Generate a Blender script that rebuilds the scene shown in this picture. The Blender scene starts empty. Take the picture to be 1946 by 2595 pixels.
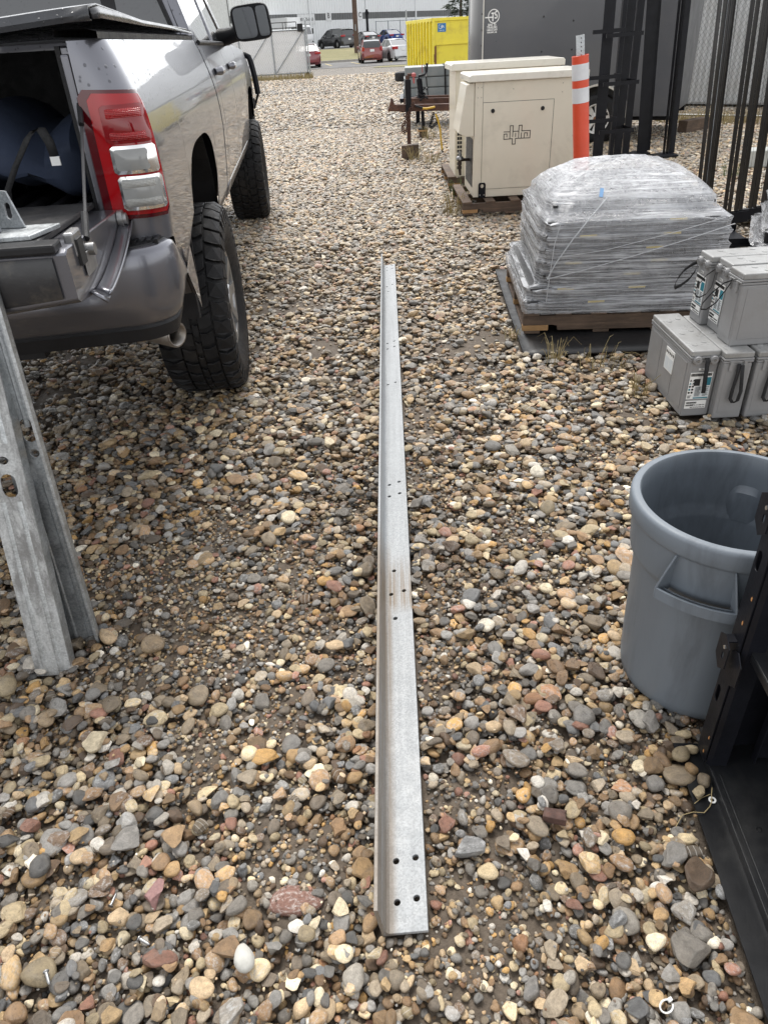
import bpy, bmesh, math, random
import numpy as np
from mathutils import Vector, Matrix

# ------------------------------------------------------------------ camera, sky, sun, exposure
scn = bpy.context.scene
cam_data = bpy.data.cameras.new("camera")
cam = bpy.data.objects.new("camera", cam_data)
scn.collection.objects.link(cam)
cam_data.sensor_fit = 'VERTICAL'
cam_data.sensor_height = 36.0
cam_data.lens = 36.0 * 1800.0 / 2595.0
cam_data.clip_start = 0.05
cam_data.clip_end = 2000.0
CAM_PITCH, CAM_ROLL, CAM_H = 33.8, -3.3, 1.5
cam.matrix_world = (Matrix.Translation((0, 0, CAM_H)) @ Matrix.Rotation(math.radians(90 - CAM_PITCH), 4, 'X')
                    @ Matrix.Rotation(math.radians(CAM_ROLL), 4, 'Z'))
scn.camera = cam

SUN_EL, SUN_AZ = 60.0, -8.0      # azimuth: degrees from +Y towards +X
world = bpy.data.worlds.new("World")
scn.world = world
world.use_nodes = True
wn = world.node_tree
wn.nodes.clear()
w_out = wn.nodes.new("ShaderNodeOutputWorld")
w_bg = wn.nodes.new("ShaderNodeBackground")
w_sky = wn.nodes.new("ShaderNodeTexSky")
w_sky.sky_type = 'NISHITA'
w_sky.sun_disc = False
w_sky.sun_elevation = math.radians(SUN_EL)
w_sky.sun_rotation = math.radians(SUN_AZ)
w_sky.air_density = 1.0
w_sky.dust_density = 0.8
w_sky.ozone_density = 1.0
w_hs = wn.nodes.new("ShaderNodeHueSaturation")   # an overcast sky has next to no blue
w_hs.inputs['Saturation'].default_value = 0.10
w_bg.inputs['Strength'].default_value = 0.15
wn.links.new(w_sky.outputs[0], w_hs.inputs['Color'])
wn.links.new(w_hs.outputs[0], w_bg.inputs[0])
wn.links.new(w_bg.outputs[0], w_out.inputs[0])

sun_data = bpy.data.lights.new("sun", 'SUN')
sun_data.energy = 1.3
sun_data.angle = math.radians(24)
sun_data.color = (1.0, 0.965, 0.91)
sun = bpy.data.objects.new("sun", sun_data)
scn.collection.objects.link(sun)
_az, _el = math.radians(SUN_AZ), math.radians(SUN_EL)
_dir = Vector((math.sin(_az) * math.cos(_el), math.cos(_az) * math.cos(_el), math.sin(_el)))
sun.rotation_euler = _dir.to_track_quat('Z', 'Y').to_euler()
sun.location = (6, 6, 20)

scn.view_settings.view_transform = 'Standard'
scn.view_settings.look = 'None'
scn.view_settings.gamma = 1.0
scn.view_settings.use_curve_mapping = False
scn.view_settings.exposure = 1.27
scn.render.engine = 'CYCLES'
scn.cycles.max_bounces = 7
scn.cycles.transparent_max_bounces = 12
scn.cycles.diffuse_bounces = 3
scn.cycles.glossy_bounces = 4
scn.cycles.caustics_reflective = False
scn.cycles.caustics_refractive = False

random.seed(7)
RNG = np.random.default_rng(11)
COL = scn.collection
PI = math.pi

# ------------------------------------------------------------------ helpers: materials
def new_mat(name):
    m = bpy.data.materials.new(name)
    m.use_nodes = True
    nt = m.node_tree
    b = nt.nodes["Principled BSDF"]
    return m, nt, b

def nd(nt, typ, **kw):
    n = nt.nodes.new(typ)
    for k, v in kw.items():
        if k.startswith('_'):
            setattr(n, k[1:], v)
        else:
            n.inputs[k].default_value = v
    return n

def ramp(nt, fac, stops, interp='LINEAR'):
    r = nt.nodes.new("ShaderNodeValToRGB")
    e = r.color_ramp.elements
    r.color_ramp.interpolation = interp
    while len(e) < len(stops):
        e.new(0.5)
    for el, (p, c) in zip(e, stops):
        el.position = p
        el.color = (c, c, c, 1) if isinstance(c, (int, float)) else (c[0], c[1], c[2], 1)
    nt.links.new(fac, r.inputs[0])
    return r.outputs[0]

def mixc(nt, fac, a, b, mode='MIX'):
    m = nt.nodes.new("ShaderNodeMix")
    m.data_type = 'RGBA'
    m.blend_type = mode
    for s, v in ((m.inputs[0], fac), (m.inputs[6], a), (m.inputs[7], b)):
        if hasattr(v, 'links'):
            nt.links.new(v, s)
        elif isinstance(v, (int, float)):
            s.default_value = v if s.type == 'VALUE' else (v, v, v, 1)
        else:
            s.default_value = (v[0], v[1], v[2], 1)
    return m.outputs[2]

def math_n(nt, op, a, b=None, clamp=False):
    m = nt.nodes.new("ShaderNodeMath")
    m.operation = op
    m.use_clamp = clamp
    for s, v in ((m.inputs[0], a), (m.inputs[1], b)):
        if v is None:
            continue
        if hasattr(v, 'links'):
            nt.links.new(v, s)
        else:
            s.default_value = v
    return m.outputs[0]

def coords(nt, kind='Object', scale=(1, 1, 1), rot=(0, 0, 0)):
    t = nt.nodes.new("ShaderNodeTexCoord")
    mp = nt.nodes.new("ShaderNodeMapping")
    mp.inputs['Scale'].default_value = scale
    mp.inputs['Rotation'].default_value = rot
    nt.links.new(t.outputs[kind], mp.inputs[0])
    return mp.outputs[0]

def world_pos(nt, scale=(1, 1, 1)):
    t = nt.nodes.new("ShaderNodeNewGeometry")
    mp = nt.nodes.new("ShaderNodeMapping")
    mp.inputs['Scale'].default_value = scale
    nt.links.new(t.outputs['Position'], mp.inputs[0])
    return mp.outputs[0]

def noise(nt, vec, scale, detail=3, rough=0.55, dist=0.0):
    n = nd(nt, "ShaderNodeTexNoise", Scale=scale, Detail=detail, Roughness=rough, Distortion=dist)
    nt.links.new(vec, n.inputs['Vector'])
    return n.outputs['Fac']

def bump(nt, b, h, strength=0.2, dist=0.01):
    n = nd(nt, "ShaderNodeBump", Strength=strength, Distance=dist)
    nt.links.new(h, n.inputs['Height'])
    nt.links.new(n.outputs[0], b.inputs['Normal'])

def mat(name, col, rough=0.5, metal=0.0, var=0.12, vscale=6.0, bmp=0.0, bscale=60.0, spec=0.5, coat=0.0, stretch=(1, 1, 1),
        dirt=None, dirt_amt=0.5, dirt_scale=3.0, drops=0.0):
    """Painted / plastic / metal surface with mottling, roughness wear, optional dirt patches and rain drops."""
    m, nt, b = new_mat(name)
    v = coords(nt, 'Object', stretch)
    f = noise(nt, v, vscale, 5, 0.6)
    lo = [c * (1 - var) for c in col]
    hi = [min(1, c * (1 + var)) for c in col]
    c = ramp(nt, f, [(0.3, lo), (0.7, hi)])
    if dirt:
        f2 = noise(nt, v, dirt_scale, 6, 0.7, 0.3)
        k = ramp(nt, f2, [(0.5, 0.0), (0.68, dirt_amt)])
        c = mixc(nt, k, c, dirt)
    nt.links.new(c, b.inputs['Base Color'])
    b.inputs['Metallic'].default_value = metal
    b.inputs['Specular IOR Level'].default_value = spec
    b.inputs['Coat Weight'].default_value = coat
    b.inputs['Coat Roughness'].default_value = 0.06
    f3 = noise(nt, v, vscale * 2.3, 4, 0.6)
    r = ramp(nt, f3, [(0.3, max(0.02, rough * 0.8)), (0.7, min(1, rough * 1.2))])
    nt.links.new(r, b.inputs['Roughness'])
    hts = None
    if bmp:
        hts = math_n(nt, 'MULTIPLY', noise(nt, v, bscale, 3, 0.6), bmp)
    if drops:
        vo = nd(nt, "ShaderNodeTexVoronoi", Scale=drops)
        nt.links.new(coords(nt, 'Object'), vo.inputs['Vector'])
        d = ramp(nt, vo.outputs['Distance'], [(0.0, 1.0), (0.16, 0.8), (0.24, 0.0)])
        sel = math_n(nt, 'GREATER_THAN', vo.outputs['Color'], 0.62)
        d = math_n(nt, 'MULTIPLY', d, sel)
        hts = math_n(nt, 'ADD', hts, d) if hts is not None else d
    if hts is not None:
        bump(nt, b, hts, 0.35, 0.004)
    return m

# ------------------------------------------------------------------ helpers: meshes and objects
def setp(o, label=None, cat=None, group=None, kind=None):
    if label: o['label'] = label
    if cat: o['category'] = cat
    if group: o['group'] = group
    if kind: o['kind'] = kind
    return o

def thing(name, label, cat, loc=(0, 0, 0), rz=0.0, group=None):
    o = bpy.data.objects.new(name, None)
    o.empty_display_size = 0.1
    COL.objects.link(o)
    o.location = loc
    o.rotation_euler = (0, 0, rz)
    return setp(o, label, cat, group)

def copy_tree(o, parent=None):
    c = o.copy()
    COL.objects.link(c)
    if parent is not None:
        c.parent = parent
    for ch in list(o.children):
        copy_tree(ch, c)
    return c

class MB:
    """Collects verts and faces, builds one mesh object."""
    def __init__(s):
        s.v, s.f, s.mi, s.cur = [], [], [], 0
    def add(s, vs, fs):
        n = len(s.v)
        s.v += [tuple(p) for p in vs]
        for f in fs:
            s.f.append(tuple(i + n for i in f))
            s.mi.append(s.cur)
        return s
    def box(s, x0, x1, y0, y1, z0, z1, M=None):
        vs = [(x0, y0, z0), (x1, y0, z0), (x1, y1, z0), (x0, y1, z0), (x0, y0, z1), (x1, y0, z1), (x1, y1, z1), (x0, y1, z1)]
        if M is not None:
            vs = [tuple(M @ Vector(p)) for p in vs]
        return s.add(vs, [(0, 3, 2, 1), (4, 5, 6, 7), (0, 1, 5, 4), (1, 2, 6, 5), (2, 3, 7, 6), (3, 0, 4, 7)])
    def bar(s, p0, p1, w, h=None, up=(0, 0, 1)):
        """Box beam from p0 to p1, w across, h along 'up'."""
        h = w if h is None else h
        p0, p1 = Vector(p0), Vector(p1)
        d = (p1 - p0).normalized()
        a = d.cross(Vector(up))
        if a.length < 1e-4:
            a = d.cross(Vector((0, 1, 0)))
        a.normalize()
        b = a.cross(d)
        a, b = a * w / 2, b * h / 2
        vs = [p0 - a - b, p0 + a - b, p0 + a + b, p0 - a + b, p1 - a - b, p1 + a - b, p1 + a + b, p1 - a + b]
        return s.add(vs, [(0, 3, 2, 1), (4, 5, 6, 7), (0, 1, 5, 4), (1, 2, 6, 5), (2, 3, 7, 6), (3, 0, 4, 7)][::1])
    def tube(s, pts, r, n=8, caps=True):
        pts = [Vector(p) for p in pts]
        rs = r if isinstance(r, (list, tuple)) else [r] * len(pts)
        rings = []
        ref = None
        for i, p in enumerate(pts):
            d = (pts[min(i + 1, len(pts) - 1)] - pts[max(i - 1, 0)]).normalized()
            if ref is None:
                ref = Vector((0, 0, 1)) if abs(d.z) < 0.9 else Vector((1, 0, 0))
            a = d.cross(ref)
            if a.length < 1e-5:
                a = d.cross(Vector((0.3, 0.7, 0.2)))
            a.normalize()
            b = d.cross(a).normalized()
            ref = a.cross(d)
            rings.append([p + (a * math.cos(t) + b * math.sin(t)) * rs[i] for t in [2 * PI * k / n for k in range(n)]])
        vs = [q for r_ in rings for q in r_]
        fs = []
        for i in range(len(rings) - 1):
            for k in range(n):
                k2 = (k + 1) % n
                fs.append((i * n + k, i * n + k2, (i + 1) * n + k2, (i + 1) * n + k))
        if caps:
            fs.append(tuple(range(n))[::-1])
            fs.append(tuple((len(rings) - 1) * n + k for k in range(n)))
        return s.add(vs, fs)
    def cyl(s, p0, p1, r, n=16, r2=None):
        return s.tube([p0, p1], [r, r if r2 is None else r2], n)
    def lathe(s, prof, n=32, axis='z', center=(0, 0, 0), closed=False, a0=0.0, a1=2 * PI):
        full = abs(a1 - a0 - 2 * PI) < 1e-6
        m = n if full else n + 1
        vs = []
        cx, cy, cz = center
        for (r, h) in prof:
            for k in range(m):
                t = a0 + (a1 - a0) * k / n
                c, q = r * math.cos(t), r * math.sin(t)
                if axis == 'z': vs.append((cx + c, cy + q, cz + h))
                elif axis == 'x': vs.append((cx + h, cy + c, cz + q))
                else: vs.append((cx + q, cy + h, cz + c))
        fs = []
        P = len(prof)
        for i in range(P - 1 + (1 if closed else 0)):
            j = (i + 1) % P
            for k in range(n):
                k2 = (k + 1) % m
                fs.append((i * m + k, i * m + k2, j * m + k2, j * m + k))
        return s.add(vs, fs)
    def prism(s, poly, h0, h1, axis='z'):
        """Polygon (2D) extruded along an axis. axis x: poly=(y,z); y: poly=(x,z); z: poly=(x,y)."""
        n = len(poly)
        def P(a, b, h):
            return {'z': (a, b, h), 'x': (h, a, b), 'y': (a, h, b)}[axis]
        vs = [P(a, b, h0) for a, b in poly] + [P(a, b, h1) for a, b in poly]
        fs = [tuple(range(n))[::-1], tuple(range(n, 2 * n))]
        fs += [(i, (i + 1) % n, (i + 1) % n + n, i + n) for i in range(n)]
        return s.add(vs, fs)
    def grid(s, rows):
        """rows: list of equal-length lists of points."""
        m = len(rows[0])
        vs = [p for r in rows for p in r]
        fs = [(i * m + k, i * m + k + 1, (i + 1) * m + k + 1, (i + 1) * m + k) for i in range(len(rows) - 1) for k in range(m - 1)]
        return s.add(vs, fs)
    def build(s, name, m, parent=None, smooth=False, bevel=0.0, seg=2, solid=0.0, weld=False, sub=0, M=None, angle=35):
        me = bpy.data.meshes.new(name)
        vs = s.v if M is None else [tuple(M @ Vector(p)) for p in s.v]
        me.from_pydata(vs, [], s.f)
        ms = m if isinstance(m, (list, tuple)) else [m]
        for k in ms:
            me.materials.append(k)
        if len(ms) > 1:
            me.polygons.foreach_set('material_index', s.mi)
        bm = bmesh.new()
        bm.from_mesh(me)
        if weld:
            bmesh.ops.remove_doubles(bm, verts=bm.verts, dist=1e-5)
        bmesh.ops.recalc_face_normals(bm, faces=bm.faces)
        if smooth:
            lim = math.radians(angle)
            for f in bm.faces:
                f.smooth = True
            for e in bm.edges:
                if len(e.link_faces) == 2 and e.calc_face_angle(0) > lim:
                    e.smooth = False
        bm.to_mesh(me)
        bm.free()
        o = bpy.data.objects.new(name, me)
        COL.objects.link(o)
        if parent is not None:
            o.parent = parent
        if solid:
            md = o.modifiers.new("solid", 'SOLIDIFY')
            md.thickness = solid
            md.offset = 0
        if bevel:
            md = o.modifiers.new("bevel", 'BEVEL')
            md.width = bevel
            md.segments = seg
            md.limit_method = 'ANGLE'
            md.angle_limit = math.radians(40)
            md.harden_normals = False
        if sub:
            md = o.modifiers.new("sub", 'SUBSURF')
            md.levels = md.render_levels = sub
        return o

def circle(cx, cy, r, n=14, a0=0.0):
    return [(cx + r * math.cos(a0 + 2 * PI * k / n), cy + r * math.sin(a0 + 2 * PI * k / n)) for k in range(n)]

def slot(cx, cy, w, l, n=6):
    """Oblong hole, l long in y, w wide in x."""
    r = w / 2
    h = l / 2 - r
    return ([(cx + r * math.cos(t), cy + h + r * math.sin(t)) for t in [PI * k / n for k in range(n + 1)]] +
            [(cx + r * math.cos(t), cy - h + r * math.sin(t)) for t in [PI + PI * k / n for k in range(n + 1)]])

def plate(mb, outer, holes, t, M=None):
    """Flat plate with real holes: outline in xy, thickness from z=0 to z=t, then transformed by M into mb."""
    bm = bmesh.new()
    edges = []
    for loop in [outer] + holes:
        vs = [bm.verts.new((x, y, 0)) for x, y in loop]
        edges += [bm.edges.new((vs[i], vs[(i + 1) % len(vs)])) for i in range(len(vs))]
    bmesh.ops.triangle_fill(bm, use_beauty=True, use_dissolve=False, edges=edges)
    r = bmesh.ops.extrude_face_region(bm, geom=list(bm.faces))
    vv = [g for g in r['geom'] if isinstance(g, bmesh.types.BMVert)]
    bmesh.ops.translate(bm, verts=vv, vec=(0, 0, t))
    bm.verts.index_update()
    vs = [v.co.copy() for v in bm.verts]
    if M is not None:
        vs = [M @ v for v in vs]
    fs = [tuple(v.index for v in f.verts) for f in bm.faces]
    bm.free()
    return mb.add(vs, fs)

def text_part(name, body, size, m, parent, M, depth=0.0006, align='CENTER', bold=0.0, sx=1.0):
    """Lettering as thin raised mesh lettering on a face; M places it (text lies in local xy)."""
    cu = bpy.data.curves.new(name, 'FONT')
    cu.body = body
    cu.size = size
    cu.align_x = align
    cu.align_y = 'CENTER'
    cu.extrude = depth
    cu.offset = bold
    cu.resolution_u = 2
    o = bpy.data.objects.new(name, cu)
    dg = bpy.context.evaluated_depsgraph_get()
    COL.objects.link(o)
    dg.update()
    me = bpy.data.meshes.new_from_object(o.evaluated_get(dg))
    COL.objects.unlink(o)
    bpy.data.objects.remove(o)
    me.materials.clear()
    me.materials.append(m)
    me.transform(M @ Matrix.Diagonal((sx, 1, 1, 1)))
    q = bpy.data.objects.new(name, me)
    COL.objects.link(q)
    if parent is not None:
        q.parent = parent
    return q

def frame(origin, xdir, ydir):
    """Matrix whose local x, y run along xdir, ydir."""
    x = Vector(xdir).normalized()
    y = Vector(ydir)
    y = (y - x * y.dot(x)).normalized()
    z = x.cross(y)
    return Matrix(((x.x, y.x, z.x, origin[0]), (x.y, y.y, z.y, origin[1]), (x.z, y.z, z.z, origin[2]), (0, 0, 0, 1)))

# value noise on numpy arrays, for terrain and scatter
_NG = np.random.default_rng(5).random((8, 256, 256))
def vnoise(x, y, scale, k=0):
    x = np.asarray(x) * scale + 37.3 * (k + 1)
    y = np.asarray(y) * scale + 91.7 * (k + 1)
    xi, yi = np.floor(x).astype(int), np.floor(y).astype(int)
    fx, fy = x - xi, y - yi
    fx, fy = fx * fx * (3 - 2 * fx), fy * fy * (3 - 2 * fy)
    G = _NG[k % 8]
    a, b = G[xi % 256, yi % 256], G[(xi + 1) % 256, yi % 256]
    c, d = G[xi % 256, (yi + 1) % 256], G[(xi + 1) % 256, (yi + 1) % 256]
    return (a * (1 - fx) + b * fx) * (1 - fy) + (c * (1 - fx) + d * fx) * fy
# ------------------------------------------------------------------ ground
DIRT_SPOTS = [(0.17, 1.03, .10), (0.19, 0.76, .16), (0.18, 2.9, .09), (0.5, 2.05, .12), (0.16, 1.78, .10), (-0.33, 0.91, .10),
              (-0.22, 0.84, .12), (-0.86, 1.95, .19), (-0.66, 1.74, .21), (-0.52, 1.58, .22), (-.36, 1.95, .14), (-.62, 2.25, .15), (-.25, 1.62, .12), (-.48, 1.2, .10), (-0.32, 1.31, .13), (0.92, 2.65, .12),
              (0.10, 0.6, .14), (-0.76, 1.5, .12), (-0.11, 1.44, .08), (0.11, 1.42, .09), (0.25, 2.35, .1), (-.45, 1.95, .13)]
def dirt_mask(x, y):
    m = np.zeros_like(x)
    wx = x + (vnoise(x, y, 9, 3) - .5) * .09
    wy = y + (vnoise(x, y, 9, 4) - .5) * .09
    for cx, cy, r in DIRT_SPOTS:
        d = np.hypot(wx - cx, wy - cy) / r
        m = np.maximum(m, np.clip((1.35 - d) * 1.5, 0, 1))
    nz = vnoise(x, y, 2.6, 1) * .6 + vnoise(x, y, 6.1, 2) * .4
    return np.clip(np.maximum(m, np.clip((nz - .60) * 5, 0, .92)), 0, 1)

def ground_z(x, y):
    far = np.clip((y - 26) / 25, 0, 1)
    far = far * far * (3 - 2 * far)
    base = -0.012 * (1 - np.clip((y - 8) / 6, 0, 1)) - 0.02 - 0.2 * far
    near = np.clip((16 - y) / 6, 0, 1)
    d = dirt_mask(x, y)
    fine = (vnoise(x, y, 30, 5) - .5) * .007 + (vnoise(x, y, 70, 6) - .5) * .004
    broad = (vnoise(x, y, 1.7, 0) - .5) * .016 + (vnoise(x, y, 5, 7) - .5) * .008
    return base + near * (fine + broad + d * .015 * np.clip((14 - y) / 4, 0, 1))

def spaced(a, b, step, lo, hi, grow):
    c = list(np.arange(a, b + 1e-6, step))
    s, v = step, c[-1]
    while v < hi:
        s *= grow
        v += s
        c.append(min(v, hi))
    s, v = step, c[0]
    while v > lo:
        s *= grow
        v -= s
        c.insert(0, max(v, lo))
    return np.array(c)

gx = spaced(-2.2, 2.2, .022, -260, 260, 1.13)
gy = spaced(0.3, 4.6, .022, -12, 420, 1.07)
GX, GY = np.meshgrid(gx, gy)
GZ = ground_z(GX.ravel(), GY.ravel())
gv = np.stack([GX.ravel(), GY.ravel(), GZ], 1)
nx, ny = len(gx), len(gy)
ii, jj = np.meshgrid(np.arange(nx - 1), np.arange(ny - 1))
q0 = (jj * nx + ii).ravel()
gf = np.stack([q0, q0 + 1, q0 + nx + 1, q0 + nx], 1)
gme = bpy.data.meshes.new("gravel_yard")
gme.from_pydata(gv.tolist(), [], gf.tolist())
gme.polygons.foreach_set('use_smooth', np.ones(len(gf), bool))

def ground_material():
    m, nt, b = new_mat("dirt_and_fine_gravel")
    p = world_pos(nt)
    f1 = noise(nt, p, 3.0, 8, 0.65)
    f2 = noise(nt, p, 60, 4, 0.7)
    soil = ramp(nt, f1, [(.3, (.058, .042, .029)), (.5, (.092, .068, .047)), (.72, (.14, .108, .075))])
    soil = mixc(nt, 0.5, soil, ramp(nt, f2, [(.3, (.040, .030, .021)), (.7, (.17, .135, .10))]))
    vo = nd(nt, "ShaderNodeTexVoronoi", Scale=26.0)
    nt.links.new(p, vo.inputs['Vector'])
    sep = nt.nodes.new("ShaderNodeSeparateColor")
    nt.links.new(vo.outputs['Color'], sep.inputs[0])
    peb = ramp(nt, sep.outputs[0], [(0, (.12, .095, .07)), (.16, (.25, .20, .145)), (.32, (.17, .155, .14)), (.48, (.35, .30, .235)), (.62, (.09, .082, .072)),
                                    (.76, (.28, .25, .22)), (.9, (.42, .38, .31))], 'CONSTANT')
    edge = ramp(nt, vo.outputs['Distance'], [(.25, 1.0), (.62, .35)])
    peb = mixc(nt, 1.0, peb, edge, 'MULTIPLY')
    sx = nt.nodes.new("ShaderNodeSeparateXYZ")
    nt.links.new(p, sx.inputs[0])
    fy = ramp(nt, math_n(nt, 'MULTIPLY', sx.outputs['Y'], 1 / 20), [(.3, 0.0), (.6, 1.0)])
    c = mixc(nt, fy, soil, peb)
    nt.links.new(c, b.inputs['Base Color'])
    b.inputs['Roughness'].default_value = .75
    h = math_n(nt, 'MULTIPLY', math_n(nt, 'SUBTRACT', 1.0, vo.outputs['Distance']), fy)
    h = math_n(nt, 'ADD', h, math_n(nt, 'MULTIPLY', noise(nt, p, 160, 3, .7), .35))
    bump(nt, b, h, 0.8, 0.015)
    return m
gme.materials.append(ground_material())
yard = bpy.data.objects.new("gravel_yard", gme)
COL.objects.link(yard)
setp(yard, "wide yard of brown dirt under loose river gravel", None, None, 'structure')

# ------------------------------------------------------------------ pebbles
def pebble_material():
    m, nt, b = new_mat("river_pebble")
    oi = nt.nodes.new("ShaderNodeObjectInfo")
    rnd = oi.outputs['Random']
    PAL = [(.33, .245, .145), (.20, .140, .085), (.140, .132, .122), (.41, .345, .235), (.080, .080, .080), (.25, .215, .170), (.30, .285, .262),
           (.155, .102, .060), (.36, .230, .100), (.19, .186, .182), (.110, .114, .120), (.46, .41, .31), (.095, .066, .045), (.235, .160, .098),
           (.25, .145, .085), (.40, .39, .37), (.175, .145, .108), (.28, .235, .160), (.60, .57, .50), (.225, .125, .095), (.125, .106, .086),
           (.34, .265, .18), (.165, .163, .160), (.29, .20, .11)]
    w = [1.2, 1.3, 1.3, .9, 1.3, 1.3, 1.0, 1.2, .55, 1.2, 1.1, .55, 1.1, 1.2, .28, .6, 1.3, 1.1, .22, .5, 1.2, 1.0, 1.2, .8]
    s = sum(w)
    pos, acc = [], 0
    for k in w:
        pos.append(acc / s)
        acc += k
    base = ramp(nt, rnd, list(zip(pos, PAL)), 'CONSTANT')
    wn_ = nt.nodes.new("ShaderNodeTexWhiteNoise")
    wn_.noise_dimensions = '1D'
    nt.links.new(math_n(nt, 'MULTIPLY', rnd, 913.7), wn_.inputs['W'])
    r2 = wn_.outputs['Value']
    hs = nt.nodes.new("ShaderNodeHueSaturation")
    nt.links.new(base, hs.inputs['Color'])
    nt.links.new(ramp(nt, r2, [(0, .76), (1, 1.92)]), hs.inputs['Value'])
    hs.inputs['Saturation'].default_value = 1.05
    warm = mixc(nt, 1.0, hs.outputs[0], (1.045, 1.0, .925), 'MULTIPLY')
    tc = nt.nodes.new("ShaderNodeTexCoord")
    ad = nt.nodes.new("ShaderNodeVectorMath")
    ad.operation = 'ADD'
    nt.links.new(tc.outputs['Object'], ad.inputs[0])
    cmb = nt.nodes.new("ShaderNodeCombineXYZ")
    for k in range(3):
        nt.links.new(math_n(nt, 'MULTIPLY', rnd, 311.0 + 97 * k), cmb.inputs[k])
    nt.links.new(cmb.outputs[0], ad.inputs[1])
    v = ad.outputs[0]
    f1 = noise(nt, v, 1.6, 5, .65, .4)
    f2 = noise(nt, v, 7.0, 6, .78)
    c = mixc(nt, 1.0, warm, ramp(nt, f1, [(.3, .68), (.7, 1.3)]), 'MULTIPLY')
    c = mixc(nt, 1.0, c, ramp(nt, f2, [(.28, .62), (.5, 1.0), (.75, 1.38)]), 'MULTIPLY')
    # frosty pale bloom on some of the grey stones
    f3 = noise(nt, v, 2.2, 6, .8)
    bl = math_n(nt, 'MULTIPLY', ramp(nt, f3, [(.50, 0), (.64, .7)]), ramp(nt, r2, [(.74, 0.0), (.78, 1.0)]))
    c = mixc(nt, bl, c, (.52, .52, .51))
    # quartz veins on a few
    wv = nd(nt, "ShaderNodeTexWave", Scale=.55, Distortion=3.0, Detail=2.0)
    nt.links.new(v, wv.inputs['Vector'])
    vein = math_n(nt, 'MULTIPLY', ramp(nt, wv.outputs['Fac'], [(.955, 0), (.985, .75)]), ramp(nt, r2, [(.012, .8), (.018, 0.0)]))
    c = mixc(nt, vein, c, (.55, .53, .49))
    # wet and muddy stretches of the yard
    p = world_pos(nt)
    wet = ramp(nt, noise(nt, p, .75, 3, .55), [(.42, 0.0), (.62, 1.0)])
    mud = ramp(nt, noise(nt, p, 22.0, 4, .7), [(.55, 0.0), (.72, .40)])
    c = mixc(nt, mud, c, (.13, .1, .072))
    c = mixc(nt, math_n(nt, 'MULTIPLY', wet, .36), c, mixc(nt, 1.0, c, (.45, .42, .40), 'MULTIPLY'))
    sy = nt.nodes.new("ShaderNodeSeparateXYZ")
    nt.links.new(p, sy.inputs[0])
    pale = ramp(nt, math_n(nt, 'MULTIPLY', sy.outputs['Y'], .05), [(.13, 0.0), (.30, .55), (.6, .62)])   # paler up the yard: cleaner stone, plus grazing sheen painted into its colour
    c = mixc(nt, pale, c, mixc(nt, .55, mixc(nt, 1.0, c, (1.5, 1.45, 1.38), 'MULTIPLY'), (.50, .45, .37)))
    nt.links.new(c, b.inputs['Base Color'])
    rg = math_n(nt, 'SUBTRACT', ramp(nt, f1, [(.3, .30), (.7, .58)]), math_n(nt, 'MULTIPLY', wet, .16))
    nt.links.new(rg, b.inputs['Roughness'])
    b.inputs['Specular IOR Level'].default_value = .5
    bump(nt, b, math_n(nt, 'ADD', f2, math_n(nt, 'MULTIPLY', noise(nt, v, 30, 2, .6), .5)), .35, .06)
    return m
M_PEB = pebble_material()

def pebble_mesh(seed, sub, angular):
    r = random.Random(seed)
    bm = bmesh.new()
    bmesh.ops.create_icosphere(bm, subdivisions=sub, radius=1.0)
    cuts = []
    for _ in range(9 if angular else 3):
        n = Vector((r.gauss(0, 1), r.gauss(0, 1), r.gauss(0, 1))).normalized()
        cuts.append((n, r.uniform(.44, .76) if angular else r.uniform(.70, .92)))
    ex = r.uniform(.8, 1.15)
    ph = [r.uniform(0, 6.3) for _ in range(9)]
    for v in bm.verts:
        c = v.co.copy()
        for n, d in cuts:
            t = c.dot(n)
            if t > d:
                c -= n * (t - d) * (.95 if angular else .6)
        c *= 1 + .07 * math.sin(2.1 * c.x + ph[0]) * math.cos(1.7 * c.y + ph[1]) + .06 * math.sin(2.6 * c.z + ph[2] + 1.3 * c.x) \
             + .022 * math.sin(6.1 * c.x + ph[3]) * math.sin(5.3 * c.y + ph[4]) + .015 * math.sin(9 * c.z + ph[5] + 4 * c.y)
        c.x *= 1 + .18 * c.y * math.sin(ph[6])
        c.y *= 1 + .2 * c.x * math.sin(ph[7])
        v.co = Vector((math.copysign(abs(c.x) ** ex, c.x), c.y, c.z))
    lo = Vector((min(v.co.x for v in bm.verts), min(v.co.y for v in bm.verts), min(v.co.z for v in bm.verts)))
    hi = Vector((max(v.co.x for v in bm.verts), max(v.co.y for v in bm.verts), max(v.co.z for v in bm.verts)))
    for v in bm.verts:
        for k in range(3):
            v.co[k] = (v.co[k] - (lo[k] + hi[k]) / 2) / ((hi[k] - lo[k]) / 2)
    for f in bm.faces:
        f.smooth = True
    me = bpy.data.meshes.new("stone")
    bm.to_mesh(me)
    bm.free()
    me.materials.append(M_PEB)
    return me
N_HI, N_LO = 30, 12
HI = [pebble_mesh(100 + k, 4 if k % 2 else 3, k % 2 == 1) for k in range(N_HI)]
LO = [pebble_mesh(300 + k, 2, k % 3 == 2) for k in range(N_LO)]
stone_shapes = bpy.data.collections.new("stone_shapes")
for k, me in enumerate(HI + LO):
    o = bpy.data.objects.new("shape_%03d" % k, me)
    stone_shapes.objects.link(o)

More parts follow.
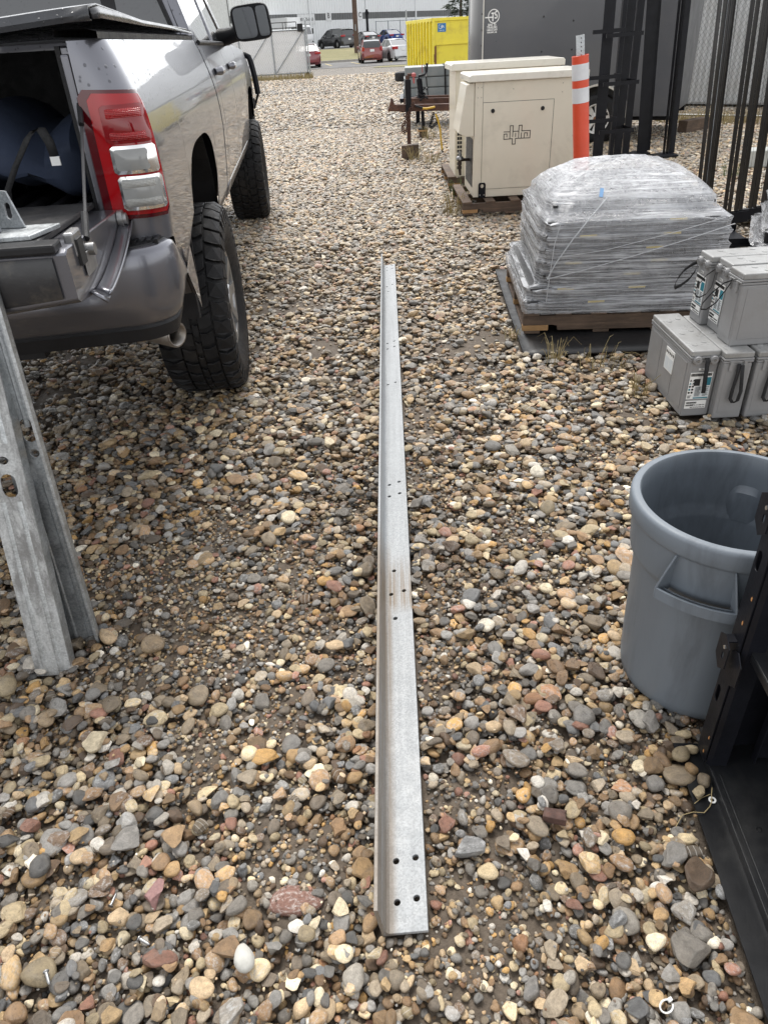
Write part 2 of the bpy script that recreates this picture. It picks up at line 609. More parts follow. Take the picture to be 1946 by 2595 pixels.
# places no stone may lie on: (x0, x1, y0, y1, rotation, centre...) as oriented boxes
KEEP_OUT = [  # cx, cy, half x, half y, angle
    (0.068, 3.23, .060, 2.515, math.atan2(-.16, 5.06)),   # angle beam
    (1.66, 3.11, .285, .235, 0.0),                          # batteries
    (1.60, 4.48, .74, .80, -.068),                           # rubber mat and pallet
    (.987, .602, .350, .5, -.085),                            # rack base
]
def blocked(x, y):
    k = np.zeros(len(x), bool)
    for cx, cy, hx, hy, a in KEEP_OUT:
        c, s = math.cos(a), math.sin(a)
        dx, dy = x - cx, y - cy
        u, v = dx * c + dy * s, -dx * s + dy * c
        k |= (abs(u) < hx) & (abs(v) < hy)
    k |= np.hypot(x - .812, y - 1.385) < .155
    return k

def sizes(n, med, sig, lo, hi):
    return np.clip(np.exp(RNG.normal(math.log(med), sig, n)), lo, hi)

# near field: stones dropped one by one on a height map so that they lie on each other
RES = .007
X0, X1, Y0, Y1 = -3.4, 3.3, .34, 6.6
hm_x = np.arange(X0, X1, RES)
hm_y = np.arange(Y0, Y1, RES)
A, B = np.meshgrid(hm_x, hm_y, indexing='ij')
HM = ground_z(A.ravel(), B.ravel()).reshape(A.shape)

def visible(x, y, m=.35):
    return (np.abs(x) < .40 + .66 * y + m) & (x > -.45 - .66 * y - m)

def drop(x, y, a, b, c, th, lift=.5):
    out = np.zeros(len(x))
    for i in range(len(x)):
        R = max(a[i], b[i])
        i0, i1 = int((x[i] - R - X0) / RES), int((x[i] + R - X0) / RES) + 2
        j0, j1 = int((y[i] - R - Y0) / RES), int((y[i] + R - Y0) / RES) + 2
        i0, j0 = max(i0, 0), max(j0, 0)
        sub = HM[i0:i1, j0:j1]
        if sub.size == 0:
            continue
        dx = hm_x[i0:i1][:, None] - x[i]
        dy = hm_y[j0:j1][None, :] - y[i]
        ct, st = math.cos(th[i]), math.sin(th[i])
        q = ((dx * ct + dy * st) / a[i]) ** 2 + ((-dx * st + dy * ct) / b[i]) ** 2
        ins = q < 1
        if not ins.any():
            continue
        w = np.where(ins, 1 - q, 0)
        hm = (sub * w).sum() / w.sum()
        zc = hm * (1 - lift) + sub[ins].max() * lift + c[i] * .42
        zc = min(zc, .004 + c[i] * .35)
        out[i] = zc
        top = zc + c[i] * np.sqrt(np.clip(1 - q, 0, 1))
        HM[i0:i1, j0:j1] = np.where(ins, np.maximum(sub, top), sub)
    return out

def batch(n, med, sig, lo, hi, flat=(.45, .75), thin=(.38, .68), keep_dirt=0.0, y_lo=Y0 + .03, y_hi=Y1 - .05):
    y = RNG.uniform(y_lo, y_hi, n)
    x = RNG.uniform(X0 + .05, X1 - .05, n)
    d = dirt_mask(x, y)
    k = visible(x, y) & ~blocked(x, y) & (RNG.random(n) > d * (1 - keep_dirt))
    x, y = x[k], y[k]
    n = len(x)
    a = sizes(n, med, sig, lo, hi)
    b = a * RNG.uniform(*flat, n) * 1.15
    c = a * RNG.uniform(*thin, n) * .9
    return x, y, a, np.minimum(a, b), c, RNG.uniform(0, PI, n)

PTS = []
def commit(x, y, z, a, b, c, th, tilt, lo):
    n = len(x)
    PTS.append((np.stack([x, y, z], 1), np.stack([RNG.normal(0, tilt, n), RNG.normal(0, tilt, n), th + RNG.integers(0, 2, n) * PI], 1),
                np.stack([a, b, c], 1), (RNG.integers(N_HI, N_HI + N_LO, n) if lo else RNG.integers(0, N_HI, n)).astype(np.int32)))
# (a) grit and small stones, (b) two coats of pebbles, (c) a scatter of large ones on top
for spec, lo, tl in [((95000, .0052, .38, .0028, .010, (.6, .95), (.5, .8), 1.0, Y0 + .03, 2.7), True, .3),
                     ((46000, .0085, .35, .0045, .015, (.6, .95), (.5, .8), .62, Y0 + .03, 3.4), True, .3),
                     ((32000, .0120, .28, .007, .020, (.6, .95), (.45, .75), .10), True, .3),
                     ((30000, .0158, .28, .009, .030, (.5, .85), (.36, .62), .06), False, .16),
                     ((21000, .0172, .30, .010, .036, (.5, .88), (.36, .62), .07), False, .15),
                     ((1300, .0275, .20, .020, .046, (.5, .8), (.34, .55), .06), False, .10)]:
    x, y, a, b, c, th = batch(*spec)
    z = drop(x, y, a, b, c, th)
    commit(x, y, z, a, b, c, th, tl, lo)

# middle and far field: one loose coat, thinning with distance
for y0, y1, dens, med in [(6.5, 10, 1350, .0185), (10, 16, 820, .021), (16, 27, 190, .028), (27, 46, 60, .036)]:
    xa, xb = -.66 * y1 - 2.0, .66 * y1 + 1.0
    n = int((xb - xa) * (y1 - y0) * dens)
    y = RNG.uniform(y0, y1, n)
    x = RNG.uniform(xa, xb, n)
    k = (x > -.22 * y - 2.0) & (x < .62 * y + 1.0) & ~blocked(x, y)
    x, y = x[k], y[k]
    n = len(x)
    a = sizes(n, med, .27, .013, .05)
    b = a * RNG.uniform(.58, 1.0, n)
    c = a * RNG.uniform(.36, .62, n)
    z = ground_z(x, y) + c * .35 + RNG.uniform(0, .018, n)
    commit(x, y, z, a, b, c, RNG.uniform(0, PI, n), .22, True)

P_ = np.concatenate([p[0] for p in PTS])
R_ = np.concatenate([p[1] for p in PTS])
S_ = np.concatenate([p[2] for p in PTS])
I_ = np.concatenate([p[3] for p in PTS])

# the 300 stones that show largest are objects of their own, parts of the yard
dist = np.sqrt(P_[:, 0] ** 2 + P_[:, 1] ** 2 + (P_[:, 2] - CAM_H) ** 2)
view_d = math.cos(math.radians(CAM_PITCH)) * P_[:, 1] - math.sin(math.radians(CAM_PITCH)) * (P_[:, 2] - CAM_H)
up_d = math.sin(math.radians(CAM_PITCH)) * P_[:, 1] + math.cos(math.radians(CAM_PITCH)) * (P_[:, 2] - CAM_H)
inside = (np.abs(P_[:, 0] / view_d) < .52) & (up_d / view_d > -.70)
on_top = np.ones(len(P_), bool)
si = np.clip(((P_[:, 0] - X0) / RES).astype(int), 0, HM.shape[0] - 1)
sj = np.clip(((P_[:, 1] - Y0) / RES).astype(int), 0, HM.shape[1] - 1)
on_top = HM[si, sj] < P_[:, 2] + S_[:, 2] * 1.05
score = np.where(inside & on_top, S_[:, 0] * S_[:, 1] / dist ** 2, 0)
big = np.argsort(-score)[:300]
for i in big:
    me = HI[I_[i]] if I_[i] < N_HI else LO[I_[i] - N_HI]
    o = bpy.data.objects.new("stone", me)
    o.location = P_[i]
    o.rotation_euler = R_[i]
    o.scale = S_[i]
    o.parent = yard
    COL.objects.link(o)
keep = np.ones(len(P_), bool)
keep[big] = False
P_, R_, S_, I_ = P_[keep], R_[keep], S_[keep], I_[keep]

pm = bpy.data.meshes.new("gravel")
pm.from_pydata(P_.tolist(), [], [])
for nm, typ, key, arr in (("rot", 'FLOAT_VECTOR', 'vector', R_), ("scl", 'FLOAT_VECTOR', 'vector', S_), ("idx", 'INT', 'value', I_)):
    at = pm.attributes.new(nm, typ, 'POINT')
    at.data.foreach_set(key, np.ascontiguousarray(arr, dtype=np.float32 if typ != 'INT' else np.int32).ravel())
gravel = bpy.data.objects.new("gravel", pm)
COL.objects.link(gravel)
setp(gravel, "loose rounded river gravel in tan, brown and grey", None, None, 'stuff')
ng = bpy.data.node_groups.new("scatter_stones", 'GeometryNodeTree')
ng.interface.new_socket("Geometry", in_out='INPUT', socket_type='NodeSocketGeometry')
ng.interface.new_socket("Geometry", in_out='OUTPUT', socket_type='NodeSocketGeometry')
n_in, n_out = ng.nodes.new("NodeGroupInput"), ng.nodes.new("NodeGroupOutput")
n_ci = ng.nodes.new("GeometryNodeCollectionInfo")
n_ci.inputs['Collection'].default_value = stone_shapes
n_ci.inputs['Separate Children'].default_value = True
n_ci.inputs['Reset Children'].default_value = True
n_ip = ng.nodes.new("GeometryNodeInstanceOnPoints")
n_ip.inputs['Pick Instance'].default_value = True
def named(nm, typ):
    n = ng.nodes.new("GeometryNodeInputNamedAttribute")
    n.data_type = typ
    n.inputs['Name'].default_value = nm
    return [s for s in n.outputs if s.enabled and s.name == 'Attribute'][0]
ng.links.new(n_in.outputs[0], n_ip.inputs['Points'])
ng.links.new(n_ci.outputs[0], n_ip.inputs['Instance'])
ng.links.new(named("idx", 'INT'), n_ip.inputs['Instance Index'])
n_er = ng.nodes.new("FunctionNodeEulerToRotation")
ng.links.new(named("rot", 'FLOAT_VECTOR'), n_er.inputs[0])
ng.links.new(n_er.outputs[0], n_ip.inputs['Rotation'])
ng.links.new(named("scl", 'FLOAT_VECTOR'), n_ip.inputs['Scale'])
ng.links.new(n_ip.outputs[0], n_out.inputs[0])
gravel.modifiers.new("scatter", 'NODES').node_group = ng

def height_at(x, y, r=.02):
    """Top of the gravel near a point, so that things can rest on it."""
    i0, i1 = int((x - r - X0) / RES), int((x + r - X0) / RES) + 1
    j0, j1 = int((y - r - Y0) / RES), int((y + r - Y0) / RES) + 1
    return float(HM[i0:i1, j0:j1].max())
# ------------------------------------------------------------------ shared materials
def galvanised(name, base=(.50, .52, .53), var=.22, rough=.42, stain=None, scale=16.0, stretch=(1, 1, 1), metal=.8):
    m, nt, b = new_mat(name)
    v = coords(nt, 'Object', stretch)
    vo = nd(nt, "ShaderNodeTexVoronoi", Scale=scale * 14)
    nt.links.new(v, vo.inputs['Vector'])
    sp = nt.nodes.new("ShaderNodeSeparateColor")
    nt.links.new(vo.outputs['Color'], sp.inputs[0])
    f = noise(nt, v, scale, 6, .7)
    c = ramp(nt, f, [(.3, [k * (1 - var) for k in base]), (.7, [min(1, k * (1 + var)) for k in base])])
    c = mixc(nt, .45, c, ramp(nt, sp.outputs[0], [(0, [k * .62 for k in base]), (.5, base), (1, [min(1, k * 1.4) for k in base])]))
    f2 = noise(nt, coords(nt, 'Object', (scale * 3, scale * .12, scale * 3)), 1.0, 4, .6)
    c = mixc(nt, 1.0, c, ramp(nt, f2, [(.3, .86), (.6, 1.05)]), 'MULTIPLY')
    if stain:
        c = stain(nt, c)
    nt.links.new(c, b.inputs['Base Color'])
    b.inputs['Metallic'].default_value = metal
    nt.links.new(ramp(nt, f, [(.3, rough * .75), (.7, rough * 1.3)]), b.inputs['Roughness'])
    bump(nt, b, math_n(nt, 'ADD', f, math_n(nt, 'MULTIPLY', noise(nt, v, 130, 2, .6), .3)), .15, .002)
    return m

M_GALV = galvanised("galvanised_steel", (.44, .46, .47), .34, .42)
M_GALV2 = galvanised("galvanised_steel_dull", (.34, .36, .375), .25, .5)
M_BLACKMETAL = mat("black_powder_coat", (.0075, .008, .011), .38, 0, .3, 9, .3, 160, .18, dirt=(.03, .03, .032), dirt_amt=.16, dirt_scale=2.5)
M_PLASTIC = mat("black_plastic", (.012, .012, .0135), .5, 0, .25, 12, .5, 220, .3)
M_RUBBER = mat("tyre_rubber", (.0105, .0105, .0115), .6, 0, .25, 14, .6, 180, .28, dirt=(.05, .042, .035), dirt_amt=.3, dirt_scale=5)
M_CHROME = mat("chrome", (.78, .78, .78), .12, 1.0, .04)
M_STEEL = mat("worn_steel", (.33, .33, .33), .4, .9, .2, 20)
M_WHITE = mat("white_print", (.78, .78, .76), .6, 0, .03)
M_INK = mat("black_print", (.012, .012, .012), .6, 0, .03)

def wood(name, a, b2, rough=.75):
    m, nt, b = new_mat(name)
    oi = nt.nodes.new("ShaderNodeObjectInfo")
    v = coords(nt, 'Object', (2.2, 26, 26))
    v2 = coords(nt, 'Object', (26, 2.2, 26))
    f = noise(nt, v, 2.0, 6, .65, .8)
    g_ = noise(nt, coords(nt, 'Object'), 5.0, 5, .7)
    c = ramp(nt, f, [(.25, a), (.7, b2)])
    c = mixc(nt, 1.0, c, ramp(nt, g_, [(.3, .6), (.7, 1.25)]), 'MULTIPLY')
    c = mixc(nt, 1.0, c, ramp(nt, oi.outputs['Random'], [(0, .7), (1, 1.2)]), 'MULTIPLY')
    nt.links.new(c, b.inputs['Base Color'])
    b.inputs['Roughness'].default_value = rough
    bump(nt, b, f, .3, .003)
    return m
M_WOOD = wood("weathered_pallet_wood", (.055, .036, .025), (.15, .10, .068))
M_WOODNEW = wood("raw_pine_block", (.26, .14, .055), (.45, .27, .12))
M_WOODDARK = wood("dark_damp_timber", (.05, .034, .024), (.12, .08, .055))

def paint_metallic(name, col, drops=True):
    m, nt, b = new_mat(name)
    b.inputs['Base Color'].default_value = (*col, 1)
    b.inputs['Metallic'].default_value = .72
    b.inputs['Roughness'].default_value = .3
    b.inputs['Coat Weight'].default_value = .6
    b.inputs['Coat Roughness'].default_value = .03
    v = coords(nt, 'Object')
    d = nt.nodes.new("ShaderNodeTexVoronoi")
    d.inputs['Scale'].default_value = 52
    nt.links.new(v, d.inputs['Vector'])
    sp = nt.nodes.new("ShaderNodeSeparateColor")
    nt.links.new(d.outputs['Color'], sp.inputs[0])
    sz = ramp(nt, d.outputs['Distance'], [(0, 1), (.2, .8), (.3, 0)])
    sx = nt.nodes.new("ShaderNodeSeparateXYZ")
    nt.links.new(v, sx.inputs[0])
    up = ramp(nt, math_n(nt, 'SUBTRACT', sx.outputs['Z'], .9), [(.18, 0), (.42, 1)])     # rain beads cling to the upper panels
    h = math_n(nt, 'MULTIPLY', math_n(nt, 'MULTIPLY', sz, math_n(nt, 'GREATER_THAN', sp.outputs[0], .58)), up)
    bn = nd(nt, "ShaderNodeBump", Strength=1.0, Distance=.0045)
    nt.links.new(h, bn.inputs['Height'])
    nt.links.new(bn.outputs[0], b.inputs['Coat Normal'])
    c = mixc(nt, math_n(nt, 'MULTIPLY', h, .8), col, [k * .25 for k in col])
    f = noise(nt, v, 2.0, 6, .7)
    dst = ramp(nt, f, [(.5, 0), (.75, .10)])
    low = ramp(nt, sx.outputs['Z'], [(.55, .25), (.85, 0)])
    c = mixc(nt, math_n(nt, 'ADD', dst, low, True), c, (.17, .15, .13))
    nt.links.new(c, b.inputs['Base Color'])
    return m
M_PAINT = paint_metallic("grey_metallic_paint", (.150, .152, .172))

def lens(name, col, rough=.06, ribs=0.0, trans=.0):
    m, nt, b = new_mat(name)
    v = coords(nt, 'Object')
    c = ramp(nt, noise(nt, v, 9, 2), [(.3, [k * .85 for k in col]), (.7, [min(1, k * 1.1) for k in col])])
    nt.links.new(c, b.inputs['Base Color'])
    b.inputs['Roughness'].default_value = rough
    b.inputs['Coat Weight'].default_value = .4
    b.inputs['Specular IOR Level'].default_value = .35
    b.inputs['Coat Roughness'].default_value = .03
    b.inputs['Transmission Weight'].default_value = trans
    if ribs:
        w = nd(nt, "ShaderNodeTexWave", Scale=ribs)
        w2 = nd(nt, "ShaderNodeTexWave", Scale=ribs)
        w2.bands_direction = 'Z'
        nt.links.new(v, w.inputs['Vector'])
        nt.links.new(v, w2.inputs['Vector'])
        bump(nt, b, math_n(nt, 'ADD', w.outputs['Fac'], w2.outputs['Fac']), .6, .004)
    return m

def tinted_glass(name, col=(.02, .022, .025), drops=70.0):
    m, nt, b = new_mat(name)
    v = coords(nt, 'Object')
    b.inputs['Base Color'].default_value = (*col, 1)
    b.inputs['Roughness'].default_value = .02
    b.inputs['Specular IOR Level'].default_value = .8
    b.inputs['Coat Weight'].default_value = 1
    b.inputs['Coat Roughness'].default_value = .01
    if drops:
        d = nd(nt, "ShaderNodeTexVoronoi", Scale=drops)
        nt.links.new(v, d.inputs['Vector'])
        sp = nt.nodes.new("ShaderNodeSeparateColor")
        nt.links.new(d.outputs['Color'], sp.inputs[0])
        h = math_n(nt, 'MULTIPLY', ramp(nt, d.outputs['Distance'], [(0, 1), (.14, .8), (.22, 0)]), math_n(nt, 'GREATER_THAN', sp.outputs[0], .66))
        bn = nd(nt, "ShaderNodeBump", Strength=1.0, Distance=.003)
        nt.links.new(h, bn.inputs['Height'])
        nt.links.new(bn.outputs[0], b.inputs['Coat Normal'])
    return m
M_GLASS = tinted_glass("tinted_window_glass")

# ------------------------------------------------------------------ pickup truck (local x: outwards on the right side, y: forwards)
TRUCK_LOC, TRUCK_RZ = (-.707, 3.595, 0), math.radians(4.33)
truck = thing("pickup_truck", "grey metallic pickup truck with its tailgate open and big all terrain tyres", "pickup truck", TRUCK_LOC, TRUCK_RZ)
T = truck
ZP = np.array([.55, .62, .70, .80, .95, 1.10, 1.20, 1.28, 1.34, 1.39, 1.44, 1.49, 1.53])
UP = np.array([-.13, -.10, -.065, -.038, -.022, -.012, -.014, -.022, -.034, -.048, -.064, -.082, -.100])
def US(z):
    return float(np.interp(z, ZP, UP))

def side_rows(vs, zlow, ztop, off=0.0, n=26, crease=True):
    rows = []
    for v in vs:
        z0, z1 = zlow(v), ztop(v)
        r = []
        for k in range(n):
            z = z0 + (z1 - z0) * k / (n - 1)
            r.append((US(z) + off, v, z))
        rows.append(r)
    return rows

def arch_z(v, c, half, top, base):
    t = min(1, abs(v - c) / half)
    return base + (top - base) * (1 - t ** 3.0) ** (1 / 2.6)

REAR_V, RC = -1.2, .10
def corner(s, z, off=0.0, inner=-.19):
    """Point at arc length s from the inner rear edge, round the corner, on to the side."""
    uo = US(z) + off
    zz = REAR_V - off + .05 * max(0, (z - 1.2)) ** 1.4
    f = (uo - RC) - inner
    if s <= f:
        return (inner + s, zz, z)
    a = (s - f) / RC
    if a <= PI / 2:
        return (uo - RC + RC * math.sin(a), zz + RC - RC * math.cos(a), z)
    return (uo, zz + RC + (s - f - RC * PI / 2), z)

# bed side, right: rear corner panel, then the long side with its wheel arch
CV = [corner(s, 1.1)[1] for s in (0.0, .1, .22)]
mb = MB()
rows = []
for s in np.linspace(0, .40, 22):
    r = []
    for k in range(30):
        v_end = corner(s, 1.1)[1]
        z0 = 0.985 if v_end < -1.11 else .985 - min(1, (v_end + 1.11) / .12) * .20
        z = z0 + (1.53 - z0) * k / 29
        r.append(corner(s, z))
    rows.append(r)
v_join = rows[-1][0][1]
vs = list(np.linspace(v_join, -.56, 8))[1:] + list(np.linspace(-.55, .55, 45)) + list(np.linspace(.57, 1.10, 8))
def bed_low(v):
    if abs(v) <= .55:
        return arch_z(v, 0, .55, 1.17, .95 if v < 0 else .74)
    return .80 + .15 * min(1, max(0, (v + .90) / .33)) if v < 0 else .74
rows += side_rows(vs, bed_low, lambda v: 1.53, n=30)
# front edge of the bed turns inwards at the gap to the cab
rows.append([(US(p[2]) - .12, 1.115, p[2]) for p in rows[-1]])
mb.grid(rows)
bed_side = mb.build("bed_side", M_PAINT, T, smooth=True, angle=50)
# top rail cap
mb = MB()
cs = [(-.002, 1.532), (-.001, 1.548), (-.03, 1.556), (-.115, 1.556), (-.120, 1.540)]
mb.grid([[(US(1.53) + a, v, z) for a, z in cs] for v in np.linspace(-1.19, 1.09, 12)])
mb.build("bed_rail", M_PLASTIC, T, smooth=True)
# inner pillar at the tail end and the inside of the bed
mb = MB()
mb.box(-.215, -.192, -1.195, -1.10, 1.02, 1.50)
mb.box(-.235, -.190, -1.10, -1.02, 1.0, 1.52)
mb.build("bed_pillar", M_PAINT, T, bevel=.006)
mb = MB()
mb.box(-.25, -.236, -1.10, 1.09, 1.0, 1.52)
mb.box(-1.78, -1.766, -1.10, 1.09, 1.0, 1.52)
mb.box(-1.766, -.25, 1.075, 1.09, 1.0, 1.52)
mb.box(-1.766, -.25, -1.17, 1.075, 1.01, 1.075)
mb.build("bed_liner", M_PLASTIC, T)
mb = MB()
for k in range(18):
    u = -.30 - k * .082
    mb.tube([(u, -1.14, 1.082), (u, 1.06, 1.082)], .018, 8)
mb.build("bed_floor_rib", M_PLASTIC, T, smooth=True)
mb = MB()
mb.box(-.218, -.205, -1.16, -1.10, 1.40, 1.455)
mb.cyl((-.215, -1.15, 1.365), (-.17, -1.15, 1.365), .011, 10)
mb.build("latch", M_PLASTIC, T, bevel=.003)
# tonneau cover: soft cover over a frame
mb = MB()
rows = []
for v, lift in ((-1.20, .016), (-1.215, .018), (-1.218, .028), (-1.205, .046), (-1.10, .054), (-.4, .034), (.3, .026), (.9, .018), (1.08, .010)):
    rows.append([(u, v, 1.556 + lift - .030 * min(1, max(0, -.1 - u) / .5) * (v < -1.0) + .003 * math.sin(9 * u + 3 * v)) for u in np.linspace(-1.90, -.105, 24)])
mb.grid(rows)
mb.grid([[(-.103, v, z) for v, z in ((-1.205, 1.600), (-1.10, 1.608), (-.4, 1.588), (.3, 1.580), (1.08, 1.565))], [(-.099, v, z) for v, z in ((-1.205, 1.576), (-1.10, 1.580), (-.4, 1.572), (.3, 1.568), (1.08, 1.558))]])
M_VINYL = mat("black_vinyl", (.035, .037, .042), .28, 0, .25, 7, .5, 40, .5, drops=60)
mb.build("tonneau_cover", M_VINYL, T, smooth=True, solid=.006, weld=True)

# bed side, left, and the rest of the far shell
mb = MB()
rows = []
for v in [-1.2, -1.0] + list(np.linspace(-.55, .55, 17)) + [.7, 1.1]:
    z0 = bed_low(v) if v > -1 else .98
    rows.append([(-2.0 - US(z0 + (1.53 - z0) * k / 11), v, z0 + (1.53 - z0) * k / 11) for k in range(12)])
mb.grid(rows)
mb.build("bed_side", M_PAINT, T, smooth=True, solid=.02)

# wheel housings and underbody
mb = MB()
for c in (0.0, 4.316):
    for sgn in (0, 1):
        mb = MB()
        r = []
        for k in range(15):
            t = PI * k / 14
            v, z = c + .60 * math.cos(t), .66 + .58 * math.sin(t)
            u0, u1 = (-.05, -.62) if sgn == 0 else (-1.95, -1.38)
            r.append([(u0, v, z), (u1, v, z)])
        mb.grid(r)
        u1 = -.62 if sgn == 0 else -1.38
        mb.box(u1 - .01, u1 + .01, c - .6, c + .6, .72, 1.2)
        mb.build("wheel_housing", M_PLASTIC, T, solid=.01)
mb = MB()
mb.box(-1.45, -1.3, -1.1, 5.1, .60, .78)
mb.box(-.70, -.55, -1.1, 5.1, .60, .78)
mb.box(-1.75, -.25, 1.15, 3.6, .74, .80)
mb.box(-1.7, -.3, -1.15, 1.1, .92, 1.0)
mb.cyl((-1.75, 0, .45), (-.25, 0, .45), .055, 12)
mb.cyl((-1.75, 4.316, .45), (-.25, 4.316, .45), .05, 12)
mb.lathe([(.0, -.13), (.16, -.1), (.17, .1), (0, .13)], 16, 'y', (-1.0, 0, .45))
mb.box(-1.3, -.9, .5, 1.0, .62, .88)
mb.box(-.30, -.06, -.66, -.62, .56, .80)
mb.build("underbody", M_PLASTIC, T)

# tail light: housing, brake lens and two clear lenses
M_RED = lens("red_lens", (.33, .006, .009), .08)
M_REDDARK = lens("dark_red_lens", (.075, .003, .006), .10)
M_REDRIB = lens("ribbed_red_lens", (.36, .008, .010), .12, 70)
M_CLEAR = lens("clear_lens", (.40, .40, .38), .05, 80)
M_CLEAR2 = lens("frosted_clear_lens", (.27, .275, .27), .12, 0)

def patch(mb, s0, s1, z0, z1, off, bulge=0.0, rr=(.25, .2), n=14, skirt=.012, slope=0.0):
    rows = []
    for j in range(n + 1):
        b_ = -1 + 2 * j / n
        e = abs(b_) - (1 - rr[1])
        w = 1.0 if e <= 0 else 1 - rr[0] + rr[0] * math.sqrt(max(0, 1 - (e / rr[1]) ** 2))
        row = []
        for i in range(n + 1):
            a_ = (-1 + 2 * i / n) * w
            s = (s0 + s1) / 2 + (s1 - s0) / 2 * a_
            z = (z0 + z1) / 2 + (z1 - z0) / 2 * b_ + slope * a_ * (1 if b_ > 0 else .3) * abs(b_)
            row.append(corner(s, z, off + bulge * (1 - a_ * a_) * (1 - b_ * b_)))
        rows.append(row)
    mb.grid(rows)
    if skirt:
        edge = []
        for j in range(n + 1): edge.append((j, 0))
        for i in range(1, n + 1): edge.append((n, i))
        for j in range(n - 1, -1, -1): edge.append((j, n))
        for i in range(n - 1, 0, -1): edge.append((0, i))
        top = [rows[j][i] for j, i in edge]
        def back(p):
            d = Vector((.35, -.8, 0)).normalized()
            return (p[0] - d.x * skirt, p[1] - d.y * skirt, p[2])
        bot = [back(p) for p in top]
        mb.grid([top + [top[0]], bot + [bot[0]]])
    return mb

mb = MB(); patch(mb, -.003, .215, 1.062, 1.408, .010, .006, (.16, .10), 18, .03, -.006)
light = mb.build("tail_light", M_REDDARK, T, smooth=True)
mb = MB(); patch(mb, .022, .212, 1.074, 1.398, .014, .006, (.18, .10), 18, .006, -.006)
mb.build("red_surround", M_RED, light, smooth=True)
mb = MB(); patch(mb, .052, .196, 1.272, 1.372, .021, .005, (.16, .2), 14, .01)
mb.build("brake_lens", lens("brake_red_lens", (.21, .004, .007), .06), light, smooth=True)
mb = MB(); patch(mb, .066, .176, 1.336, 1.362, .0235, .005, (.1, .2), 10, .006)
patch(mb, .066, .176, 1.280, 1.302, .0235, .005, (.1, .2), 10, .006)
mb.build("ribbed_lens", M_REDRIB, light, smooth=True)
mb = MB(); patch(mb, .056, .200, 1.190, 1.266, .0225, .005, (.14, .25), 12, .01)
mb.build("reversing_lens", M_CHROME, light, smooth=True)
mb = MB(); patch(mb, .066, .166, 1.200, 1.257, .0255, .006, (.12, .25), 12, .006)
mb.build("reversing_lens", M_CLEAR2, light, smooth=True)
mb = MB(); patch(mb, .060, .203, 1.088, 1.184, .0225, .005, (.14, .2), 12, .01)
mb.build("turn_lens", M_CHROME, light, smooth=True)
mb = MB(); patch(mb, .068, .190, 1.098, 1.176, .0255, .005, (.12, .2), 12, .006)
mb.build("turn_lens", M_CLEAR2, light, smooth=True)
mb = MB(); patch(mb, .070, .172, 1.152, 1.172, .029, .004, (.1, .3), 8, .004)
patch(mb, .072, .184, 1.102, 1.122, .029, .004, (.1, .3), 8, .004)
mb.build("ribbed_lens", M_CLEAR, light, smooth=True)

# rear bumper: painted shell, black valance and step pad
def bumper_path(off):
    pts = []
    for u in np.linspace(-1.0, -.175, 22):
        pts.append((u, -1.375 + .05 * ((u + 1.0) / .83) ** 2 - off, (0, -1)))
    c = (-.175, -1.325 + .165)
    for k in range(1, 10):
        a = PI / 2 * k / 9
        pts.append((c[0] + (.165 + off) * math.sin(a), c[1] - (.165 + off) * math.cos(a), (math.sin(a), -math.cos(a))))
    for v in np.linspace(-1.13, -.86, 7):
        pts.append((-.010 + off - .02 * max(0, (v + 1.1)), v, (1, 0)))
    return pts
def bumper_top(u, v):
    t = min(1, max(0, (u + .235) / .06))
    t = t * t * (3 - 2 * t)
    return .905 + .088 * t - 1.1 * max(0, v + 1.17) ** 1.2 * (u > -.1)
mb = MB()
rows = []
base = bumper_path(0)
for (u, v, n_) in base:
    zt = bumper_top(u, v)
    zb = .750 + max(0, (v + 1.2)) * .22
    prof = [(-.05, zt - .002), (-.022, zt), (-.008, zt - .006), (.0, zt - .022), (.004, zt - .06), (.006, zb + (zt - zb) * .5), (.002, zb + .07), (-.012, zb + .02), (-.03, zb)]
    rows.append([(u + n_[0] * o, v + n_[1] * o, z) for o, z in prof])
mirror_rows = [[(-2.0 - p[0], p[1], p[2]) for p in r] for r in rows[::-1]]
mb.grid(mirror_rows[:-1] + rows)
mb.build("rear_bumper", M_PAINT, T, smooth=True, angle=60)
mb = MB()
rows = []
for (u, v, n_) in base:
    zb = .752 + max(0, (v + 1.2)) * .22
    rows.append([(u + n_[0] * o, v + n_[1] * o, z) for o, z in ((-.034, zb + .004), (-.026, zb - .012), (-.036, zb - .055), (-.10, zb - .06))])
mirror_rows = [[(-2.0 - p[0], p[1], p[2]) for p in r] for r in rows[::-1]]
mb.grid(mirror_rows[:-1] + rows)
mb.build("bumper_valance", M_PLASTIC, T, smooth=True)
mb = MB()
rows = []
for (u, v, n_) in base:
    if u < -.30:
        continue
    zt = bumper_top(u, v)
    rows.append([(u + n_[0] * o, v + n_[1] * o, z) for o, z in ((-.02, zt - .004), (-.026, zt + .004), (-.045, zt + .006), (-.13, zt + .004), (-.15, zt - .08))])
mb.grid(rows)
mb.build("step_pad", M_PLASTIC, T, smooth=True)
mb = MB()
for k in range(9):
    u = -.235 + .022 * k
    mb.box(u, u + .012, -1.275 + .004 * k, -1.225 + .006 * k, .990, 1.004)
mb.build("step_tread", M_PLASTIC, T)
mb = MB()
mb.box(-1.72, -.19, -1.27, -1.21, .80, 1.03)
mb.build("sill_panel", M_PLASTIC, T)

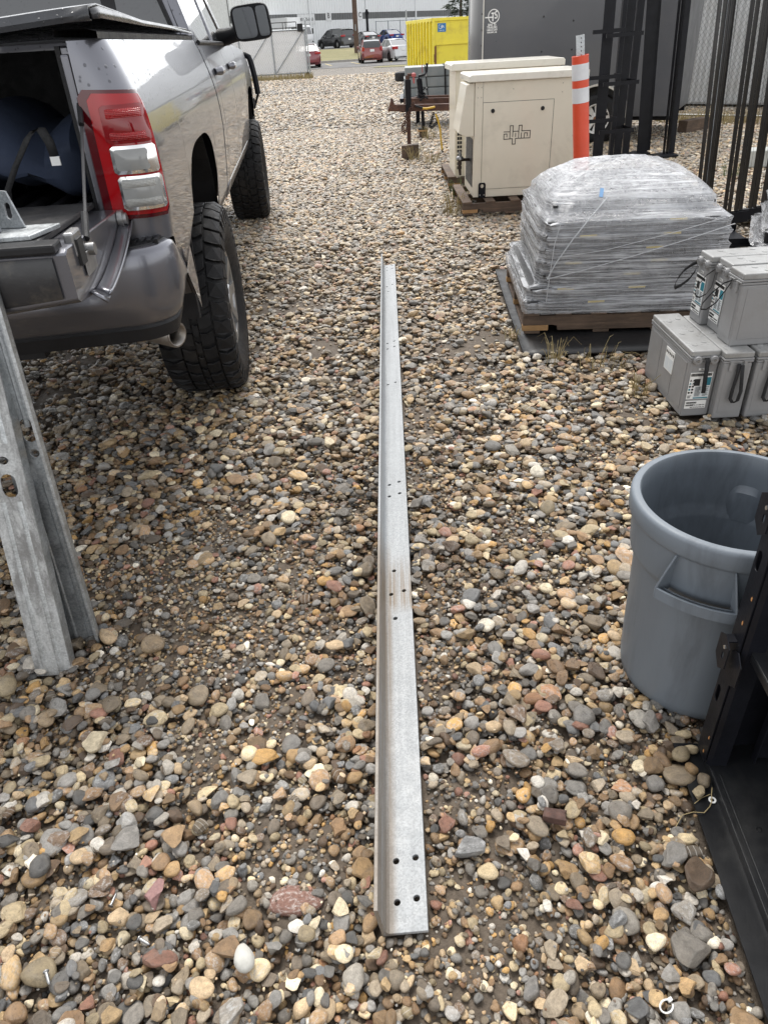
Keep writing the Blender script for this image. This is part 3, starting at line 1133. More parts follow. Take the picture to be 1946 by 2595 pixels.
# exhaust tip
mb = MB()
d0, d1 = Vector((-.36, -.90, .66)), Vector((-.075, -1.125, .655))
mb.tube([d0, d0 * .5 + d1 * .5, d1], .044, 20, caps=False)
ax = (d1 - d0).normalized()
mb.tube([d1 + ax * .004, d1 - ax * .12], .039, 20, caps=False)
mb.build("exhaust_tip", mat("dull_exhaust_steel", (.30, .28, .26), .42, .85, .2, 12, dirt=(.2, .16, .11), dirt_amt=.7), T, smooth=True, solid=.004)

# tailgate, lying open
GZ0, GZ1 = 1.098, 1.118
gate = T_gate = None
mb = MB()
side = [(-1.215, 1.094), (-1.50, 1.103), (-1.795, 1.114), (-1.815, 1.105), (-1.815, .995), (-1.80, .985), (-1.68, .970), (-1.50, .972), (-1.34, .995), (-1.24, 1.035), (-1.205, 1.07)]
us = np.linspace(-.152, -1.848, 25)
rows = []
for u in us:
    belly = .045 * (1 - ((u + 1.0) / .85) ** 2)
    rows.append([(u, v, z - (belly if z < 1.02 else 0)) for v, z in side + [side[0]]])
mb.grid(rows)
mb.add([(us[0], v, z) for v, z in side], [tuple(range(len(side)))])
mb.add([(us[-1], v, z) for v, z in side], [tuple(range(len(side)))])
gate = mb.build("tailgate", M_PAINT, T, bevel=.004, smooth=True, weld=True)
mb = MB()   # curved outer flange seen from the side
prev = []
for k in range(13):
    t = k / 12
    v = -1.66 + .45 * t
    z = .958 + .098 * t ** 1.7
    prev.append([(-.150, v, z + .018), (-.118, v, z), (-.120, v, z + .006)])
mb.grid(prev)
mb.add([(-.150, -1.66, .975), (-.118, -1.66, .955), (-.116, -1.70, .950), (-.150, -1.715, .985)], [(0, 1, 2, 3)])
mb.build("gate_flange", M_PAINT, gate, smooth=True, solid=.005)
mb = MB()
mb.box(-1.80, -.225, -1.78, -1.22, 1.106, 1.122)
o = mb.build("gate_mat", mat("worn_rubber_mat", (.028, .028, .029), .6, 0, .35, 10, 1.0, 25, dirt=(.13, .12, .11), dirt_amt=.4, dirt_scale=6), gate, bevel=.004)
o.rotation_euler = (-.024, 0, 0)
o.location = (0, 0, -.036)
mb = MB()
rows = []
for u in np.linspace(-.185, -1.815, 18):
    belly = .042 * (1 - ((u + 1.0) / .85) ** 2)
    rows.append([(u, -1.819, 1.098), (u, -1.823, 1.09), (u, -1.823, 1.012 - belly), (u, -1.819, 1.003 - belly)])
mb.grid(rows)
mb.build("gate_edge_panel", mat("scuffed_black_panel", (.020, .020, .022), .35, 0, .3, 8, .4, 50, dirt=(.16, .14, .11), dirt_amt=.5, dirt_scale=5), gate, smooth=True)
mb = MB()
mb.box(-1.80, -.17, -1.833, -1.765, 1.108, 1.131)
mb.build("gate_cap", M_PLASTIC, gate, bevel=.006)
mb = MB()
mb.box(-.175, -.149, -1.735, -1.66, 1.075, 1.135)
mb.build("gate_latch", M_STEEL, gate, bevel=.006)
mb = MB()
mb.box(-.150, -.145, -1.70, -1.60, 1.02, 1.075)
mb.build("latch_plate", M_STEEL, gate, bevel=.003)
mb = MB()
mb.box(-.152, -.143, -1.73, -1.685, 1.055, 1.118)
mb.build("latch_slot", M_INK, gate)
mb = MB()
mb.cyl((-.20, -1.24, 1.070), (-.125, -1.24, 1.070), .017, 14)
mb.cyl((-.15, -1.24, 1.070), (-.135, -1.24, 1.070), .026, 14)
mb.build("hinge", M_STEEL, gate, smooth=True)
mb = MB()
mb.tube([(-.196, -1.185, 1.36), (-.185, -1.30, 1.29), (-.150, -1.62, 1.105)], .0045, 8)
mb.build("gate_cable", mat("grey_cable", (.05, .05, .052), .6, .2), T, smooth=True)
mb = MB()
mb.tube([(-.160, -1.55, 1.145), (-.150, -1.63, 1.098)], .010, 8)
mb.build("cable_end", M_PLASTIC, T, smooth=True)
mb = MB()
mb.cyl((-.16, -1.64, 1.075), (-.130, -1.64, 1.075), .016, 14)
mb.build("cable_pin", M_STEEL, T, smooth=True)
mb = MB()
mb.tube([(-.197, -1.18, 1.385), (-.188, -1.25, 1.33)], .008, 8)
mb.build("cable_end", M_PLASTIC, T, smooth=True)

# cab: lower body in separate panels with gaps, pillars, glass
CAB0, CAB1 = 1.145, 3.62
def panel(name, v0, v1, zl, zt, n=14, rows_n=26):
    mb = MB()
    vs = np.linspace(v0, v1, n)
    rows = side_rows(vs, zl, zt, 0, rows_n)
    a = [(US(p[2]) - .05, p[1], p[2]) for p in rows[0]]
    b_ = [(US(p[2]) - .05, p[1], p[2]) for p in rows[-1]]
    mb.grid([a] + rows + [b_])
    return mb.build(name, M_PAINT, T, smooth=True, angle=50)
BELT = lambda v: 1.515 - .006 * (v - 1.2)
panel("cab_corner", CAB0, 1.33, lambda v: .76, BELT, 4)
rd = panel("rear_door", 1.338, 2.38, lambda v: .80, BELT)
fd = panel("front_door", 2.388, 3.56, lambda v: .80, BELT)
mb = MB()
mb.grid(side_rows(np.linspace(1.15, 3.7, 10), lambda v: .72, lambda v: .792, -.004, 5))
mb.build("rocker_panel", M_PAINT, T, smooth=True, solid=.01)
mb = MB()
vs = list(np.linspace(3.568, 3.75, 4)) + list(np.linspace(3.77, 4.86, 33)) + list(np.linspace(4.9, 5.25, 6))
def ff_low(v):
    return arch_z(v, 4.316, .56, 1.16, .74) if abs(v - 4.316) < .56 else (.76 if v < 4.3 else .86)
rows = []
for v in vs:
    z0, z1 = ff_low(v), 1.50 - .05 * max(0, v - 3.8)
    pin = -.10 * max(0, (v - 4.9) / .35) ** 2
    rows.append([(US(z0 + (z1 - z0) * k / 23) + pin, v, z0 + (z1 - z0) * k / 23) for k in range(24)])
mb.grid(rows)
mb.build("front_fender", M_PAINT, T, smooth=True, angle=50)
for dm, vv in ((rd, 1.43), (fd, 2.47)):
    mb = MB()
    mb.tube([(US(1.37) + .002, vv, 1.37), (US(1.37) + .030, vv + .03, 1.372), (US(1.37) + .036, vv + .11, 1.374), (US(1.37) + .030, vv + .19, 1.376), (US(1.37) + .002, vv + .22, 1.377)], [.018, .024, .022, .021, .016], 10)
    mb.build("handle", M_PAINT, dm, smooth=True)
def tumble(z):
    return US(1.515) - .32 * max(0, z - 1.515)
mb = MB()   # inner shell, dark, so that gaps read dark
mb.box(-1.9, -.13, 1.17, 3.6, .78, 1.45)
mb.build("cab_shell", M_PLASTIC, T)
mb = MB()   # pillars and roof, right and left
for sg in (0, 1):
    X = (lambda u: u) if sg == 0 else (lambda u: -2.0 - u)
    def quad(v0, v1, v2, v3, z0=1.49, z1=2.02, th=.06):
        a = [(X(tumble(z0)), v0, z0), (X(tumble(z0)), v1, z0), (X(tumble(z1)), v2, z1), (X(tumble(z1)), v3, z1)]
        b_ = [(X(tumble(z0) - th), v0, z0), (X(tumble(z0) - th), v1, z0), (X(tumble(z1) - th), v2, z1), (X(tumble(z1) - th), v3, z1)]
        mb.add(a + b_, [(0, 1, 2, 3), (4, 7, 6, 5), (0, 4, 5, 1), (1, 5, 6, 2), (2, 6, 7, 3), (3, 7, 4, 0)])
    quad(1.16, 1.36, 1.42, 1.25)
    quad(2.30, 2.42, 2.42, 2.32)
    quad(3.30, 3.52, 2.95, 2.80)
for k in range(2):
    pass
rows = []
for v, zc in ((1.20, 1.98), (1.25, 2.03), (1.6, 2.06), (2.4, 2.07), (2.85, 2.04), (2.95, 2.01)):
    rows.append([(u, v, zc - .05 * abs(u + 1.0) ** 3 - .03) for u in np.linspace(-1.76, -.24, 12)])
mb.grid(rows)
mb.add([(tumble(1.50), 1.16, 1.40), (tumble(2.02), 1.24, 2.01), (tumble(2.02) - .085, 1.235, 2.01), (tumble(1.5) - .10, 1.155, 1.40)], [(0, 1, 2, 3)])
mb.add([(-2 - p[0], p[1], p[2]) for p in [(tumble(1.50), 1.16, 1.40), (tumble(2.02), 1.24, 2.01), (tumble(2.02) - .085, 1.235, 2.01), (tumble(1.5) - .10, 1.155, 1.40)]], [(0, 1, 2, 3)])
mb.box(-1.9, -.10, 1.15, 1.17, .80, 1.56)
mb.build("cab_pillar", M_PAINT, T, bevel=.008)
mb = MB()
mb.add([(-1.80, 1.158, 1.562), (-.20, 1.158, 1.562), (-.345, 1.232, 1.985), (-1.655, 1.232, 1.985)], [(0, 1, 2, 3)])
mb.build("rear_window", M_GLASS, T, solid=.006)
mb = MB()
for ux in (-.52, -1.48):
    mb.add([(ux - .035, 1.149, 1.562), (ux + .035, 1.149, 1.562), (ux + .02, 1.222, 1.985), (ux - .05, 1.222, 1.985)], [(0, 1, 2, 3)])
mb.bar((-1.80, 1.150, 1.562), (-.20, 1.150, 1.562), .012, .016)
mb.bar((-.20, 1.150, 1.562), (-.345, 1.224, 1.985), .012, .016)
mb.build("window_seal", M_PLASTIC, T, solid=.006)
mb = MB()
for v0, v1, v2, v3 in ((1.37, 2.29, 2.31, 1.43), (2.43, 3.29, 2.79, 2.43)):
    mb.add([(tumble(1.49) - .012, v0, 1.49), (tumble(1.49) - .012, v1, 1.49), (tumble(2.0) - .012, v2, 2.0), (tumble(2.0) - .012, v3, 2.0)], [(0, 1, 2, 3)])
mb.build("side_window", tinted_glass("clear_side_glass", (.10, .11, .12), 60), T, solid=.005)
mb = MB()
mb.tube([(US(1.51) + .004, v, BELT(v) + .004) for v in np.linspace(1.2, 3.5, 9)], .012, 8)
mb.build("belt_moulding", M_PLASTIC, T, smooth=True)
# hood, windscreen and nose
mb = MB()
rows = []
for v, z in ((3.52, 1.52), (3.8, 1.53), (4.5, 1.50), (5.1, 1.44), (5.26, 1.36), (5.28, .95)):
    rows.append([(u, v, z - .03 * abs(u + 1.0) ** 4) for u in np.linspace(-1.90, -.10, 14)])
mb.grid(rows)
mb.build("hood", M_PAINT, T, smooth=True)
mb = MB()
mb.add([(-1.82, 3.50, 1.50), (-.18, 3.50, 1.50), (-.30, 2.92, 2.0), (-1.70, 2.92, 2.0)], [(0, 1, 2, 3)])
mb.build("windscreen", M_GLASS, T, solid=.006)
mb = MB()
mb.grid([[(-2 - p[0], p[1], p[2]) for p in r] for r in side_rows(np.linspace(1.15, 3.56, 8), lambda v: .78, BELT, 0, 12)])
mb.grid([[(-2 - US(z0 + (1.48 - z0) * k / 9), v, z0 + (1.48 - z0) * k / 9) for k in range(10)] for v, z0 in [(v, ff_low(v)) for v in np.linspace(3.57, 5.25, 24)]])
mb.build("far_side_panel", M_PAINT, T, smooth=True, solid=.01)
# front bumper with brush guard tube
mb = MB()
mb.box(-1.95, -.05, 5.12, 5.42, .68, .93)
mb.build("front_bumper", M_BLACKMETAL, T, bevel=.03)
mb = MB()
mb.tube([(-.30, 5.16, 1.36), (-.16, 5.10, 1.415), (-.07, 5.06, 1.415), (-.015, 5.03, 1.385), (.0, 5.02, 1.33), (.02, 5.02, 1.20), (.03, 5.02, 1.06)], .028, 12)
mb.tube([(.03, 5.02, 1.06), (-.03, 5.12, .93)], .012, 8)
mb.build("brush_guard", M_BLACKMETAL, T, smooth=True)
mb = MB()
mb.box(-.10, -.01, 4.96, 5.08, .93, 1.03)
mb.build("guard_bracket", M_BLACKMETAL, T, bevel=.01)
# door mirror
mb = MB()
mb.tube([(-.10, 2.92, 1.545), (.0, 2.86, 1.560), (.06, 2.80, 1.575)], [.06, .05, .055], 12)
mir = mb.build("mirror_arm", M_PLASTIC, T, smooth=True)
mir.name = "door_mirror"
mb = MB()
sec = []
for dy, k in ((0.0, .96), (.012, 1.0), (.05, 1.0), (.10, .9), (.145, .62), (.16, .25)):
    ring = []
    for i in range(28):
        t = 2 * PI * i / 28
        a = math.copysign(abs(math.cos(t)) ** .42, math.cos(t)) * .142 * k
        b_ = math.copysign(abs(math.sin(t)) ** .42, math.sin(t)) * .112 * k
        ring.append((.152 + a + .012 * (b_ / .11) * -1, 2.72 + dy - .05 * (a / .142), 1.628 + b_ + .010 * (a / .142)))
    sec.append(ring + [ring[0]])
mb.grid(sec)
mb.add([p for p in sec[0][:-1]], [tuple(range(28))])
mb.add([p for p in sec[-1][:-1]], [tuple(range(28))])
mb.build("mirror_housing", M_PLASTIC, mir, smooth=True, weld=True)
M_MIRROR = tinted_glass("mirror_glass", (.16, .17, .18), 90)
def mpane(a0, a1, b0, b1, name):
    ring = []
    for i in range(24):
        t = 2 * PI * i / 24
        a = (a0 + a1) / 2 + (a1 - a0) / 2 * math.copysign(abs(math.cos(t)) ** .35, math.cos(t))
        b_ = (b0 + b1) / 2 + (b1 - b0) / 2 * math.copysign(abs(math.sin(t)) ** .35, math.sin(t))
        ring.append((.152 + a - .012 * (b_ / .11), 2.7185 - .05 * (a / .142) - .004, 1.628 + b_ + .010 * (a / .142)))
    mb = MB()
    mb.add(ring, [tuple(range(24))])
    mb.build(name, M_MIRROR, mir, solid=.004)
mpane(-.122, .035, -.094, .094, "mirror_glass")
mpane(.048, .124, -.092, .090, "mirror_glass")

# wheels: tyre with tread blocks, rim
def make_wheel(name, u_out, v, seed, loc_z=.443):
    R, W = .430, .355
    rnd = random.Random(seed)
    w = bpy.data.objects.new(name, None)
    COL.objects.link(w)
    w.parent = T
    w.location = (u_out, v, loc_z)
    mb = MB()
    prof = [(.225, -.055), (.25, -.035), (.31, -.008), (.355, -.002), (.385, -.010), (.410, -.026), (R - .004, -.045), (R, -.06), (R + .001, -W / 2), (R, -W + .06), (R - .004, -W + .045),
            (.410, -W + .026), (.385, -W + .01), (.355, -W + .002), (.31, -W + .008), (.25, -W + .035), (.225, -W + .055)]
    mb.lathe(prof, 72, 'x')
    mb.build("tyre", M_RUBBER, w, smooth=True)
    mb = MB()
    N = 34
    for k in range(N):
        t0 = 2 * PI * k / N
        dt = 2 * PI / N
        for row, (c0, c1, sk, ph, wd) in enumerate(((-.010, -.078, .10, .0, .80), (-.086, -.146, -.22, .45, .74), (-.150, -.176, .2, .1, .66), (-.182, -.240, .22, .62, .74), (-.248, -W + .010, -.10, .3, .80))):
            j = rnd.uniform(-.05, .05)
            pts = []
            for (cc, aa) in ((c0, -.5), ((c0 + c1) / 2, -.5 + .16), (c1, -.5), (c1, .5), ((c0 + c1) / 2, .5 + .12), (c0, .5)):
                a = t0 + dt * (ph + j + aa * wd + sk * (cc - c0) / .07)
                pts.append((cc, a))
            def rr(c, top):
                e = min(-c, W + c)
                base_ = float(np.interp(e, [.0, .012, .03, .06], [.398, .408, R - .004, R]))
                return base_ + (.0155 if top else -.002)
            lo = [(c, rr(c, False) * math.cos(a), rr(c, False) * math.sin(a)) for c, a in pts]
            hi = [(c, rr(c, True) * math.cos(a), rr(c, True) * math.sin(a)) for c, a in pts]
            n = 6
            mb.add(lo + hi, [tuple(range(n, 2 * n))] + [(i, (i + 1) % n, (i + 1) % n + n, i + n) for i in range(n)])
            if row in (0, 4):   # side lugs running down the shoulder
                e = -.004 if row == 0 else -W + .004
                a0, a1 = t0 + dt * (ph + j - .3), t0 + dt * (ph + j + .3)
                q = [(e, .345, a0 + .02), (e, .345, a1 - .02), (e - (.006 if row == 0 else -.006), .41, a1), (e - (.006 if row == 0 else -.006), .41, a0)]
                out = .004 if row == 0 else -.004
                vs = [(c, r_ * math.cos(a), r_ * math.sin(a)) for c, r_, a in q] + [(c + out, r_ * math.cos(a), r_ * math.sin(a)) for c, r_, a in q]
                mb.add(vs, [(4, 5, 6, 7), (0, 1, 5, 4), (1, 2, 6, 5), (2, 3, 7, 6), (3, 0, 4, 7)])
    mb.build("tread", M_RUBBER, w, bevel=.002, seg=1)
    mb = MB()
    mb.lathe([(.225, -.05), (.228, -.035), (.215, -.04), (.205, -.09), (.205, -W + .05), (.226, -W + .045)], 40, 'x')
    for k in range(8):
        a = 2 * PI * k / 8
        mb.bar((-.06, .05 * math.cos(a), .05 * math.sin(a)), (-.045, .215 * math.cos(a), .215 * math.sin(a)), .05, .025, (1, 0, 0))
    mb.lathe([(0, -.03), (.06, -.032), (.075, -.05), (.075, -.10), (0, -.10)], 24, 'x')
    mb.build("rim", M_STEEL, w, smooth=True)
    return w
make_wheel("rear_wheel", .035, 0.0, 1)
make_wheel("front_wheel", .04, 4.316, 2)
make_wheel("rear_wheel", -1.67, 0.0, 3)
make_wheel("front_wheel", -1.68, 4.316, 4)
def tpt(u, v, z):
    c, s = math.cos(TRUCK_RZ), math.sin(TRUCK_RZ)
    return (TRUCK_LOC[0] + u * c - v * s, TRUCK_LOC[1] + u * s + v * c, z)

# bag in the bed
M_NAVY = mat("navy_canvas", (.030, .040, .068), .8, 0, .3, 4, .7, 90, .25)
bag = thing("duffel_bag", "dark navy canvas bag slumped in the truck bed", "bag", tpt(-.75, -.68, 1.09), TRUCK_RZ)
mb = MB()
rows = []
for j in range(25):
    b_ = -1 + 2 * j / 24
    row = []
    for i in range(41):
        t = 2 * PI * i / 40
        w = (1 - abs(b_) ** 3.5) ** (1 / 3.5) if abs(b_) < 1 else 0
        y = math.copysign(abs(math.cos(t)) ** .75, math.cos(t)) * .40 * w
        z = math.copysign(abs(math.sin(t)) ** .75, math.sin(t)) * .145 * w * (1 + .10 * math.sin(3 * b_ + 1)) + .145
        x = b_ * .53
        fold = .040 * math.sin(9 * x + 7 * z + 2 * y) + .030 * math.sin(21 * x - 9 * z) * (z > .1) + .022 * math.sin(17 * z + 6 * x) + .014 * math.sin(41 * x + 13 * z)
        row.append((x, y * (1 + fold), z + fold * w - .03 * b_ * b_))
    rows.append(row)
mb.grid(rows)
mb.build("bag_body", M_NAVY, bag, smooth=True, weld=True)
mb = MB()
M_WEB = mat("black_webbing", (.012, .012, .013), .8, 0, .2, 60)
def ribbon(mb, pts, w, side):
    s_ = Vector(side).normalized() * w / 2
    mb.grid([[Vector(p) - s_, Vector(p) + s_] for p in pts])
ribbon(mb, [(.235, -.42, .00), (.25, -.43, .06), (.30, -.435, .13), (.36, -.435, .205), (.385, -.43, .225), (.405, -.432, .225), (.420, -.436, .19), (.424, -.437, .15)], .028, (1, 0, .3))
mb.build("strap", M_WEB, bag, solid=.004, smooth=True)
mb = MB()
mb.box(.410, .438, -.441, -.435, .125, .150)
mb.build("strap_tag", M_WHITE, bag)
# ------------------------------------------------------------------ angle beam on the gravel
def beam_stain(nt, c):
    t = nt.nodes.new("ShaderNodeTexCoord")
    sx = nt.nodes.new("ShaderNodeSeparateXYZ")
    nt.links.new(t.outputs['Object'], sx.inputs[0])
    x, y = sx.outputs['X'], sx.outputs['Y']
    streak = noise(nt, coords(nt, 'Object', (90, 1.2, 30)), 1.0, 5, .7, .4)
    inner = ramp(nt, math_n(nt, 'MULTIPLY', x, 10), [(.02, 1), (.22, .85), (.36, 0)])
    near = ramp(nt, math_n(nt, 'MULTIPLY', y, .2), [(0, .8), (.1, .75), (.17, .9), (.225, .85), (.27, 0)])
    k = math_n(nt, 'MULTIPLY', math_n(nt, 'MULTIPLY', inner, near), ramp(nt, streak, [(.30, .25), (.52, 1)]))
    wide = math_n(nt, 'MULTIPLY', ramp(nt, math_n(nt, 'MULTIPLY', y, .2), [(.188, 0), (.2, 1), (.228, .8), (.25, 0)]), ramp(nt, streak, [(.36, .15), (.54, 1)]))
    k = math_n(nt, 'MAXIMUM', k, wide)
    return mixc(nt, math_n(nt, 'MULTIPLY', k, .95), c, (.15, .108, .066))
M_BEAM = galvanised("galvanised_beam", (.285, .297, .305), .20, .5, beam_stain, 20, metal=.08)
_bd = (0.0316348, 0.99949949)
BEAM = thing("angle_beam", "long galvanised steel angle beam with bolt holes lying on the gravel", "steel beam", (-.052, .715, -.008), -math.atan2(_bd[0], _bd[1]))
BEAM.rotation_euler = (0, math.radians(-7.6), -math.atan2(_bd[0], _bd[1]))
HOLES = [(.031, .150), (.074, .154), (.032, .061), (.073, .066), (.039, 1.161), (.028, 1.042), (.070, 1.052), (.040, .926), (.027, 1.715), (.066, 1.728), (.026, 1.629),
         (.067, 1.641), (.026, 2.701), (.065, 2.716), (.026, 3.204), (.066, 3.227), (.026, 3.292), (.066, 3.313), (.036, 4.308), (.027, 4.424), (.068, 4.453),
         (.030, 4.851), (.070, 4.878), (.030, 4.938), (.071, 4.964)]
mb = MB()
plate(mb, [(.0, 0), (.094, 0), (.094, 4.995), (.0, 4.995)], [circle(x, y, .0068, 16) for x, y in HOLES], .0085)
mb.build("flat_flange", M_BEAM, BEAM, bevel=.0012)
mb = MB()
prof = [(.0003, .0088), (.0003, .1005), (.0012, .102), (.0078, .102), (.0090, .1005), (.0085, .021), (.0105, .0135), (.0155, .0093), (.0155, .0088)]
mb.grid([[(x, y, z) for x, z in prof + [prof[0]]] for y in np.linspace(.0, 4.995, 40)])
mb.add([(x, 0, z) for x, z in prof], [tuple(range(len(prof)))])
mb.add([(x, 4.995, z) for x, z in prof], [tuple(range(len(prof)))])
mb.build("upright_flange", M_BEAM, BEAM, smooth=True, weld=True)

# ------------------------------------------------------------------ two channel posts leaning on the tailgate
def channel_stain(nt, c):
    f = noise(nt, coords(nt, 'Object', (9, 9, 1.6)), 1.3, 6, .7, .5)
    g_ = noise(nt, coords(nt, 'Object', (40, 40, 5)), 1.0, 4, .7)
    c = mixc(nt, ramp(nt, f, [(.48, 0), (.62, .75)]), c, (.16, .155, .15))
    return mixc(nt, ramp(nt, g_, [(.55, 0), (.68, .5)]), c, (.60, .61, .61))
M_GALV3 = galvanised("stained_galvanised_steel", (.42, .43, .43), .34, .5, channel_stain, metal=.5)
def channel(name, label, loc, length, lean, face_back, seed, slots_at):
    t = thing(name, label, "steel channel", loc, 0, "steel channels leaning on the tailgate")
    k = math.atan(lean)
    Mx = Matrix.Rotation(-k, 4, 'X')
    W, D, t_ = .104, .036, .0022
    rib = [(-W / 2, 0), (-.030, 0), (-.026, .003), (-.018, .003), (-.014, 0), (.014, 0), (.018, .003), (.026, .003), (.030, 0), (W / 2, 0)]
    # web with real slots, standing in local xz
    holes = []
    for z, h, w in slots_at:
        holes.append(slot(.006 if face_back else .020, z, w, h))
    F = Mx @ frame((0, 0, 0), (1, 0, 0), (0, 0, 1))
    mb = MB()
    plate(mb, [(-W / 2, 0), (W / 2, 0), (W / 2, length), (-W / 2, length)], holes, t_, F)
    mb.build("web", M_GALV2 if not face_back else M_GALV3, t)
    s = 1 if face_back else -1
    for sx in (-1, 1):
        mb = MB()
        pr_ = [(sx * W / 2, 0), (sx * W / 2, s * D), (sx * (W / 2 - .013), s * D), (sx * (W / 2 - .013), s * (D - t_)), (sx * (W / 2 - t_), s * (D - t_)), (sx * (W / 2 - t_), 0)]
        if not face_back:
            D = .022
            pr_ = [(sx * W / 2, -.0), (sx * W / 2, -D), (sx * (W / 2 - .009), -D), (sx * (W / 2 - .009), -D + .006), (sx * (W / 2 - t_), -D + .006), (sx * (W / 2 - t_), 0)]
        mb.prism(pr_, .001, length - .001)
        mb.build("side_flange", M_GALV, t, bevel=.0008, M=Mx)
    for sx in (-.022, .022):
        mb = MB()
        o_ = .0 - .0035 if face_back else .0 - .005
        mb.prism([(sx - .007, -.0022), (sx - .003, o_), (sx + .003, o_), (sx + .007, -.0022)], .002, min(.54, length - .01))
        mb.prism([(sx - .007, -.0022), (sx - .003, o_), (sx + .003, o_), (sx + .007, -.0022)], .70, length - .01)
        mb.build("stiffening_rib", M_GALV2 if not face_back else M_GALV, t, M=Mx)
    return t
channel("steel_channel", "mottled pale galvanised channel with its closed face out, nearer of the pair", (-.992, 1.5, -.012), 1.36, .24, True, 1, [(.585, .066, .040), (.655, .022, .030)])
channel("steel_channel", "grey galvanised channel with its open side and dark lip out, behind the paler one", (-.945, 1.635, -.006), 1.30, .11, False, 2, [(.69, .066, .034), (.625, .024, .026)])

# ------------------------------------------------------------------ base bracket on the tailgate
br = thing("base_bracket", "pale galvanised plate bracket with a slotted lug on the tailgate", "steel bracket", (-.875, 1.872, 1.131), math.radians(4.3))
mb = MB()
plate(mb, [(-.25, -.075), (.058, -.062), (.095, .072), (-.25, .075)], [], .011)
mb.build("base_plate", M_GALV, br, bevel=.002)
mb = MB()
plate(mb, [(-.20, 0), (.062, 0), (.032, .085), (-.20, .115)], [slot(.028, .04, .015, .038)], .008, frame((-.04, .052, .011), (1, -.15, 0), (0, .15, 1)))
mb.build("slotted_lug", M_GALV2, br, bevel=.001)
mb = MB()
plate(mb, [(-.028, 0), (.028, 0), (.022, .075), (-.022, .072)], [circle(.0, .045, .009)], .007, frame((-.055, .005, .011), (1, .1, 0), (0, .05, 1)))
mb.build("drilled_lug", M_GALV2, br, bevel=.001)

# ------------------------------------------------------------------ rubbish bin
M_BIN = mat("grey_bin_plastic", (.155, .178, .204), .48, 0, .08, 5, .35, 60, .45, dirt=(.062, .070, .080), dirt_amt=.6, dirt_scale=6, stretch=(1, 1, .22))
bin_ = thing("rubbish_bin", "open round blue grey plastic rubbish bin with looped side handles", "bin", (.826, 1.376, -.026))
bin_.scale = (1.03, 1.03, 1.035)
mb = MB()
HB = .572
prof = [(.0, .012), (.155, .010), (.170, .016), (.181, .032), (.186, .06), (.1975, .40), (.199, .405), (.2095, .418), (.2125, .430), (.2185, .515), (.219, .518), (.226, .523), (.229, .530),
        (.229, .562), (.226, .569), (.219, .5715), (.209, .5715), (.205, .566), (.2035, .52), (.1985, .43), (.1965, .418), (.186, .400), (.184, .39), (.175, .06), (.165, .024), (.0, .02)]
mb.lathe(prof, 96)
mb.build("bin_body", M_BIN, bin_, smooth=True, weld=True, angle=50)
for ang in (-127, 53):
    h = math.radians(ang)
    def P(da, r, z):
        return (r * math.cos(h + da), r * math.sin(h + da), z)
    mb = MB()
    W_ = .42
    bar_ = [P(a, .249 - .006 * (a / W_) ** 2, .415) for a in np.linspace(-W_ * .78, W_ * .78, 12)]
    def flat_ribbon(pts_out, pts_in, dz):
        rows = [[p, q, (q[0], q[1], q[2] + dz), (p[0], p[1], p[2] + dz), p] for p, q in zip(pts_out, pts_in)]
        mb.grid(rows)
        mb.add(rows[0][:4], [(0, 1, 2, 3)])
        mb.add(rows[-1][:4], [(0, 1, 2, 3)])
    aa = np.linspace(-W_ * .80, W_ * .80, 14)
    flat_ribbon([P(a, .2535, .408) for a in aa], [P(a, .2475, .408) for a in aa], .028)
    flat_ribbon([P(a, .2475, .408) for a in aa], [P(a, .212, .405) for a in aa], .005)
    flat_ribbon([P(a, .229, .407) for a in aa], [P(a, .225, .407) for a in aa], .018)
    for sg in (-1, 1):
        a0, a1 = sg * W_ * .80, sg * W_ * .62
        q = [P(a0, .2535, .408), P(a0, .2535, .436), P(a1, .229, .522), P(a1, .214, .522), P(a1 * 1.06, .210, .43), P(a0, .208, .405)]
        q2 = [P(math.atan2(p[1], p[0]) - h + sg * .018, math.hypot(p[0], p[1]), p[2]) for p in q]
        n = len(q)
        mb.add(q + q2, [tuple(range(n)), tuple(range(n, 2 * n))[::-1]] + [(i, (i + 1) % n, (i + 1) % n + n, i + n) for i in range(n)])
    mb.build("bin_handle", M_BIN, bin_, bevel=.0025, smooth=True)
    mb = MB()   # moulded pocket that shows on the inside
    rows = []
    for i in range(9):
        a = -W_ * .5 + W_ * i / 8
        e = 1 - (abs(a) / (W_ * .5)) ** 4
        rows.append([P(a, .2005 - .018 * e, z - .02 * (1 - e)) for z in (.395, .44, .478)] + [P(a, .2045, .492 - .03 * (1 - e))])
    mb.grid(rows)
    mb.build("handle_pocket", M_BIN, bin_, smooth=True)
text_part("rim_stamp", "BRUTE", .020, mat("bin_stamp", (.10, .12, .14), .6), bin_, Matrix.Translation((.04, -.212, .5717)), .0002)

# ------------------------------------------------------------------ black equipment rack, near right
rack = thing("equipment_rack", "black steel equipment rack with a wide base and scuffed post", "equipment rack", (.735, 1.075, .004), -.085)
mb = MB()
plate(mb, [(-.056, .045), (.64, .045), (.64, -.95), (-.056, -.95)], [], .004)
M_BASE = mat("dusty_black_steel", (.010, .0105, .012), .36, 0, .35, 6, .12, 220, .30, dirt=(.045, .044, .042), dirt_amt=.45, dirt_scale=4)
mb.build("base_flange", M_BASE, rack)
mb = MB()
mb.box(.0, .62, -.90, .03, .0042, .026)
mb.box(.0, .006, -.90, -.052, .0262, .030)
mb.box(.016, .020, -.90, -.06, .0262, .028)
mb.build("base_pan", M_BASE, rack, bevel=.002)
mb = MB()
LP = 1.75
Fp = frame((-.006, .022, .0265), (0, -1, 0), (0, 0, 1))
plate(mb, [(0, 0), (.050, 0), (.050, LP), (0, LP)], [slot(.017, .205 + k * .375, .017, .047) for k in range(4)], .003, Fp)
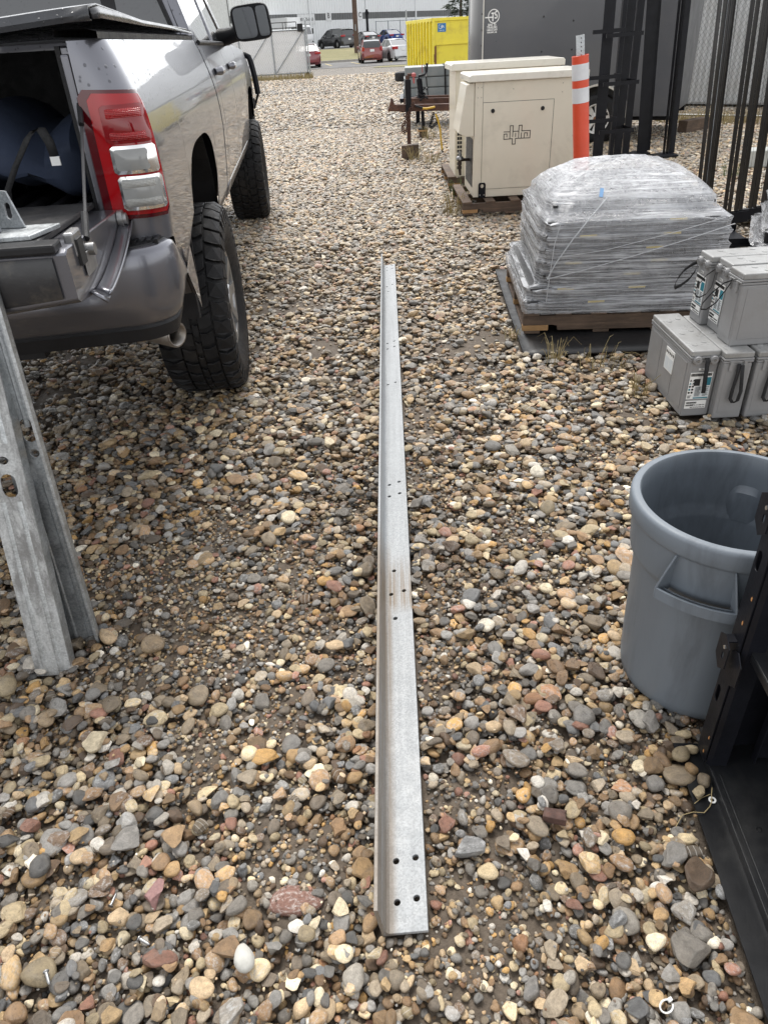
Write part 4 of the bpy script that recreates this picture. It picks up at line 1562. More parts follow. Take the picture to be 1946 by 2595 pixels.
mb.build("post_web", M_BLACKMETAL, rack, bevel=.001)
mb = MB()
mb.prism([(-.0025, -.028), (-.006, -.031), (.004, -.037), (.040, -.037), (.040, -.034), (.0035, -.034)], .0268, LP)
mb.prism([(-.0025, .0205), (.040, .0205), (.040, .0225), (-.0025, .0225)], .0268, LP)
mb.build("post_flange", M_BLACKMETAL, rack, bevel=.001)
for zc in (.362, .715):
    o_ = []
    for x_, (dy, dz) in ((-.030, (.0, .012)), (-.012, (-.030, -.012))):
        mb = MB()
        hexa = [(-.026, .030), (0.0, .046), (.026, .026), (.026, -.030), (0.0, -.050), (-.026, -.026)]
        plate(mb, [(y, z) for y, z in hexa], [slot(.006, -.008, .009, .018)] if x_ < -.02 else [], .0028, frame((x_, -.006 + dy, zc + dz), (0, -1, 0), (0, 0, 1)))
        mb.build("bracket_tab", M_BLACKMETAL, rack, bevel=.0006)
    mb = MB()
    mb.box(-.030, -.006, -.012, .012, zc + .040, zc + .043)
    mb.build("bracket_fold", M_BLACKMETAL, rack)
    mb = MB()
    mb.cyl((-.034, -.012, zc + .028), (-.0275, -.012, zc + .028), .0048, 6)
    mb.build("bolt", M_CHROME, rack, smooth=True)
mb = MB()
mb.box(.012, .62, -.46, .0, .395, .399)
mb.box(.012, .62, -.006, .0, .3995, .435)
mb.box(.012, .62, -.46, -.456, .370, .3945)
mb.box(.012, .016, -.455, -.0065, .375, .3945)
mb.build("shelf", M_BASE, rack, bevel=.0015)
mb = MB()
mb.box(.045, .62, .024, .028, .027, 1.7)
mb.build("back_panel", M_BLACKMETAL, rack)
mb = MB()
mb.prism([(.105, -.01), (.165, -.01), (.165, -.03), (.162, -.03), (.162, -.013), (.108, -.013), (.108, -.03), (.105, -.03)], .027, .394)
mb.prism([(.25, .0), (.31, .0), (.31, -.05), (.25, -.05)], .027, .394)
mb.build("inner_channel", M_BLACKMETAL, rack, bevel=.001)
mb = MB()
mb.box(.565, .62, -.93, -.86, .027, 1.7)
mb.build("front_post", M_BLACKMETAL, rack, bevel=.002)
M_CHIP = mat("bare_chip", (.45, .22, .08), .6)
for y, z in ((-.012, .045), (-.018, .10), (-.008, .45), (-.014, .52)):
    mb = MB(); mb.prism([(y - .002, z), (y + .001, z - .001), (y + .003, z + .004), (y + .001, z + .010), (y - .002, z + .007)], -.0098, -.0092, 'x')
    mb.build("paint_chip", M_CHIP, rack)

def small(name, label, cat, loc, rz=0, group=None):
    return thing(name, label, cat, loc, rz, group)
w = small("plastic_washer", "small white plastic ring lying on the rack flange", "washer", (.712, .962, .0105), .3)
mb = MB(); mb.lathe([(.0045, 0), (.0085, 0), (.0085, .0016), (.0045, .0016)], 24, closed=True); mb.build("washer_ring", M_WHITE, w, smooth=True)
w = small("lock_washer", "toothed silver lock washer lying on the rack base pan", "washer", (.772, .872, .0305), 0)
mb = MB()
plate(mb, [((.0075 if k % 2 else .0055) * math.cos(PI * k / 9), (.0075 if k % 2 else .0055) * math.sin(PI * k / 9)) for k in range(18)], [circle(0, 0, .0036, 12)], .0009)
mb.build("washer_ring", M_CHROME, w)
w = small("cable_tie", "white plastic cable tie loop on the gravel", "cable tie", (.459, .556, .012), .4)
mb = MB()
mb.tube([(.013 * math.cos(t), .009 * math.sin(t), .004 + .003 * math.sin(t)) for t in np.linspace(.3, 6.1, 20)], .0016, 6)
mb.box(.008, .016, .002, .008, .003, .009)
mb.build("tie_loop", M_WHITE, w)
w = small("dry_stalk", "bent dry straw stalk lying across the rack flange", "straw", (0, 0, 0))
M_STRAW = mat("dry_straw", (.36, .28, .14), .8, 0, .2, 30)
mb = MB()
mb.tube([(.606, .902, .012), (.628, .925, .018), (.655, .932, .016), (.680, .930, .014), (.699, .945, .013), (.709, .958, .013), (.715, .975, .014), (.722, .99, .016)], [.0008, .0009, .0009, .001, .001, .001, .0011, .0012], 6)
mb.tube([(.668, .955, .012), (.690, .968, .013), (.712, .975, .014)], .0007, 6)
mb.build("stalk", M_STRAW, w, smooth=True)
for (x, y, rz, lab) in ((-.624, .817, 1.4, "silver screw standing head up between pebbles, the farthest one"), (-.536, .729, -.5, "silver screw lying flat on the gravel, the middle one"), (-.700, .662, -1.0, "silver screw lying beside a pink pebble, the nearest one")):
    w = small("screw", lab, "screw", (x, y, height_at(x, y, .012) + .004), rz, "screws lost in the gravel")
    mb = MB()
    mb.lathe([(0, 0), (.0062, 0), (.006, .0012), (.0032, .0034), (.003, .024), (.0012, .028), (0, .028)], 16, 'x', (-.012, 0, 0))
    mb.build("screw_body", M_STEEL, w, smooth=True)
w = small("brick_fragment", "rust brown brick fragment among the pebbles right of the beam", "brick", (.345, .944, height_at(.345, .944, .015) - .008), -.25)
mb = MB(); mb.prism([(-.026, -.012), (.027, -.014), (.024, .006), (.028, .014), (-.022, .013)], 0, .022)
mb.build("fragment", mat("rusty_brick", (.085, .045, .035), .85, 0, .4, 60, 1, 120), w, bevel=.002)
def rock(name, label, loc, scale, rz, m, shape, tilt=0):
    me = HI[shape].copy()
    me.materials.clear()
    me.materials.append(m)
    o = bpy.data.objects.new(name, me)
    o.location, o.scale, o.rotation_euler = loc, scale, (tilt, 0, rz)
    o.parent = yard
    o['label'] = label
    COL.objects.link(o)
M_ROCKRED = mat("reddish_crusted_rock", (.20, .11, .085), .8, 0, .35, 9, .8, 60, .4, dirt=(.55, .5, .46), dirt_amt=.8, dirt_scale=5)
M_ROCKPINK = mat("pink_stone", (.235, .125, .115), .5, 0, .25, 4, .5, 20)
M_ROCKWHITE = mat("white_stone", (.47, .46, .42), .5, 0, .08, 3, .4, 20)
rock("stone", "flat reddish stone with a white crust", (-.236, .802, -.016), (.062, .036, .014), .1, M_ROCKRED, 8)
rock("stone", "pink stone with a cracked side", (-.536, .822, height_at(-.536, .822) + .004), (.022, .032, .017), .1, M_ROCKPINK, 3, .1)
rock("stone", "smooth white egg shaped stone", (-.322, .677, height_at(-.322, .677) + .006), (.020, .027, .017), .2, M_ROCKWHITE, 0)
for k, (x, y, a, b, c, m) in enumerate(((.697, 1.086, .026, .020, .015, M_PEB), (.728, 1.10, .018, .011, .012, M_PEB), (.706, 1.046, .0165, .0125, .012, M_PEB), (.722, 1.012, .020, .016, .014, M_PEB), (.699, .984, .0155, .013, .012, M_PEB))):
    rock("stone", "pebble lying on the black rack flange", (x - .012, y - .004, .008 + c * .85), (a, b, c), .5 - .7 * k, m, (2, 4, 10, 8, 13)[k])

# ------------------------------------------------------------------ batteries
M_BATT = mat("battery_case_plastic", (.262, .262, .264), .45, 0, .06, 5, .3, 90, .45, dirt=(.20, .19, .18), dirt_amt=.35, dirt_scale=5)
M_LID = mat("battery_lid_plastic", (.31, .31, .305), .30, 0, .12, 8, .2, 60, .5, dirt=(.235, .23, .22), dirt_amt=.95, dirt_scale=9)
M_TEAL = mat("teal_print", (.02, .19, .25), .5, 0, .04)
M_PALE = mat("pale_sticker", (.62, .66, .68), .5, 0, .04)
BW, BL, BH = .128, .50, .31
def battery(loc, rz, label, ends="label", strap=None, sticker=False, sname=None):
    t = thing("battery", label, "battery", loc, rz, "grey telecom batteries stacked by the pallet")
    h = BW / 2
    mb = MB(); mb.box(-h + .002, h - .002, .003, BL - .003, 0, .262)
    mb.build("case", M_BATT, t, bevel=.006)
    for sx in (-1, 1):
        for y0, y1 in ((.03, .165), (.170, .330), (.335, .47)):
            mb = MB()
            x = sx * (h - .002)
            mb.box(min(x, x + sx * .0016), max(x, x + sx * .0016), y0, y1, .03, .248)
            mb.build("side_panel", M_BATT, t, bevel=.0012, seg=1)
    for y in (.003, BL - .003):
        s = -1 if y < .1 else 1
        mb = MB(); mb.box(-h + .018, h - .018, min(y, y + s * .0015), max(y, y + s * .0015), .03, .235)
        mb.build("end_panel", M_BATT, t, bevel=.0012, seg=1)
    mb = MB(); mb.box(-h, h, .0, BL, .2635, .272); mb.box(-h - .001, h + .001, -.001, BL + .001, .275, .284)
    mb.build("lid_seam", M_BATT, t, bevel=.002)
    mb = MB(); mb.box(-h + .001, h - .001, .002, BL - .002, .2845, BH)
    lid = mb.build("lid", M_LID, t, bevel=.005)
    for y in (.09, .235, .40):
        for x in (-.026, .026):
            mb = MB(); mb.lathe([(0, .0022), (.0125, .0022), (.0135, .0), (.0125, -.001)], 20, 'z', (x, y + x * .6, BH))
            mb.build("vent_cap", M_LID, lid, smooth=True)
    if ends == "label":
        for sx in (-1, 1):
            mb = MB()
            mb.lathe([(0, -.010), (.006, -.010), (.0065, -.014), (.0105, -.014), (.011, -.011), (.0165, -.011), (.019, -.007), (.019, .006), (0, .006)], 28, 'y', (sx * .036, -.002, .270))
            mb.box(sx * .036 - .016, sx * .036 + .016, .0, .008, .272, .288)
            mb.build("terminal_cover", M_BATT, t, smooth=True)
            mb = MB(); mb.cyl((sx * .036, -.0125, .270), (sx * .036, -.016, .270), .0042, 12)
            mb.build("terminal", M_STEEL, t, smooth=True)
        yf = .0005
        def st(name, x0, x1, z0, z1, m, k=1, par=None):
            mb = MB(); mb.box(x0, x1, yf - .0012 - .0004 * k, yf - .0004 * k + .0003, z0, z1)
            return mb.build(name, m, par or t)
        lab = st("sticker", -.052, .046, .086, .212, M_WHITE)
        st("teal_block", .010, .044, .150, .188, M_TEAL, 2, lab)
        st("teal_strip", -.022, .044, .088, .094, M_TEAL, 2, lab)
        st("pale_block", -.022, .044, .096, .146, M_PALE, 2, lab)
        mb = MB()
        r = random.Random(3)
        x = -.049
        while x < .042:
            w_ = r.choice((.0009, .0014, .002))
            mb.box(x, x + w_, yf - .0026, yf - .0005, .195, .208)
            x += w_ + r.choice((.0009, .0013))
        for k in range(11):
            z = .142 - k * .0042
            mb.box(-.019, -.019 + r.uniform(.018, .030), yf - .0026, yf - .0005, z, z + .0017)
            mb.box(.016, .016 + r.uniform(.012, .026), yf - .0026, yf - .0005, z, z + .0016)
        for k in range(4):
            mb.box(-.048, -.048 + r.uniform(.012, .022), yf - .0026, yf - .0005, .092 + k * .0035, .0935 + k * .0035)
        mb.box(-.030, -.004, yf - .0028, yf - .0005, .150, .182)
        mb.build("printed_lines", M_INK, lab)
        for j in range(5):
            for i in range(2):
                mb = MB()
                cx, cz = -.045 + i * .013, .176 - j * .0145
                if j < 2:
                    mb.prism([(cx - .005, cz - .004), (cx + .005, cz - .004), (cx, cz + .005)], yf - .0026, yf - .0005, 'y')
                else:
                    mb.lathe([(0, -.0026 + yf), (.0048, -.0026 + yf), (.0048, 0)], 16, 'y', (cx, 0, cz))
                mb.build("warning_symbol", (M_INK, M_TEAL, M_INK, M_TEAL, M_INK)[j] if (i + j) % 2 else M_INK, lab)
        lab2 = st("sticker", -.052, .042, .040, .078, M_WHITE)
        mb = MB()
        for z0 in (.064, .052):
            x = -.047
            while x < (-.002 if z0 > .06 else -.016):
                w_ = r.choice((.0008, .0013))
                mb.box(x, x + w_, yf - .0026, yf - .0005, z0, z0 + .008)
                x += w_ + r.choice((.0008, .0012))
        mb.build("barcode", M_INK, lab2)
        Ft = lambda x, z: frame((x, yf - .0020, z), (1, 0, 0), (0, 0, 1))
        text_part("printed_code", "TEL 12-180F-G01", .0072, M_INK, lab2, Ft(.012, .056))
        text_part("printed_code", "C&D TECHNOLOGIES, INC.", .0055, M_INK, lab2, Ft(.006, .0455))
        st3 = st("sticker", -.020, .010, .222, .232, M_WHITE)
        text_part("printed_code", sname or "S6-", .0095, M_INK, st3, Ft(-.006, .227), sx=1.3)
    if strap is not None:
        y_s = 0 if ends == "label" else 0
        mb = MB()
        for x in ((-.026, .026) if ends != "label" else ()):
            mb.box(x - .008, x + .008, -.006, .004, .235, .276)
            mb.box(x - .028, x + .028, -.005, .004, .262, .274)
        if mb.v:
            mb.build("handle_tab", M_BATT, t, bevel=.003)
        mb = MB()
        ribbon(mb, strap[0], strap[1], strap[2])
        mb.build("carry_strap", M_WEB, t, solid=.0018, smooth=True)
    if sticker:
        x = -h + .0002
        mb = MB(); mb.box(x - .0025, x, .165, .265, .135, .238)
        wl = mb.build("warning_sticker", M_WHITE, t)
        mb = MB()
        mb.box(x - .0029, x - .0026, .170, .213, .140, .198); mb.box(x - .0029, x - .0026, .217, .260, .140, .198)
        mb.build("fine_print", M_PALE, wl)
        for k in range(5):
            mb = MB()
            cy, cz = .176 + k * .0195, .219
            mb.lathe([(.0055, -.0030 + x), (.0085, -.0030 + x), (.0085, x - .0024), (.0055, x - .0024)], 4, 'x', (0, cy, cz), closed=True)
            mb.cyl((x - .0031, cy, cz - .001), (x - .0024, cy, cz - .001), .003, 8)
            mb.build("hazard_symbol", M_INK, wl)
    return t
loop_hang = lambda xo: [(xo - .012, -.004, .262), (xo - .014, -.012, .22), (xo - .022, -.016, .15), (xo - .024, -.018, .105), (xo - .010, -.02, .085), (xo + .008, -.022, .095), (xo + .014, -.02, .14), (xo + .006, -.017, .20), (xo + .002, -.008, .255)]
GAP_Z = -.004
battery((1.430, 2.885, GAP_Z), -.005, "grey battery with a hazard sticker on its long side, lower row at the left end", "label",
        ([(.004, -.004, .280), (.004, -.015, .272), (.006, -.020, .20), (.010, -.022, .135), (.011, -.020, .122)], .019, (1, 0, 0)), True)
battery((1.562, 3.345, GAP_Z), PI - .008, "grey battery with a hanging strap loop, lower row between two others", "plain",
        None)
battery((1.702, 3.340, GAP_Z), PI - .004, "grey battery at the picture edge, lower row right of the strap loop", "plain", None)
for bx, by in ((1.562, 2.845), (1.702, 2.840)):
    pass
LEV = GAP_Z + BH + .0015
battery((2.030, 2.985, LEV), PI / 2 + .012, "grey battery with rain beads on its bare long side, nearest of the upper row", "plain", None)
battery((1.545, 3.125, LEV), -PI / 2 + .010, "grey battery with a thin strap loop over its label, middle of the upper row", "label",
        ([(-.060, -.004, .262), (-.062, -.02, .25), (-.058, -.045, .235), (-.052, -.070, .205), (-.046, -.085, .170), (-.040, -.085, .15), (-.032, -.070, .145), (-.026, -.045, .16), (-.030, -.025, .19), (-.050, -.010, .245)], .006, (0, .3, 1)), sname="ST-5")
battery((1.515, 3.258, LEV), -PI / 2 + .004, "grey battery with a wide looped strap, farthest of the upper row", "label",
        ([(-.050, -.004, .262), (-.056, -.03, .25), (-.060, -.06, .225), (-.058, -.085, .19), (-.050, -.098, .16), (-.040, -.095, .15), (-.030, -.075, .165), (-.028, -.045, .19), (-.034, -.02, .225), (-.044, -.008, .26)], .018, (0, .2, 1)), sname="ST-5")
# strap loops and tabs on the plain ends that face the camera (the plain end is the far end of the case)
for b_, lo in ((bpy.data.objects["battery.001"], True), (bpy.data.objects["battery.002"], True), (bpy.data.objects["battery.003"], False)):
    mb = MB()
    for x in (-.030, .030):
        mb.box(x - .007, x + .007, BL - .004, BL + .005, .228, .262)
        mb.box(x - .032, x + .012, BL - .002, BL + .005, .2725, .2745)
        mb.box(x - .007, x + .007, BL - .002, BL + .006, .2625, .2746)
    mb.build("handle_tab", M_BATT, b_, bevel=.002)
    mb = MB()
    if lo:
        ribbon(mb, [(-x, BL + (-y), z) for x, y, z in loop_hang(.014)], .016, (1, 0, 0))
    else:
        ribbon(mb, [(.02, BL + .004, .262), (.03, BL + .03, .25), (.036, BL + .07, .21), (.04, BL + .10, .165), (.036, BL + .105, .14), (.028, BL + .085, .14), (.022, BL + .05, .17), (.02, BL + .02, .225), (.018, BL + .006, .255)], .006, (0, .3, 1))
    mb.build("carry_strap", M_WEB, b_, solid=.0018, smooth=True)

# ------------------------------------------------------------------ rubber mat, pallet, wrapped stack of trays
RZP = -.082
mat_o = thing("rubber_mat", "flat black rubber mat lying under the wrapped pallet", "mat", (.815, 3.69, .0), -.068)
mb = MB()
rows = []
for v in np.linspace(0, 1.68, 20):
    rows.append([(u, v, .004 + .006 * math.sin(2.2 * u + v) + .005 * math.sin(5 * v + u)) for u in np.linspace(0, 1.5, 20)])
mb.grid(rows)
mb.build("mat_sheet", mat("black_rubber_mat", (.014, .014, .015), .5, 0, .3, 5, .6, 40, .4, dirt=(.08, .07, .06), dirt_amt=.35, dirt_scale=4), mat_o, smooth=True, solid=.008)

def pallet(loc, rz, label, w=1.22, d=1.02, n_top=7, front_board=True):
    t = thing("pallet", label, "pallet", loc, rz, "wooden pallets")
    for y in (.02, d / 2, d - .02):          # notched stringers along x
        mb = MB()
        z0, z1 = .018, .105
        pts = [(0, z0), (.14 * w / 1.22, z0)] if False else None
        n0, n1, n2, n3 = .16, .38, w - .38, w - .16
        poly = [(.0, .034), (.150, .034), (.165, .040), (.185, .058), (.20, .058)] if False else None
        prof = [(0, .052), (.17, .052), (.195, .046), (.20, .02), (w / 2 + .20, .02), (w / 2 + .205, .046), (w / 2 + .23, .054), (w / 2 + .36, .054), (w / 2 + .385, .046), (w / 2 + .39, .02), (w, .02), (w, .106), (0, .106)]
        mb.prism(prof, y - .019, y + .019, 'y')
        mb.build("stringer", M_WOOD, t, bevel=.002, seg=1)
        mb = MB()
        mb.box(-.002, .145, y - .021, y + .018, .020, .0515)
        mb.build("block", M_WOODNEW, t, bevel=.002, seg=1)
    bw = .09
    rnd = random.Random(int(w * 100 + loc[1] * 10))
    for k in range(n_top):
        x = (w - bw) * k / (n_top - 1) + rnd.uniform(-.01, .01) * (0 < k < n_top - 1)
        mb = MB()
        mb.box(x, x + bw, -.004 + rnd.uniform(-.004, .004), d + .004, .1065, .122)
        mb.build("deck_board", M_WOOD, t, bevel=.002, seg=1)
    for x in (.01, w * .33, w * .6, w - .11):
        mb = MB(); mb.box(x, x + .09, .0, d, .003, .0195)
        mb.build("bottom_board", M_WOOD, t, bevel=.002, seg=1)
    return t
pallet((.862, 3.985, .018), RZP, "brown wooden pallet carrying the wrapped stack of trays")

M_TRAY = mat("black_tray_plastic", (.016, .0165, .019), .42, 0, .3, 8, .6, 70, .5)
M_YELLOW = mat("yellow_tab", (.62, .47, .10), .6, 0, .05)
def loc2(o, p, rz):
    c, s = math.cos(rz), math.sin(rz)
    return (o[0] + p[0] * c - p[1] * s, o[1] + p[0] * s + p[1] * c, p[2])
def tray(loc, rz, w, d, h, label, tabs):
    t = thing("plastic_tray", label, "tray", loc, rz, "black plastic trays under the film")
    mb = MB()
    mb.box(.02, w - .02, .02, d - .02, 0, h - .012)
    mb.build("tray_body", M_TRAY, t, bevel=.012)
    mb = MB(); mb.box(0, w, 0, d, h - .016, h - .001)
    mb.build("tray_rim", M_TRAY, t, bevel=.004)
    mb = MB()
    for k in range(int(w / .055)):
        mb.box(.035 + k * .055, .062 + k * .055, .008, .0205, .006, h - .017)
    for k in range(int(d / .055)):
        mb.box(.008, .0205, .035 + k * .055, .062 + k * .055, .006, h - .017)
    mb.build("tray_ribs", M_TRAY, t)
    t.children[-1]['kind'] = 'stuff'
    for x in tabs:
        mb = MB(); mb.box(x, x + .09, -.003, .0, h - .0145, h - .003)
        mb.build("yellow_tab", M_YELLOW, t)
    return t
PO = (.872, 3.965)
ORD = ["lowest", "second", "third", "fourth", "fifth", "sixth", "seventh", "eighth", "topmost"]
LAY = [(.000, .0, 1.10, 1.14, .072), (.018, .02, 1.06, 1.10, .068), (.085, .035, .98, 1.06, .068), (.080, .03, .97, 1.05, .068), (.085, .03, .97, 1.04, .068), (.085, .03, .96, 1.02, .068), (.09, .04, .95, 1.0, .066), (.13, .15, .86, .82, .060), (.20, .30, .70, .58, .056)]
z = .142
for k, (x, y, w, d, h) in enumerate(LAY):
    tray(loc2(PO, (x, y, z), RZP), RZP, w, d, h, "black plastic tray under the film on the pallet, %s of the stack" % ORD[k], ([.12 + .03 * (k % 3), .52 + .02 * k] if k % 2 else [.34 + .05 * k]) if k < 7 else [])
    z += h + .0015
ZTOP = z

def film_material(name, amount=1.0):
    m = bpy.data.materials.new(name)
    m.use_nodes = True
    nt = m.node_tree
    b = nt.nodes["Principled BSDF"]
    out = [n for n in nt.nodes if n.type == 'OUTPUT_MATERIAL'][0]
    streaks = None
    for rot, sc, k0, k1 in ((.10, 55, .47, .62), (-.30, 42, .50, .63), (.42, 60, .53, .66), (.02, 110, .47, .62)):
        v = coords(nt, 'Object', (1.3, 2.0, sc), (0, rot, 0))
        f = noise(nt, v, 1.6, 4, .65, .25)
        r = ramp(nt, f, [(k0, 0), (k1, 1)])
        streaks = r if streaks is None else math_n(nt, 'MAXIMUM', streaks, math_n(nt, 'MULTIPLY', r, .85))
    blot = noise(nt, coords(nt, 'Object'), 3.2, 6, .7, .5)
    t = nt.nodes.new("ShaderNodeTexCoord")
    sx = nt.nodes.new("ShaderNodeSeparateXYZ")
    nt.links.new(t.outputs['Object'], sx.inputs[0])
    gather = ramp(nt, sx.outputs['Z'], [(.36, 0), (.50, .45), (.62, .80)])            # more layers of film gathered over the top
    left = ramp(nt, sx.outputs['X'], [(-.02, .35), (.06, 0)])
    cr = noise(nt, coords(nt, 'Object', (1, 1, 1)), 26, 5, .75, 1.2)
    k = math_n(nt, 'MULTIPLY', streaks, ramp(nt, blot, [(.3, .42), (.58, 1.0)]))
    g2 = math_n(nt, 'ADD', gather, left)
    k = math_n(nt, 'MAXIMUM', k, math_n(nt, 'MULTIPLY', g2, ramp(nt, cr, [(.36, .25), (.62, 1.0)])))
    k = math_n(nt, 'ADD', math_n(nt, 'MULTIPLY', k, .76 * amount), .08, True)
    b.inputs['Base Color'].default_value = (.60, .61, .635, 1)
    b.inputs['Roughness'].default_value = .32
    b.inputs['Specular IOR Level'].default_value = .55
    bn = nd(nt, "ShaderNodeBump", Strength=.5, Distance=.010)
    nt.links.new(math_n(nt, 'ADD', streaks, cr), bn.inputs['Height'])
    nt.links.new(bn.outputs[0], b.inputs['Normal'])
    tr = nt.nodes.new("ShaderNodeBsdfTransparent")
    gl = nt.nodes.new("ShaderNodeBsdfGlossy")
    gl.inputs['Roughness'].default_value = .12
    nt.links.new(bn.outputs[0], gl.inputs['Normal'])
    m1 = nt.nodes.new("ShaderNodeMixShader")
    m1.inputs[0].default_value = .10
    nt.links.new(tr.outputs[0], m1.inputs[1])
    nt.links.new(gl.outputs[0], m1.inputs[2])
    m2 = nt.nodes.new("ShaderNodeMixShader")
    nt.links.new(k, m2.inputs[0])
    nt.links.new(m1.outputs[0], m2.inputs[1])
    nt.links.new(b.outputs[0], m2.inputs[2])
    nt.links.new(m2.outputs[0], out.inputs[0])
    return m
M_FILM = film_material("stretch_film")
M_FILM2 = film_material("stretch_film_single", .55)

def film(parent, rings, dome, seed, name="film_wrap", fm=None):
    """rings: (z, x0, x1, y0, y1, round); closes over the top with a wrinkled dome."""
    r = random.Random(seed)
    rows = []
    N = 120
    ph = [r.uniform(0, 6) for _ in range(8)]
    for (z, x0, x1, y0, y1, p) in rings:
        ring = []
        for i in range(N):
            t = 2 * PI * i / N
            a = math.copysign(abs(math.cos(t)) ** p, math.cos(t))
            b_ = math.copysign(abs(math.sin(t)) ** p, math.sin(t))
            wob = .006 * math.sin(5 * t + ph[0] + 9 * z) + .004 * math.sin(13 * t + ph[1] - 21 * z) + .003 * math.sin(29 * t + ph[2] + 60 * z)
            x = (x0 + x1) / 2 + ((x1 - x0) / 2 + wob) * a
            y = (y0 + y1) / 2 + ((y1 - y0) / 2 + wob) * b_
            ring.append((x, y, z + .006 * math.sin(7 * t + ph[3]) * (1 if z > rings[1][0] else 0)))
        rows.append(ring + [ring[0]])
    mb = MB()
    mb.grid(rows)
    top = rows[-1]
    z0, x0, x1, y0, y1, p = rings[-1]
    cx, cy = dome[0], dome[1]
    rows2 = [top]
    for f in (.85, .68, .5, .32, .16, .02):
        rr_ = []
        for i, q in enumerate(top):
            t = 2 * PI * (i % N) / N
            zz = z0 + dome[2] * (1 - f ** 2.2) + .010 * math.sin(6 * t + 9 * f + ph[4]) * f + .007 * math.sin(15 * t + ph[5] - 8 * f) * f
            rr_.append((cx + (q[0] - cx) * f, cy + (q[1] - cy) * f, zz))
        rows2.append(rr_)
    mb.grid(rows2)
    return mb.build(name, fm or M_FILM, parent, smooth=True, weld=True, angle=80)
wrap = thing("stretch_film", "clear stretch film wound round the stack of black trays on the pallet", "plastic wrap", (PO[0], PO[1], .128), RZP)
rings = []
z = .012
for k, (x, y, w, d, h) in enumerate(LAY[:7]):
    o = .026
    pull = .007 + .004 * (k % 2)
    rings.append((z + .006, x - o + pull * .7, x + w + o - pull * .6, y - o + pull * .35, y + d + o - pull, .15))
    rings.append((z + h * .5, x - o + pull * .7, x + w + o - pull * .7, y - o + pull * .5, y + d + o - pull, .15))
    rings.append((z + h - .006, x - o, x + w + o, y - o, y + d + o, .14))
    z += h + .0015
x, y, w, d, h = LAY[6]
rings.append((z + .012, x - .004, x + w + .006, y + .02, y + d, .24))
rings.append((z + .034, x + .008, x + w - .008, y + .075, y + d - .04, .30))
rings.append((z + .075, .100, 1.03, .125, .985, .32))
rings.append((z + .110, .135, .99, .20, .94, .36))
rings.append((z + .142, .18, .94, .265, .91, .42))
film(wrap, rings, (.56, .60, .085), 4)
M_ROPE = mat("gathered_film", (.46, .47, .49), .3, 0, .06, 30, .5, 200, .6)
for pts, r in (([(.100, -.018, .215), (.14, -.020, .30), (.22, -.014, .42), (.30, .0, .52), (.40, .10, .60)], .0032), ([(.105, -.016, .09), (.112, -.020, .22), (.125, -.018, .40), (.15, -.006, .50)], .002),
               ([(.10, -.018, .215), (.3, -.022, .26), (.55, -.022, .325), (.8, -.020, .395), (1.05, -.014, .470)], .0024), 
               ([(.15, -.018, .33), (.4, -.020, .36), (.75, -.02, .44), (1.0, .0, .50)], .0016)):
    mb = MB(); mb.tube(pts, r, 6); mb.build("film_rope", M_ROPE, wrap, smooth=True)
mb = MB()
mb.grid([[(.37 + .010 * i + .006 * j, .155 + .022 * j, .597 + .018 * j - .002 * i) for i in range(3)] for j in range(3)])
mb.build("blue_scrap", mat("blue_tape", (.16, .30, .5), .5), wrap, solid=.001)

# second wrapped stack at the right edge, with plates on the ground in front
P2 = (2.46, 4.62)
for k in range(8):
    sft = (.0, .02, -.015, .03, .05, .10, .17, .26)[k]
    tray(loc2(P2, (sft, .0, .02 + k * .088), -.44), -.44, 1.0 - sft * .5, 1.0, .080, "black plastic tray under film in the stack at the picture edge, %s from the ground" % ORD[k], [.5])
wrap2 = thing("stretch_film", "clear stretch film round the half hidden tray stack at the right edge", "plastic wrap", (P2[0], P2[1], .02), -.44)
rings = []
for k in range(8):
    sft = (.0, .02, -.015, .03, .05, .10, .17, .26)[k]
    zz = k * .088
    rings.append((zz + .006, sft + .002, 1.02 + sft * .5, -.002, 1.0, .26))
    rings.append((zz + .045, sft + .008, 1.01 + sft * .5, .004, .99, .30))
    rings.append((zz + .074, sft - .020, 1.03 + sft * .5, -.020, 1.02, .15))
film(wrap2, rings, (.6, .5, .06), 9, fm=M_FILM2)
for k in range(4):
    pl = thing("steel_plate", "black steel plate lying flat between the two wrapped stacks, %s of its pile" % ("lowest", "second", "third", "topmost")[k], "steel plate", (2.10 + .012 * k, 4.86 + .01 * k, .01 + .068 * k), -.10, "black plates piled between the wrapped stacks")
    mb = MB(); mb.box(0, .44, 0, .40, .0, .012); mb.box(0, .44, 0, .006, .0125, .055); mb.box(0, .44, .394, .40, .0125, .055)
    mb.build("plate_sheet", M_BLACKMETAL, pl, bevel=.002)
# ------------------------------------------------------------------ two cream generators on pallets
M_CREAM = mat("cream_enamel", (.66, .61, .50), .38, 0, .04, 2.5, .15, 160, .5, coat=.3, dirt=(.38, .35, .28), dirt_amt=.35, dirt_scale=2.2)
M_CREAMTOP = mat("cream_enamel_lid", (.70, .67, .59), .33, 0, .05, 3, .1, 120, .5, coat=.4, dirt=(.45, .42, .35), dirt_amt=.4, dirt_scale=3)
gen = thing("generator", "cream backup generator with a black outlined logo on its door, standing on a pallet", "generator", (1.051, 7.50, .136), -.012, "cream backup generators")
GWd, GD, GH = .985, .72, .972
mb = MB(); mb.box(0, GWd, 0, GD, 0, GH)
mb.build("cabinet", M_CREAM, gen, bevel=.004)
mb = MB()
mb.prism([(-.055, GH + .002), (GWd + .04, GH + .002), (GWd + .04, GH + .052), (GWd + .02, GH + .060), (-.035, GH + .060), (-.055, GH + .05)], -.035, GD + .03, 'y')
mb.build("lid", M_CREAMTOP, gen, bevel=.006)
mb = MB(); mb.box(.078, .728, -.003, .0, .075, .806)
